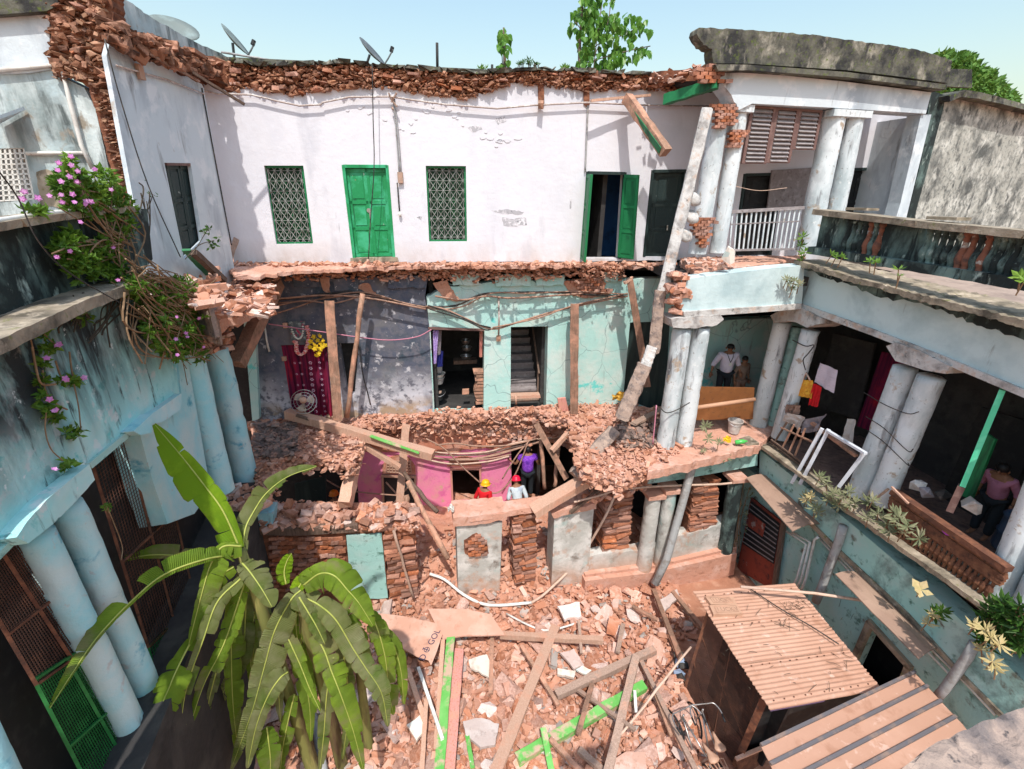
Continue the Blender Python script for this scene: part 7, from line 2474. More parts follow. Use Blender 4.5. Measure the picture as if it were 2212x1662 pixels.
rosettes('pale yellow starry shrub at the end of the first awning', off(RW, -.55), [(1742, 1080, 1.0), (1752, 1072, .8)], .17, m_leafyellow)
rosettes('dusty shrub on the balcony edge under the cast iron panel', off(RW, -.45), [(1876, 1086, 1.1), (1886, 1080, 1), (1875, 1120, 1.1), (1896, 1110, 1), (1915, 1130, 1.2), (1942, 1120, 1.2), (1960, 1138, 1.1), (1922, 1150, 1.1), (1986, 1164, 1.1), (1950, 1150, 1), (1932, 1108, 1)], .19, m_leafdusty)
rosettes('plant with five round yellow leaves below the balcony edge', off(RW, -.45), [(1990, 1275, 1.0)], .19, m_leafyellow, wid=.7, n=5)
rosettes('yellow starry sprig hanging below the round leafed plant', off(RW, -.5), [(2003, 1346, 1.2), (2016, 1330, .9)], .13, m_leafyellow)
rosettes('dark sprig beside the yellow starry sprig', off(RW, -.45), [(2020, 1328, 1.1), (2034, 1322, 1)], .17, m_leafdark)
sp_ = [(2112 + rnd.uniform(0, 120), 1320 + rnd.uniform(-20, 75), rnd.uniform(.8, 1.2)) for _ in range(40)]
rosettes('big dark shrub hanging over the balcony edge at the right picture edge', off(RW, -.5), sp_, .2, m_leafdark)
rosettes('yellow tipped whorls in front of the big dark shrub', off(RW, -.75), [(2128, 1360, 1.2), (2140, 1378, 1.2), (2160, 1392, 1.2), (2120, 1404, 1.1), (2144, 1430, 1.2), (2150, 1445, 1), (2105, 1352, 1)], .14, m_leafyellow)
vine('creeper', 'small leafed creeper climbing the damp corner beside the red door', 'plant', off(VF, -.02), [(1600, 1110, 14, 60, 46), (1582, 1170, 14, 40, 30), (1618, 1060, 10, 20, 14)], rstr(1590, 1200, 1612, 1050, 6, 6), [], .075, m_leafdusty, spread=.08)

# ------------------------------------------------------------------ roof plants and tree
def heart(m, p, size):
	d = Vector((rnd.gauss(0, .35), rnd.gauss(-.1, .35), -1)).normalized()
	s = d.cross(Vector((rnd.gauss(0, .7), -1, rnd.gauss(0, .3)))).normalized()
	n = s.cross(d)
	m.add([p, p + d * size * .18 + s * size * .36, p + d * size * .5 + s * size * .33 + n * size * .1, p + d * size * 1.05, p + d * size * .5 - s * size * .33 + n * size * .1, p + d * size * .18 - s * size * .36], [(0, 1, 2, 3), (0, 3, 4, 5)])
def sapling(label, trunk, twigs, blobs, size, P, name='fig_sapling', mat=m_leafpeepal, group=None):
	root = thing(name, label, 'tree', at(*trunk[0], P), group)
	m = MB()
	t = [at(x, y, P) for x, y in trunk]
	C = curve(t, 4)
	m.tube(C, [.05 * (1 - .6 * i / len(C)) for i in range(len(C))], 7)
	m.build('trunk', m_bark, root, smooth=True)
	m = MB()
	for tw in twigs:
		m.tube(curve([at(x, y, off(P, rnd.uniform(-.2, .2))) for x, y in tw], 4), .012, 5)
	if twigs:
		m.build('twigs', m_bark, root, kind='stuff')
	m = MB()
	for (x, y, rx, ry, n) in blobs:
		for _ in range(n):
			a, rr = rnd.uniform(0, 6.283), math.sqrt(rnd.random())
			heart(m, at(x + rx * rr * math.cos(a), y + ry * rr * math.sin(a), off(P, rnd.uniform(-.5, .5))), size * rnd.uniform(.6, 1.2))
	m.build('crown', mat, root, kind='stuff', fix=False)
	return root
PT = off(BW, 1.0)
sapling('leafy fig tree growing on the broken roof right of the middle', [(1252, 160), (1252, 100), (1256, 40), (1262, -40)], [[(1252, 130), (1300, 90), (1350, 60)], [(1256, 140), (1320, 120), (1380, 105), (1405, 100)], [(1270, 150), (1310, 60), (1320, 0)], [(1282, 150), (1290, 80), (1300, 10)], [(1252, 60), (1240, 45)], [(1300, 90), (1350, 75), (1390, 50)]],
		[(1262, 20, 28, 26, 42), (1290, 40, 40, 30, 52), (1250, 52, 22, 20, 26), (1310, 60, 44, 26, 50), (1275, 90, 34, 26, 34), (1305, 110, 44, 26, 44), (1340, 40, 26, 20, 22), (1372, 45, 22, 16, 20), (1385, 66, 22, 14, 16), (1350, 78, 26, 20, 22), (1390, 108, 18, 12, 16), (1330, 125, 34, 14, 24), (1360, 120, 20, 14, 12), (1265, 130, 20, 12, 12), (1300, -10, 40, 20, 30), (1275, -30, 30, 14, 14), (1310, 140, 30, 8, 14)], .20, PT)
sapling('thin young fig sapling on the broken roof left of the leafy fig tree', [(1090, 158), (1090, 120), (1088, 60)], [[(1086, 150), (1084, 110), (1082, 70)]], [(1084, 66, 9, 12, 12), (1090, 85, 12, 12, 16), (1094, 104, 10, 8, 10), (1083, 96, 8, 10, 8), (1080, 140, 9, 6, 6), (1098, 134, 6, 6, 4)], .19, PT)
for x, y, lab in ((1125, 138, 'feathery dark weed just right of the young fig sapling'), (1146, 136, 'middle feathery weed on the broken roof'), (1160, 140, 'feathery weed nearest the leafy fig tree'), (1042, 150, 'small bright weed on the roof left of the young fig sapling'), (1216, 146, 'low bright weed left of the leafy fig trunk')):
	rosettes(lab, off(BW, .3), [(x + rnd.uniform(-7, 7), y + rnd.uniform(-5, 5), rnd.uniform(.7, 1.2)) for _ in range(5)], .12, m_leafdark if y < 141 else m_leaf, name='weed')
tr = thing('tree', 'green leafy tree rising behind the far right boundary wall', 'tree', Vector((21, 24, 0)))
m = MB()
m.tube([(21, 24, 0), (21, 24, 8), (20.8, 24, 12)], [.35, .3, .2], 8)
m.build('trunk', m_bark, tr, smooth=True)
m = MB()
PTr = ('y', 24)
for _ in range(5200):
	u = rnd.random()
	x = rnd.uniform(2030, 2200)
	top = 118 + max(0, (x - 2070)) ** 1.55 * .056 + 8 * noise.noise(Vector((x * .06, 1, 1)))
	if x < 2050:
		top = 116
	y = top + rnd.random() ** 1.4 * 170
	if noise.noise(Vector((x * .05, y * .05, 3))) < -.25 and rnd.random() < .75:
		continue
	p = at(x, y, ('y', 24 + rnd.uniform(-2, 2)))
	leafmesh(m, p, Vector((rnd.gauss(0, 1), rnd.gauss(-.3, 1), rnd.gauss(-.1, .8))), rnd.uniform(.16, .34), .6)
m.build('crown', m_tree, tr, kind='stuff', fix=False)
# ------------------------------------------------------------------ roof dishes, poles
def dish(label, e0, e1, lnb, foot, P, mat, tiltf=.18):
	a, b = at(*e0, P), at(*e1, P)
	c = (a + b) / 2
	r = (b - a).length / 2
	l = at(*lnb, P)
	e = (b - a).normalized()
	ax = e.cross((c - EYE).normalized()).normalized()
	if ax.dot(l - c) < 0:
		ax = -ax
	ax = (ax - FWD * tiltf).normalized()
	root = thing('satellite_dish', label, 'satellite dish', at(*foot, P), 'satellite dishes on the broken roof')
	m = MB()
	m.lathe(c - ax * r * .18, [(.001, 0), (r * .4, r * .03), (r * .75, r * .11), (r, r * .2), (r, r * .23), (r * .74, r * .14), (r * .4, r * .06), (.002, r * .03)], 24, axis=ax)
	m.build('reflector', mat, root, smooth=True)
	m = MB()
	m.tube([b, b + (l - b) * .5 - UPV * .02, l], .018, 6)
	m.build('arm', m_dish, root)
	m = MB()
	m.tube([l - ax * .02 + UPV * .07, l - ax * .07], .045, 8)
	m.build('receiver', m_black, root)
	m = MB()
	m.tube([at(*foot, P), c - ax * r * .25], .03, 6)
	m.build('mount', m_dish, root)
dish('thin edge on satellite dish above the green door', (779, 80), (828, 143), (849, 107), (790, 146), off(BW, .6), m_dish)
dish('edge on satellite dish at the left end of the broken roof', (482, 52), (534, 122), (550, 93), (508, 140), off(BW, .8), m_dishpale)
dish('pale satellite dish half hidden by the left roof parapet', (344, 40), (402, 82), (420, 74), (372, 92), off(RT, .7), m_dishpale, .8)
for pts, lab, r_ in (([(944, 93), (945, 156)], 'tall thin dark post standing on the broken roof', 3.2), ([(970, 150), (970, 160)], 'short dark peg beside the tall roof post', 2.4), ([(1063, 140), (1063, 158)], 'short dark peg left of the young fig sapling', 2.8)):
	pipe('roof_post', lab, pts, off(BW, .3), r_, m_cabledark, 'post', n=6)
pipe('roof_rod', 'long pale rod lying from the left parapet to the broken roof edge', [(478, 113), (560, 126), (640, 141)], off(BW, .3), 2.2, m_pvcgrey, 'rod')

# ------------------------------------------------------------------ wires and conduits
def cable(label, pts, P, rpx, mat, cat='cable', name='cable', cn=5, group=None):
	return pipe(name, label, pts, P, rpx, mat, cat, cn=cn, n=5, group=group)
PC = off(BW, -.10)
cable('painted conduit sagging along the top of the white upper wall', [(330, 156), (400, 185), (470, 203), (543, 205), (600, 219), (647, 229), (694, 226), (696, 222), (755, 210), (846, 209), (868, 213), (960, 226), (1074, 235), (1150, 228), (1266, 222), (1400, 228), (1530, 230)], PC, 2.0, m_conduit, 'conduit', 'conduit', 1)
cable('dark conduit with a junction box on the white return wall', [(252, 142), (300, 155), (360, 172), (440, 203)], off(RT, -.05), 2.0, m_conduit, 'conduit', 'conduit', 1)
m = MB()
p = at(303, 156, off(RT, -.05))
m.box(p, Vector((.0, .06, 0)), Vector((.03, 0, 0)), Vector((0, 0, .11)))
m.lone('junction_box', m_woodpale, 'wooden junction box on the white return wall', 'junction box')
for i, (pts, lab) in enumerate((([(849, 214), (856, 290), (862, 372)], 'left wire of the pair hanging beside the green door'), ([(852, 214), (860, 290), (866, 372)], 'right wire of the pair hanging beside the green door'), ([(858, 395), (863, 460)], 'short wire dropping to the bulb beside the green door'))):
	cable(lab, pts, off(BW, -.06), 1.5, m_pvcgrey if i < 2 else m_cabledark)
m = MB()
p = at(865, 384, off(BW, -.05))
m.box(p, Vector((.06, .01, 0)), Vector((0, .03, 0)), Vector((0, 0, .12)))
m.lone('switch_board', m_woodgrey, 'small switch board on the white wall right of the green door', 'switch board')
m = MB()
p = at(864, 463, off(BW, -.06))
m.lathe(p, [(.02, .06), (.035, .02), (.04, -.02), (.02, -.06)], 10)
m.lone('bulb', m_pvc, 'bare bulb hanging beside the green door', 'bulb', smooth=True)
m = MB()
p = at(850, 222, off(BW, -.1))
for k in range(5):
	m.beam(p + Vector((rnd.uniform(-.06, .06), 0, rnd.uniform(-.12, .12))), p + Vector((rnd.uniform(-.12, .12), -.05, rnd.uniform(-.2, .2))), .03, .03)
m.lone('broken_bracket', m_woodgrey, 'splintered wooden bracket at the top of the hanging wires', 'bracket')
cable('thin black wire crossing in front of the green door from the roof dish', [(804, 140), (806, 260), (808, 360), (800, 480), (796, 560)], off(BW, -.35), 1.1, m_cabledark)
cable('long thin black wire crossing in front of the white return wall', [(226, 84), (262, 220), (320, 400), (390, 556)], off(RT, -.9), 1.3, m_cabledark)
cable('thin dark wire running down the corner of the white walls', [(436, 190), (462, 330), (500, 530)], off(RT, -.02), 1.3, m_cabledark)
cable('black wire looping over the turquoise left wall', [(-10, 360), (40, 430), (82, 520), (150, 590), (260, 655)], off(LW, -.5), 1.6, m_cabledark)
cable('long pale wire down the white wall beside the open green door', [(1270, 228), (1267, 300), (1264, 372)], off(BW, -.04), 2.0, m_pvcgrey)
PB1 = off(BW, -.22)
B1 = [[(598, 648), (660, 640), (712, 634), (780, 634), (850, 650), (915, 662), (985, 660), (1040, 636), (1110, 632), (1200, 632), (1290, 638), (1356, 640)],
	  [(598, 655), (680, 648), (740, 640), (810, 640), (880, 656), (940, 668), (1000, 662), (1060, 634), (1140, 634), (1240, 630), (1356, 636)],
	  [(600, 676), (640, 664), (712, 640), (790, 632), (870, 654), (920, 664)],
	  [(920, 662), (960, 668), (1010, 690), (1062, 711), (1120, 696), (1200, 672), (1290, 652), (1356, 640)],
	  [(925, 660), (975, 676), (1030, 700), (1060, 708)], [(1064, 708), (1160, 688), (1240, 660), (1356, 634)],
	  [(940, 640), (1000, 648), (1050, 640), (1100, 644), (1180, 640), (1260, 634)],
	  [(600, 660), (655, 650), (720, 655), (780, 640)], [(928, 668), (1000, 690), (1046, 712), (1060, 712)],
	  [(540, 640), (600, 645), (700, 638), (800, 645), (920, 668)]]
for i, pts in enumerate(B1):
	cable('sagging dusty cable of the bundle along the middle storey wall', pts, off(BW, -.14 - .02 * i), 1.6 if i % 3 else 2.2, m_cable if i % 4 else m_cabledark, group='cables strung along the middle storey wall')
B2 = [[(880, 975), (960, 984), (1040, 982), (1100, 968), (1160, 955), (1240, 938), (1310, 936)],
	  [(870, 966), (940, 990), (1030, 990), (1090, 976), (1150, 960), (1230, 946)],
	  [(900, 980), (985, 996), (1060, 986), (1110, 972), (1180, 950)],
	  [(860, 960), (930, 976), (1000, 980), (1060, 975), (1110, 958), (1200, 944), (1300, 940)],
	  [(800, 958), (870, 972), (960, 992), (1050, 992), (1104, 982)],
	  [(940, 962), (985, 958), (1030, 964), (1100, 962), (1160, 948)],
	  [(890, 985), (970, 1002), (1050, 998), (1100, 986)]]
for i, pts in enumerate(B2):
	cable('sagging dusty cable of the bundle over the pink wall', pts, off(BW, -.13 - .02 * i), 1.9, m_cable if i % 3 else m_rope, group='cables strung over the pink wall')
for pts, lab, dd in (([(1145, 950), (1120, 980), (1100, 1010), (1085, 1035)], 'loose cable slanting down across the pink wall edge', .5), ([(1140, 955), (1128, 990), (1110, 1030), (1080, 1062), (1060, 1066)], 'longer loose cable bent towards the yellow helmet', .55), ([(920, 948), (960, 970), (1000, 1010), (1040, 1046)], 'loose cable hanging down to the arched pink doorway', .5), ([(690, 1088 - 60), (740, 1056), (800, 1066), (880, 1072)], 'pair of sagging cords in front of the left pink panel', .8)):
	cable(lab, pts, off(BW, -dd), 1.7, m_cable)
cable('pink cord strung across the dark middle storey wall', [(580, 700), (660, 712), (715, 720), (770, 728), (840, 735), (900, 728), (932, 712)], off(BW, -.35), 1.2, m_pinkcord, cat='cord', name='cord')
cable('black wire drooping from the foot of the round dark post', [(775, 740), (782, 800), (794, 850), (800, 875)], off(BW, -.1), 1.2, m_cabledark)
cable('white rope running from the right beam down over the rubble', [(1352, 1012), (1324, 1080), (1300, 1130), (1250, 1210), (1180, 1280), (1148, 1302)], [off(VF, 0), off(VF, -.1), off(VF, -.2), ('z', 1.0), ('z', .7), ('g', .12)], 3.0, m_rope, 'rope', 'rope', 4)
cable('white hose curling over the rubble in front of the plastered pier', [(928, 1240), (960, 1252), (1000, 1284), (1040, 1304), (1080, 1308), (1148, 1302)], G(.16), 3.4, m_pvc, 'hose', 'hose', 4)
cable('white cord looped over the rubble below the hose', [(1094, 1326), (1140, 1350), (1176, 1362), (1215, 1356), (1256, 1342)], G(.16), 2.2, m_pvc, 'cord', 'cord', 4)
cable('dark wire curled in front of the dusty wall beam', [(1240, 1085), (1290, 1072), (1340, 1058), (1440, 1050), (1560, 1046), (1612, 1038)], off(VF, -.2), 2.6, m_rope, 'rod', 'rod', 3)
cable('thin wire tied round the front right columns', [(1425, 880), (1440, 892), (1462, 886), (1490, 870)], off(VF, -.1), 1.2, m_cabledark, 'wire', 'wire')
for k, (ya, yb) in enumerate(((848, 880), (900, 960), (930, 990))):
	cable(('upper', 'middle', 'lower')[k] + ' thin wire slung round the right hand column pair', [(1866 + k * 4, ya), (1910, ya + 26), (1960, yb + 14), (1985 - 12 * k, yb + 10)], off(RW, -.02), 1.0, m_cabledark, 'wire', 'wire')
cable('dark wire loops tied on the corner columns', [(1712, 735), (1740, 748), (1758, 746), (1745, 765), (1735, 778), (1740, 800)], off(RW, -.0), 1.2, m_cabledark, 'wire', 'wire')
# ---- right-hand pipes
PQ = off(RW, -.22)
pipe('drain_pipe', 'thick grey drain pipe leaning in front of the white ground floor columns', [(1498, 985), (1495, 1010), (1440, 1210), (1398 + 16, 1262)], [off(VF, -.3), off(VF, -.3), off(VF, -.45), off(VF, -.6)], 8.5, m_pvcgrey)
pipe('drain_pipe', 'weathered grey drain pipe on the damp right wall above the shed', [(1822, 1136), (1814, 1164), (1775, 1270), (1762, 1300)], PQ, 8.5, m_pvcgrey)
pipe('drain_pipe', 'lower grey drain pipe beside the ribbed lean-to roof', [(2106, 1390), (2090, 1420), (2040, 1490), (2020, 1512)], PQ, 9.5, m_pvcgrey)
for k, (pts, lab) in enumerate((([(1700, 1148), (1742, 1176), (1722, 1250), (1712, 1270)], 'leftmost of the three thin white pipes on the damp right wall'), ([(1712, 1150), (1750, 1172), (1731, 1252), (1720, 1275)], 'middle of the three thin white pipes on the damp right wall'), ([(1768, 1160), (1760, 1166), (1741, 1250), (1728, 1285)], 'rightmost of the three thin white pipes on the damp right wall'))):
	pipe('thin_pipe', lab, pts, off(RW, -.06 - .03 * k), 3.0, m_pvc, n=6)
for k, (pts, lab) in enumerate((([(1770, 1156), (1850, 1240), (1960, 1350), (2090, 1480), (2150, 1545)], 'upper long white pipe running under the right balcony beam'), ([(1772, 1166), (1850, 1250), (1960, 1362), (2060, 1466)], 'lower long white pipe running under the right balcony beam'))):
	pipe('long_pipe', lab, pts, off(RW, -.02), 2.6, m_pvc, n=6)
# ------------------------------------------------------------------ the curtained doorway
cur = thing('curtain', 'crimson flowered curtain hanging in the doorway of the dark wall', 'curtain', at(676, 895, BW))
q = quadpt([(607, 746), (706, 744), (720, 905), (636, 905)], off(BW, .06))
m = MB()
nu, nv = 60, 14
for j in range(nv + 1):
	for i in range(nu + 1):
		u, v = i / nu, j / nv
		p = q(u, v) - away(BW) * (.075 * math.sin(u * 34 + v * .8) * (.4 + .6 * v) + .03 * math.sin(u * 11 + 2))
		m.v.append(tuple(p))
		m.c.append(None)
for j in range(nv):
	for i in range(nu):
		a = j * (nu + 1) + i
		m.f.append((a, a + 1, a + nu + 2, a + nu + 1))
m.build('cloth', m_curtain, cur, smooth=True, fix=False)
m = MB()
for u0 in (.24, .58, .80, .36):
	for k in range(11):
		v = .22 + k * .073
		if u0 in (.24, .36) and k % 2:
			continue
		c = q(u0 + rnd.uniform(-.01, .01) + .02, v) - away(BW) * .085
		for t in range(6):
			a = t * math.pi / 3
			d = Vector((math.cos(a), 0, math.sin(a)))
			e = Vector((-math.sin(a), 0, math.cos(a)))
			rr = .055 if u0 == .58 else .035
			m.add([c + d * .012, c + d * rr * .6 + e * rr * .3, c + d * rr, c + d * rr * .6 - e * rr * .3], [(0, 1, 2, 3)])
m.build('printed_flowers', m_curtflower, cur, kind='stuff', fix=False)
pic = thing('picture', 'dark framed devotional picture hung with a white garland above the curtain', 'picture', at(645, 740, BW))
m = MB()
pq = [(622, 695), (658, 694), (662, 735), (630, 738)]
m.prism(on(off(BW, -.09), pq), away(BW) * .03)
m.build('print', m_picture, pic)
q = quadpt(pq, off(BW, -.12))
for k in range(17):
	a = math.pi * (k / 16)
	m = MB()
	c = q(.5 + .36 * math.cos(a), .28 + .62 * math.sin(a))
	m.lathe(c, [(.012, -.02), (.03, 0), (.012, .02)], 7)
	m.build('garland_bead', m_whiteflower, pic)
gar = thing('garland', 'red and white paper garland looped beside the framed picture', 'garland', at(664, 760, off(BW, -.1)))
gp = curve([at(x, y, off(BW, -.11)) for x, y in [(663, 706), (667, 725), (664, 745), (658, 762), (648, 766), (641, 758), (640, 742), (636, 738)]], 4)
for i, p in enumerate(gp):
	m = MB()
	m.lathe(p, [(.02, -.025), (.055, -.005), (.06, .01), (.02, .03)], 8, axis=Vector((rnd.gauss(0, .3), rnd.gauss(-.2, .2), 1)))
	m.build('paper_flower', m_garland, gar)
fl = thing('flower_spray', 'bunch of yellow cloth flowers hanging beside the garland', 'artificial flowers', at(685, 740, off(BW, -.1)))
for x, y in ((678, 728), (691, 726), (671, 738), (686, 736), (698, 737), (679, 744), (692, 742), (670, 750), (684, 749), (702, 746), (696, 750), (692, 755), (680, 754), (688, 764), (684, 768)):
	p = at(x, y, off(BW, -.16 + rnd.uniform(-.05, .05)))
	m = MB()
	n = (Vector((rnd.gauss(0, .4), -1, rnd.gauss(.3, .3)))).normalized()
	flower(m, p, n, .075)
	flower(m, p + n * .02, n, .045)
	m.build('flower', m_yellow, fl, fix=False)
m = MB()
m.tube(curve([at(x, y, off(BW, -.12)) for x, y in [(684, 712), (682, 735), (688, 765)]], 4), .008, 5)
m.build('stalk', m_dstem, fl)
# fan
fn = thing('table_fan', 'dusty pedestal fan with a round wire cage below the curtain', 'fan', at(657, 890, off(BW, -.6)))
c = at(656, 868, off(BW, -.6))
ax = (EYE - c).normalized()
ax = (ax + Vector((0, -.2, .25))).normalized()
u = ax.orthogonal().normalized()
v = ax.cross(u)
m = MB()
def ring(m, c, r, t, n=28):
	m.tube([c + (u * math.cos(k * 2 * math.pi / n) + v * math.sin(k * 2 * math.pi / n)) * r for k in range(n + 1)], t, 5, cap=False)
R0 = 26 * m_per_px(c)
for f_, d_ in ((1, 0), (.75, .05), (.5, .075), (1, -.04)):
	ring(m, c + ax * d_, R0 * f_, .007)
for k in range(20):
	a = k * math.pi / 10
	d = u * math.cos(a) + v * math.sin(a)
	m.tube([c + d * R0, c + d * R0 * .7 + ax * .055, c + ax * .085], .003, 3)
m.build('cage', m_metal, fn, kind='stuff')
for k in range(3):
	a = .5 + k * 2 * math.pi / 3
	m = MB()
	vs = []
	for t in range(9):
		aa = a - .55 + t * 1.1 / 8
		vs.append(c + (u * math.cos(aa) + v * math.sin(aa)) * R0 * (.86 - .10 * abs(t - 4) / 4) + ax * (.02 * (t - 4) / 4))
	vs.append(c + (u * math.cos(a) + v * math.sin(a)) * R0 * .12)
	m.add(vs, [(i, i + 1, 9) for i in range(8)])
	m.build('blade', m_fan, fn, fix=False)
m = MB()
m.lathe(c + ax * .05 - Vector((0, 0, 0)), [(.07, 0), (.085, .03), (.085, .12), (.06, .15), (.0, .152)], 14, axis=(ax + Vector((0, 0, .6))).normalized())
m.build('motor', m_woodpale, fn, smooth=True)
m = MB()
m.tube([c + ax * .1, c + ax * .1 - Vector((0, 0, .35))], .025, 8)
m.build('stand', m_metal, fn)
# wall fittings
for x, y, lab, sx in ((617, 703, 'small pale switch box on the dark wall left of the picture', .05), (1077, 731, 'small brown switch box on the teal pier between the doorways', .06), (614, 795 - 20, 'old round socket at the end of a white conduit on the dark wall', .045)):
	m = MB()
	p = at(x, y, off(BW, -.04))
	m.box(p, Vector((sx, .008, 0)), Vector((0, .035, 0)), Vector((0, 0, sx * 1.3)))
	m.lathe(p - away(BW) * .03, [(.03, 0), (.028, .03), (0, .031)], 10, axis=-away(BW))
	m.lone('switch_box', m_woodpale if x != 1077 else m_wood, lab, 'switch box')
pipe('wall_conduit', 'short white conduit slanting down the dark wall at the left', [(572, 706), (577, 740), (582, 760)], off(BW, -.03), 2.0, m_pvc, 'conduit', n=6)
pipe('wall_conduit', 'grey conduit dropping to the switch box on the teal pier', [(1077, 640), (1078, 690), (1077, 724)], off(BW, -.03), 2.0, m_conduit, 'conduit', n=6)
# ------------------------------------------------------------------ things inside the left teal doorway
def bucket(label, px, py, P, r, h, mat, name='bucket', cat='bucket', handle=False, group=None, tilt=None):
	p = at(px, py, P)
	root = thing(name, label, cat, p, group)
	m = MB()
	ax = tilt or Vector((0, 0, 1))
	m.lathe(p, [(r * .72, 0), (r * .95, h * .93), (r * 1.06, h * .94), (r * 1.06, h), (r * .97, h), (r * .78, h * .5), (r * .7, .03)], 18, axis=ax)
	m.build('bowl', mat, root, smooth=False)
	if handle:
		m = MB()
		m.tube([p + Vector((math.cos(a) * r * 1.05, -math.sin(a) * r * .9, h * .95 - .5 * r * math.sin(a))) for a in [k * math.pi / 10 for k in range(11)]], .008, 5)
		m.build('handle', m_metal, root)
	return root
ZF = ('z', F1 + .02)
bucket('black bucket at the foot of the stack in the left teal doorway', 948, 862, ('y', 13.0), .20, .26, m_black, handle=True)
bucket('grey tub in the middle of the stack in the left teal doorway', 947, 828, ('y', 13.1), .19, .20, m_pvcgrey, 'tub', 'tub')
bucket('pale rimmed tub at the top of the stack in the left teal doorway', 947, 815, ('y', 13.12), .20, .13, m_pvc, 'tub', 'tub')
m = MB()
m.lathe(at(946, 806, ('y', 13.15)), [(.11, 0), (.14, .05), (.14, .26), (.07, .32), (.06, .36), (0, .365)], 14)
m.lone('plastic_can', m_pvcgrey, 'translucent grey plastic can standing on the tub stack', 'can', smooth=True)
m = MB()
m.box(at(942, 852, ('y', 12.95)), Vector((.15, .02, 0)), Vector((0, .12, .03)), Vector((0, .0, .03)))
m.lone('board_scrap', m_woodgrey, 'scrap of board lying on the black bucket', 'board')
for k, (x, y, r) in enumerate(((1006, 742, .15), (1008, 757, .16), (1007, 776, .18))):
	bucket(('upper', 'middle', 'lower')[k] + ' round steel pot on the shelf inside the left teal doorway', x - 0, y, ('y', 14.2 - k * .1), r, .12, m_metal, 'pot', 'pot')
slab('shelf', off(BW, 1.2), [(980, 780), (1030, 778), (1030, 786), (980, 788)], .3, m_wooddark, house)
def cloth(label, quad, P, mat, cat='cloth', name='cloth', amp=.03, freq=16, group=None, seed=0):
	q = quadpt(quad, P)
	m = MB()
	nu, nv = 16, 12
	for j in range(nv + 1):
		for i in range(nu + 1):
			u, v = i / nu, j / nv
			p = q(u, v) - away(P) * (amp * math.sin(u * freq + seed + v * 2) + amp * .8 * noise.noise(Vector((u * 4, v * 4, seed))))
			p.z += .02 * noise.noise(Vector((u * 6, v, seed + 4))) * v
			m.v.append(tuple(p))
			m.c.append(None)
	for j in range(nv):
		for i in range(nu):
			a = j * (nu + 1) + i
			m.f.append((a, a + 1, a + nu + 2, a + nu + 1))
	return m.lone(name, mat, label, cat, group, smooth=True, fix=False)
cloth('lilac printed cloth hanging in the left teal doorway', [(935, 714), (948, 714), (943, 785), (937, 787)], off(BW, .1), m_lilac)
cloth('dark lilac cloth behind the printed one in the left teal doorway', [(945, 714), (954, 714), (952, 765), (945, 768)], off(BW, .2), m_greycloth)
cloth('deep blue cloth bundle low in the left teal doorway', [(943, 760), (958, 758), (956, 792), (944, 794)], off(BW, .25), m_bluecloth)
cloth('dusty orange cloth hanging at the right of the left teal doorway', [(1036, 716), (1043, 716), (1042, 772), (1035, 772)], off(BW, .08), m_pinkwood)
for k in range(10):
	m = MB()
	p = at(1036 + rnd.uniform(-4, 3), 802 + k * 7.2, off(BW, .25))
	m.box(p, Vector((.14 + rnd.uniform(-.03, .03), .02, 0)), Vector((-.02, .12, .02)), Vector((rnd.uniform(-.02, .02), 0, .035)))
	m.lone('floor_tile', m_wood, 'dusty reddish tile in the stack inside the left teal doorway', 'tile', 'tiles stacked inside the left teal doorway')
m = MB()
m.box(at(1006, 846, off(BW, .4)), Vector((.10, .02, 0)), Vector((0, .06, 0)), Vector((0, 0, .07)))
m.lone('floor_brick', m_wood, 'loose brick on the dark floor of the left teal doorway', 'brick')
m = MB()
m.prism([at(x, y, off(BW, -.1)) for x, y in [(1104, 856), (1167, 854), (1168, 860), (1104, 862)]], away(BW) * .25)
m.lone('door_board', m_woodpale, 'pale board lying across the foot of the stair doorway', 'board')
pipe('board_prop', 'short pale stick propped on the stair doorway board', [(1114, 855), (1115, 873)], off(BW, -.16), 2.2, m_woodpale, 'stick', n=5)
cloth('crumpled ochre sheet at the foot of the teal wall', [(1322, 852), (1348, 846), (1352, 868), (1320, 864)], off(BW, -.5), m_ochre, 'sheet', 'sheet', .08, 7)
m = MB()
m.prism(on(off(BW, -.4), [(1205, 862), (1222, 860), (1229, 888), (1208, 890)]), away(BW) * .08)
m.lone('leaning_tile', m_pinkwood, 'flat pink tile leaning at the foot of the brown teal wall post', 'tile')
m = MB()
m.prism(on(off(BW, -1.2), rag([(738, 1054), (765, 1046), (770, 1060), (746, 1070), (738, 1054)], 1, 8)[:-1]), away(BW) * .25)
m.lone('perched_brick', m_chunkB, 'broken brick perched halfway down the thick hanging beam', 'brick')

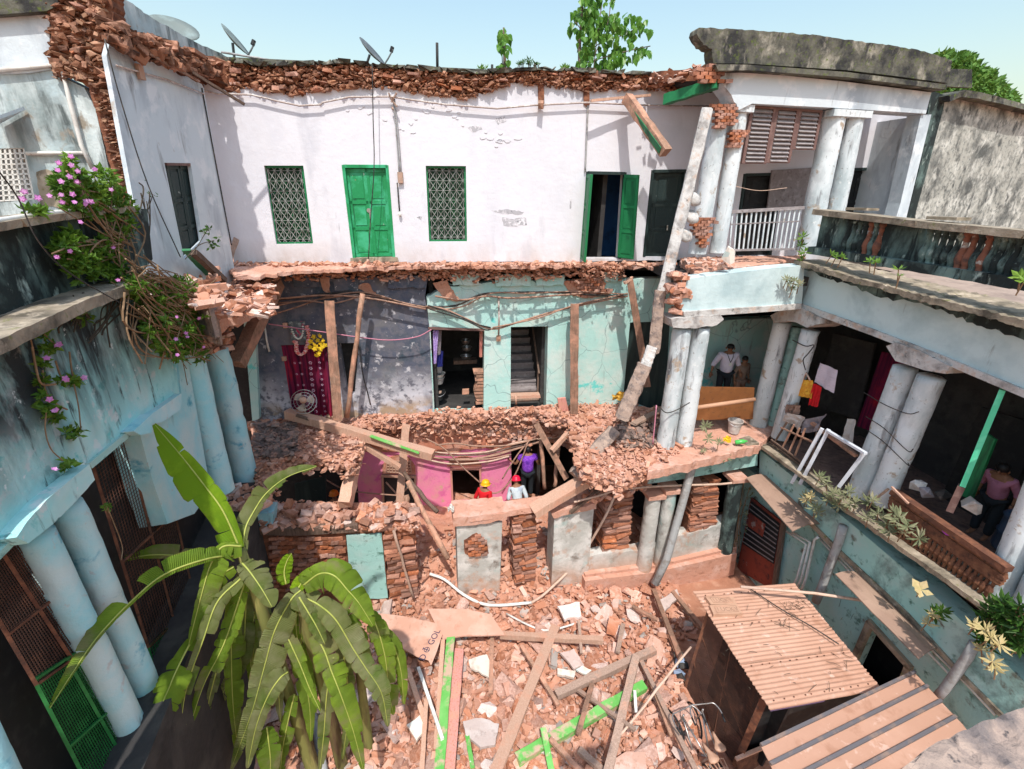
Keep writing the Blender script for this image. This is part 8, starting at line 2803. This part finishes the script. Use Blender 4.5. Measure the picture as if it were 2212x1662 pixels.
# ------------------------------------------------------------------ the right verandah's clutter
m = MB()
m.prism(on(off(VF, .7), [(1512, 836), (1630, 838), (1626, 906), (1500, 908)]), away(VF) * .03)
m.lone('plywood_board', m_ply, 'brown plywood board closing the verandah bay in front of the standing man', 'board')
pipe('bamboo_pole', 'pale bamboo pole tied across the plywood board', [(1503, 881), (1630, 863)], off(VF, .25), 4.5, m_bamboo, 'pole')
bk = bucket('dirty white paint bucket on the verandah floor behind the corner columns', 1584, 934, ('z', F1 + .08), .19, .36, m_palecloth, handle=True)
m = MB()
m.lathe(at(1588, 956, ('z', F1 + .15)), [(.05, 0), (.06, .03), (.06, .2), (.02, .26), (.02, .29), (0, .291)], 10, axis=(.9, -.2, .25))
m.lone('plastic_bottle', m_bottle, 'green plastic bottle lying on the verandah floor edge', 'bottle', smooth=True)
cloth('yellow scrap of cloth beside the green plastic bottle', [(1562, 944), (1578, 942), (1580, 956), (1560, 955)], ('y', 10.55), m_yellow, 'scrap', 'scrap', .04, 8)
PI2 = off(RW, .35)
cloth('white lilac towel hanging in the right wing bay', [(1772, 784), (1810, 800), (1800, 850), (1760, 826)], PI2, m_towel, 'towel', 'towel', .015, 9)
bg_ = cloth('orange patterned bag hanging beside the white towel', [(1730, 820), (1754, 822), (1752, 862), (1727, 856)], off(RW, .25), m_bagorange, 'bag', 'bag', .03, 4)
cloth('red cloth hanging between the orange bag and the towel', [(1758, 828), (1774, 836), (1764, 880), (1748, 876)], off(RW, .3), m_redcloth, amp=.03)
pipe('bag_strap', 'pale looped strap above the orange bag', [(1734, 822), (1742, 806), (1750, 822)], off(RW, .24), 2.0, m_rope, 'strap', n=5)
cloth('dirty white plastic sheet draped over the wooden crate', [(1700, 890), (1738, 902), (1730, 930), (1694, 910)], off(RW, -.02), m_palecloth, 'sheet', 'sheet', .05, 6)
cloth('brown rag heaped at the foot of the corner column', [(1702, 874), (1726, 876), (1722, 896), (1700, 892)], off(RW, .05), m_browncloth, amp=.06)
cloth('crumpled grey cloth over the middle of the wooden crate', [(1738, 908), (1790, 894), (1768, 932), (1736, 936)], off(RW, .1), m_greycloth, amp=.08, freq=7)
cloth('faded cloth strip hanging at the left of the right column pair', [(1832, 904), (1852, 908), (1840, 962), (1820, 958)], off(RW, .4), m_palecloth, amp=.04, freq=8)
cr = thing('wooden_crate', 'slatted wooden crate frame standing on the balcony edge', 'crate', at(1720, 1000, off(RW, -.15)))
q = quadpt([(1700, 912), (1766, 935), (1745, 1010), (1672, 958)], off(RW, -.12))
for a_, b_, w_ in (((0, 0), (0, 1), .05), ((.25, 0), (.25, 1), .045), ((.45, .05), (.45, 1), .045), ((.62, 0), (.62, 1), .045), ((1, 0), (1, 1), .06), ((-.05, .28), (1.05, .28), .045), ((-.1, .92), (1.08, .96), .05), ((-.1, 1.02), (1.08, 1.06), .05)):
	m = MB()
	m.beam(q(*a_) - away(RW) * (.02 if a_[0] < 0 else 0), q(*b_) - away(RW) * (.02 if a_[0] < 0 else 0), w_, .03, .05, 3)
	m.build('slat', m_wood if w_ < .05 else m_wooddark, cr)
wf = thing('window_frame', 'white painted window frame leaning on the balcony among the shrubs', 'window frame', at(1760, 1020, off(RW, -.2)))
q = quadpt([(1786, 928), (1878, 970), (1822, 1052), (1716, 1040)], off(RW, -.2))
for a_, b_ in (((1776, 926), (1710, 1044)), ((1790, 928), (1728, 1046)), ((1786, 930), (1870, 980)), ((1868, 978), (1812, 1052))):
	p0, p1 = at(*a_, off(RW, -.2)), at(*b_, off(RW, -.28))
	m = MB()
	m.beam(p0, p1, .075, .05, .02, 2)
	m.build('frame_bar', m_whitepaint, wf)
timber('pale plank lying along the balcony behind the white window frame', (1754, 914), off(RW, .1), (1850, 985), off(RW, .1), 8, m_wood, .8)
timber('thin pale stick on the cast iron panel', (1926, 1052), off(RW, -.3), (1962, 1088), off(RW, -.3), 4, m_woodpale, .9, name='stick', cat='stick')
timber('dark stick poking out at the end of the cast iron panel', (1920, 1056), off(RW, -.1), (1884, 1084), off(RW, -.25), 5, m_wooddark, .9, name='stick', cat='stick')
gp_ = thing('green_post', 'mint green post standing on the cast iron panel below the right beam', 'post', at(2040, 1090, off(RW, .1)))
m = MB()
m.beam(at(2166, 842, off(RW, .05)), at(2080, 1050, off(RW, .05)), .075, .10, .01, 3)
m.build('shaft', m_mint, gp_)
m = MB()
m.beam(at(2078, 1050, off(RW, .05)), at(2052, 1104, off(RW, .05)), .10, .12, .04, 2)
m.build('foot', m_louvreframe, gp_)
slab('green_panel', off(RW, .6), [(2120, 930), (2150, 950), (2098, 1080), (2070, 1068)], .05, m_dgreen, rw)
for k, (x, y, s, mt) in enumerate(((1985, 1054, .14, m_palecloth), (2002, 1066, .12, m_greycloth), (2034, 1072, .13, m_cabledark), (2098, 1090, .14, m_palecloth))):
	m = MB()
	vs, fs = CHUNKS[k]
	p = at(x, y, off(RW, .2))
	m.add([Vector(v) * s + p for v in vs], fs)
	m.lone('bundle', mt, ('pale plastic bundle at the left end', 'crumpled grey bundle next to the end', 'black rag bundle in the middle', 'pale bundle beside the green post foot')[k] + ' behind the cast iron panel', 'bundle')
m = MB()
m.lathe(at(2186, 1190, off(RW, .6)), [(.26, 0), (.28, .05), (.27, .3), (.29, .32), (.27, .36), (.27, .6), (.29, .62), (.2, .72), (.1, .75), (0, .752)], 20)
m.lone('water_drum', m_barrel, 'blue black plastic water drum behind the cast iron panel', 'drum', smooth=True)
m = MB()
m.lathe(at(2050, 1148, off(RW, -.1)), [(.02, -.09), (.09, -.03), (.09, .04), (.02, .09)], 10)
m.lone('violet_bag', m_purplebit, 'bright violet plastic bag showing through the cast iron panel', 'bag', smooth=True)
for x, y, lab in ((1862, 452, 'loose thin slab lying on the balustrade coping left'), (2048, 472, 'loose thin slab lying on the balustrade coping right')):
	p = at(x, y, off(RW, .05))
	m = MB()
	m.box(p, Vector((.04, -.26, 0)), Vector((.14, .02, 0)), Vector((0, 0, .025)))
	m.lone('loose_slab', m_ledge, lab, 'slab')
m = MB()
vs, fs = CHUNKS[3]
p = at(1574, 550, ('z', F2 + .5))
m.add([Vector((v[0] * .16, v[1] * .1, v[2] * .22)) + p for v in vs], fs)
m.lone('white_lump', m_chunkC, 'white lump of plaster lying in front of the upper verandah railing', 'plaster lump')
for k, (x, y) in enumerate(((1498, 430), (1494, 468), (1480, 508))):
	p = at(x, y, off(UF, -.2))
	m = MB()
	m.lathe(p, [(.03, -.1), (.16, -.07), (.2, 0), (.14, .07), (.03, .1)], 12, axis=(.3, -.6, .7))
	m.lone('balustrade_ball', m_greyconc, ('upper', 'middle', 'lower')[k] + ' broken rounded moulding lodged against the upper column', 'moulding', smooth=True)
cable('pink and grey strings hanging by the front right column', [(1418, 876), (1414, 920), (1410, 960)], off(VF, -.15), 1.5, m_pinkcord, 'cord', 'cord')
cloth('scrap of white polythene on the plastered pier cap', [(966, 1092), (980, 1090), (982, 1104), (968, 1106)], off(VF, .1), m_polythene, 'scrap', 'scrap', .05, 8)
# faded blue jumble beside the mesh cage
for k in range(5):
	m = MB()
	vs, fs = CHUNKS[k + 4]
	p = at(1466 + rnd.uniform(-12, 12), 1420 + k * 11, G(.15))
	m.add([Vector((v[0] * .13, v[1] * .1, v[2] * .12)) + p for v in vs], fs)
	m.lone('plastic_scrap', m_bluestuff if k % 2 else m_cabledark, 'crumpled plastic scrap heaped at the foot of the mesh cage post', 'plastic scrap', 'plastic scraps by the mesh cage post')
# ------------------------------------------------------------------ people
def skin_data(P, E, R, sub=1, root=0):
	me = bpy.data.meshes.new('tmp')
	me.from_pydata([tuple(p) for p in P], E, [])
	o = bpy.data.objects.new('tmp', me)
	COL.objects.link(o)
	o.modifiers.new('s', 'SKIN').use_smooth_shade = True
	if not me.skin_vertices:
		return [], []
	for i, r in enumerate(R):
		sv = me.skin_vertices[0].data[i]
		sv.radius = r if isinstance(r, tuple) else (r, r)
		sv.use_root = (i == root)
	ss = o.modifiers.new('u', 'SUBSURF')
	ss.levels = ss.render_levels = sub
	dg = bpy.context.evaluated_depsgraph_get()
	e = bpy.data.meshes.new_from_object(o.evaluated_get(dg))
	vs = [v.co.copy() for v in e.vertices]
	fs = [tuple(p.vertices) for p in e.polygons]
	bpy.data.objects.remove(o)
	bpy.data.meshes.remove(e)
	bpy.data.meshes.remove(me)
	return vs, fs

def person(label, feet, face, shirt, legs, helmet=None, bend=0.0, sleeve=1.0, arms=((-.27, .05, .95), (.27, .05, .95)), elb=None, H=1.7, look=0.0, lanyard=False, girth=1.0):
	root = thing('person', label, 'person', feet)
	k = H / 1.75
	rot = Matrix.Rotation(face, 3, 'Z')                 # local +y is where the chest points
	Bm = Matrix.Rotation(-bend, 3, 'X')
	def up(x, y, z):                                    # upper body bends at the hip
		v = Bm @ Vector((x * girth, y, z - .95)) + Vector((0, 0, .95))
		return feet + rot @ (v * k)
	def lo(x, y, z):
		return feet + rot @ (Vector((x, y, z)) * k)
	el = elb or ((-.27, -.04, 1.16), (.27, -.04, 1.16))
	P = [lo(0, 0, .95), up(0, 0, 1.12), up(0, .01, 1.30), up(0, 0, 1.46), up(0, .01, 1.53), up(0, .03, 1.62), up(0, .02, 1.71),
		 up(-.18, 0, 1.43), up(*el[0]), up(*arms[0]), up(.18, 0, 1.43), up(*el[1]), up(*arms[1]),
		 lo(-.10, 0, .88), lo(-.11, .02, .48), lo(-.11, -.02, .08), lo(-.12, .13, .04),
		 lo(.10, 0, .88), lo(.11, .02, .48), lo(.11, -.02, .08), lo(.12, .13, .04)]
	E = [(0, 1), (1, 2), (2, 3), (3, 4), (4, 5), (5, 6), (3, 7), (7, 8), (8, 9), (3, 10), (10, 11), (11, 12), (0, 13), (13, 14), (14, 15), (15, 16), (0, 17), (17, 18), (18, 19), (19, 20)]
	R = [.13, .125, .145, .09, .05, .088, .06, .065, .045, .028, .065, .045, .028, .09, .062, .042, .035, .09, .062, .042, .035]
	R = [r * k for r in R]
	m = MB()
	vs, fs = skin_data(P, E, R, 2)
	m.add(vs, fs)
	# hands: palm and five fingers each
	for w_, e_ in ((9, 8), (12, 11)):
		d = (P[w_] - P[e_]).normalized()
		s = d.cross(Vector((0, 1, .2))).normalized()
		n = s.cross(d)
		pc = P[w_] + d * .05 * k
		m.box(pc, d * .05 * k, s * .038 * k, n * .014 * k)
		for t in range(4):
			b = pc + d * .045 * k + s * (.028 - .019 * t) * k
			L = (.065, .075, .07, .055)[t] * k
			m.tube([b, b + d * L * .5, b + d * L * .8 + n * L * .35], [.009 * k, .008 * k, .006 * k], 5)
		b = pc + s * .04 * k - d * .02 * k
		m.tube([b, b + (s + d) * .03 * k, b + (s * .8 + d * 1.6) * .038 * k], [.011 * k, .009 * k, .007 * k], 5)
	hr = Matrix.Rotation(look, 3, 'Z')
	def hd(x, y, z):
		return up(*(Vector((0, .03, 1.62)) + hr @ Vector((x, y, z))))
	m.tube([hd(0, .083, .03), hd(0, .108, -.012), hd(0, .085, -.02)], [.008 * k, .017 * k, .012 * k], 6)       # nose
	for sg in (-1, 1):
		m.tube([hd(.082 * sg, -.005, -.03), hd(.094 * sg, -.012, 0), hd(.084 * sg, -.01, .03)], [.01 * k, .018 * k, .012 * k], 6)
	m.tube([hd(-.03, .082, -.045), hd(0, .09, -.047), hd(.03, .082, -.045)], .008 * k, 5)                    # lips
	m.build('body', m_skin, root, smooth=True)
	for sg in (-1, 1):
		m = MB()
		m.lathe(hd(.032 * sg, .078, .012), [(.002, -.01), (.012 * k, 0), (.002, .01)], 8)
		m.build('eye', m_hair, root)
	# shirt and trousers
	q = 1.13
	def mid(a, b, t):
		return P[a].lerp(P[b], t)
	SP = [up(0, 0, .90), P[1], P[2], up(0, 0, 1.45), P[7], mid(7, 8, .5), P[8], mid(8, 9, .35), P[10], mid(10, 11, .5), P[11], mid(11, 12, .35)]
	SE = [(0, 1), (1, 2), (2, 3), (3, 4), (4, 5), (5, 6), (3, 8), (8, 9), (9, 10)]
	SR = [r * girth for r in (.165, .155, .17, .105, .085, .072, .062, .06, .085, .072, .062, .06)]
	if sleeve > .9:
		SE += [(6, 7), (10, 11)]
	else:
		SE = [e for e in SE if e not in ((5, 6), (9, 10))]
	keep = sorted({i for e in SE for i in e})
	ix = {a: b for b, a in enumerate(keep)}
	vs, fs = skin_data([SP[i] for i in keep], [(ix[a], ix[b]) for a, b in SE], [SR[i] * k for i in keep], 2)
	m = MB()
	m.add(vs, fs)
	m.build('shirt', shirt, root, smooth=True)
	TP = [lo(0, 0, .97), P[13], P[14], lo(-.11, -.01, .12), P[17], P[18], lo(.11, -.01, .12)]
	vs, fs = skin_data(TP, [(0, 1), (1, 2), (2, 3), (0, 4), (4, 5), (5, 6)], [r * k for r in (.15, .11, .085, .075, .11, .085, .075)], 2)
	m = MB()
	m.add(vs, fs)
	m.build('trousers', legs, root, smooth=True)
	top = hd(0, -.005, .035)
	ax = (up(0, 0, 1.72) - up(0, 0, 1.55)).normalized()
	fwd = (hd(0, .1, 0) - hd(0, 0, 0)).normalized()
	if helmet is None:
		m = MB()
		m.lathe(top - fwd * .008, [(.093 * k, -.03), (.098 * k, .0), (.095 * k, .035), (.075 * k, .07), (.04 * k, .09), (.0, .095)], 16, axis=ax)
		m.lathe(top - fwd * .045 - ax * .03, [(.05 * k, -.05), (.06 * k, -.01), (.06 * k, .03), (.02, .05)], 12, axis=ax)
		m.build('hair', m_hair, root, smooth=True)
	else:
		m = MB()
		ax2 = (ax - fwd * .12).normalized()
		m.lathe(top - fwd * .01, [(.148 * k, -.012), (.150 * k, .0), (.128 * k, .004), (.126 * k, .05), (.112 * k, .09), (.085 * k, .12), (.045 * k, .138), (.0, .143)], 24, axis=ax2)
		for sdx in (-.03, 0, .03):
			s_ = fwd.cross(ax2)
			m.tube([top + s_ * sdx * k + (fwd * math.cos(a) * .118 + ax2 * math.sin(a) * .135) * k for a in [.35 + t * .25 for t in range(10)]], .009 * k, 5)
		m.beam(top + fwd * .10 * k - ax2 * .005, top + fwd * .205 * k - ax2 * .03, .17 * k, .012, side=fwd.cross(ax2))
		m.build('helmet', helmet, root, smooth=True)
	if lanyard:
		for sg in (-1, 1):
			m = MB()
			m.tube([up(.075 * sg, .06, 1.50), up(.05 * sg, .155, 1.40), up(0, .185, 1.27)], .010, 5)
			m.build('lanyard', m_hair, root)
		m = MB()
		c = up(0, .195, 1.22)
		m.box(c, rot @ Vector((.035, 0, 0)), rot @ Vector((0, .004, 0)), Vector((0, 0, .05)))
		m.build('badge', m_polythene, root)
	return root
z0 = F1 + .05
p = at(1577, 752, ('y', 12.95))
person('man in a white shirt with a badge on a lanyard standing behind the plywood board', Vector((p.x, p.y, p.z - 1.76)), math.pi, m_shirtw, m_trouser, H=1.9, girth=1.15, look=-.35, lanyard=True, arms=((-.33, .06, .95), (.34, .02, .93)), elb=((-.28, -.02, 1.16), (.29, -.06, 1.14)))
p = at(1609, 776, ('y', 13.0))
person('dimly seen person in a tan top standing right of the man in white', Vector((p.x, p.y, p.z - 1.52)), math.pi + .3, m_shirtt, m_shirtt, H=1.62)
p = at(1141, 980, ('y', 12.35))
person('person in a purple checked tunic seen from behind in the dark ground floor doorway', Vector((p.x, p.y, p.z - 1.60)), .1, m_shirtp, m_trouser, H=1.8, girth=1.2, bend=.1, arms=((-.42, .25, 1.2), (.3, .2, 1.15)), elb=((-.30, .02, 1.18), (.28, -.02, 1.16)), sleeve=.5)
p = at(1119, 1046, ('y', 11.35))
person('worker in a red helmet and pale grey shirt bending beside the purple tunic', Vector((p.x - .0, p.y - .28, p.z - 1.42)), .15, m_shirtg, m_trouser, m_helr, bend=.55, H=1.7)
p = at(1045, 1052, ('y', 11.3))
person('worker in a yellow helmet and red shirt in front of the pink wall', Vector((p.x - .02, p.y - .12, p.z - 1.5)), -.5, m_shirtr, m_trouser, m_hely, bend=.2, H=1.7)
p = at(725, 1074, ('y', 10.9))
person('worker in an orange helmet down in the dark hole at the left', Vector((p.x, p.y - .1, p.z - 1.55)), .4, m_shirtg, m_trouser, m_helo, bend=.35, H=1.68)
p = at(2188, 1000, off(RW, 1.1))
person('person in a dull mauve top half seen at the right edge behind the water drum', Vector((p.x, p.y, p.z - 1.6)), 1.9, m_shirtm, m_trouser, H=1.65, bend=.3)
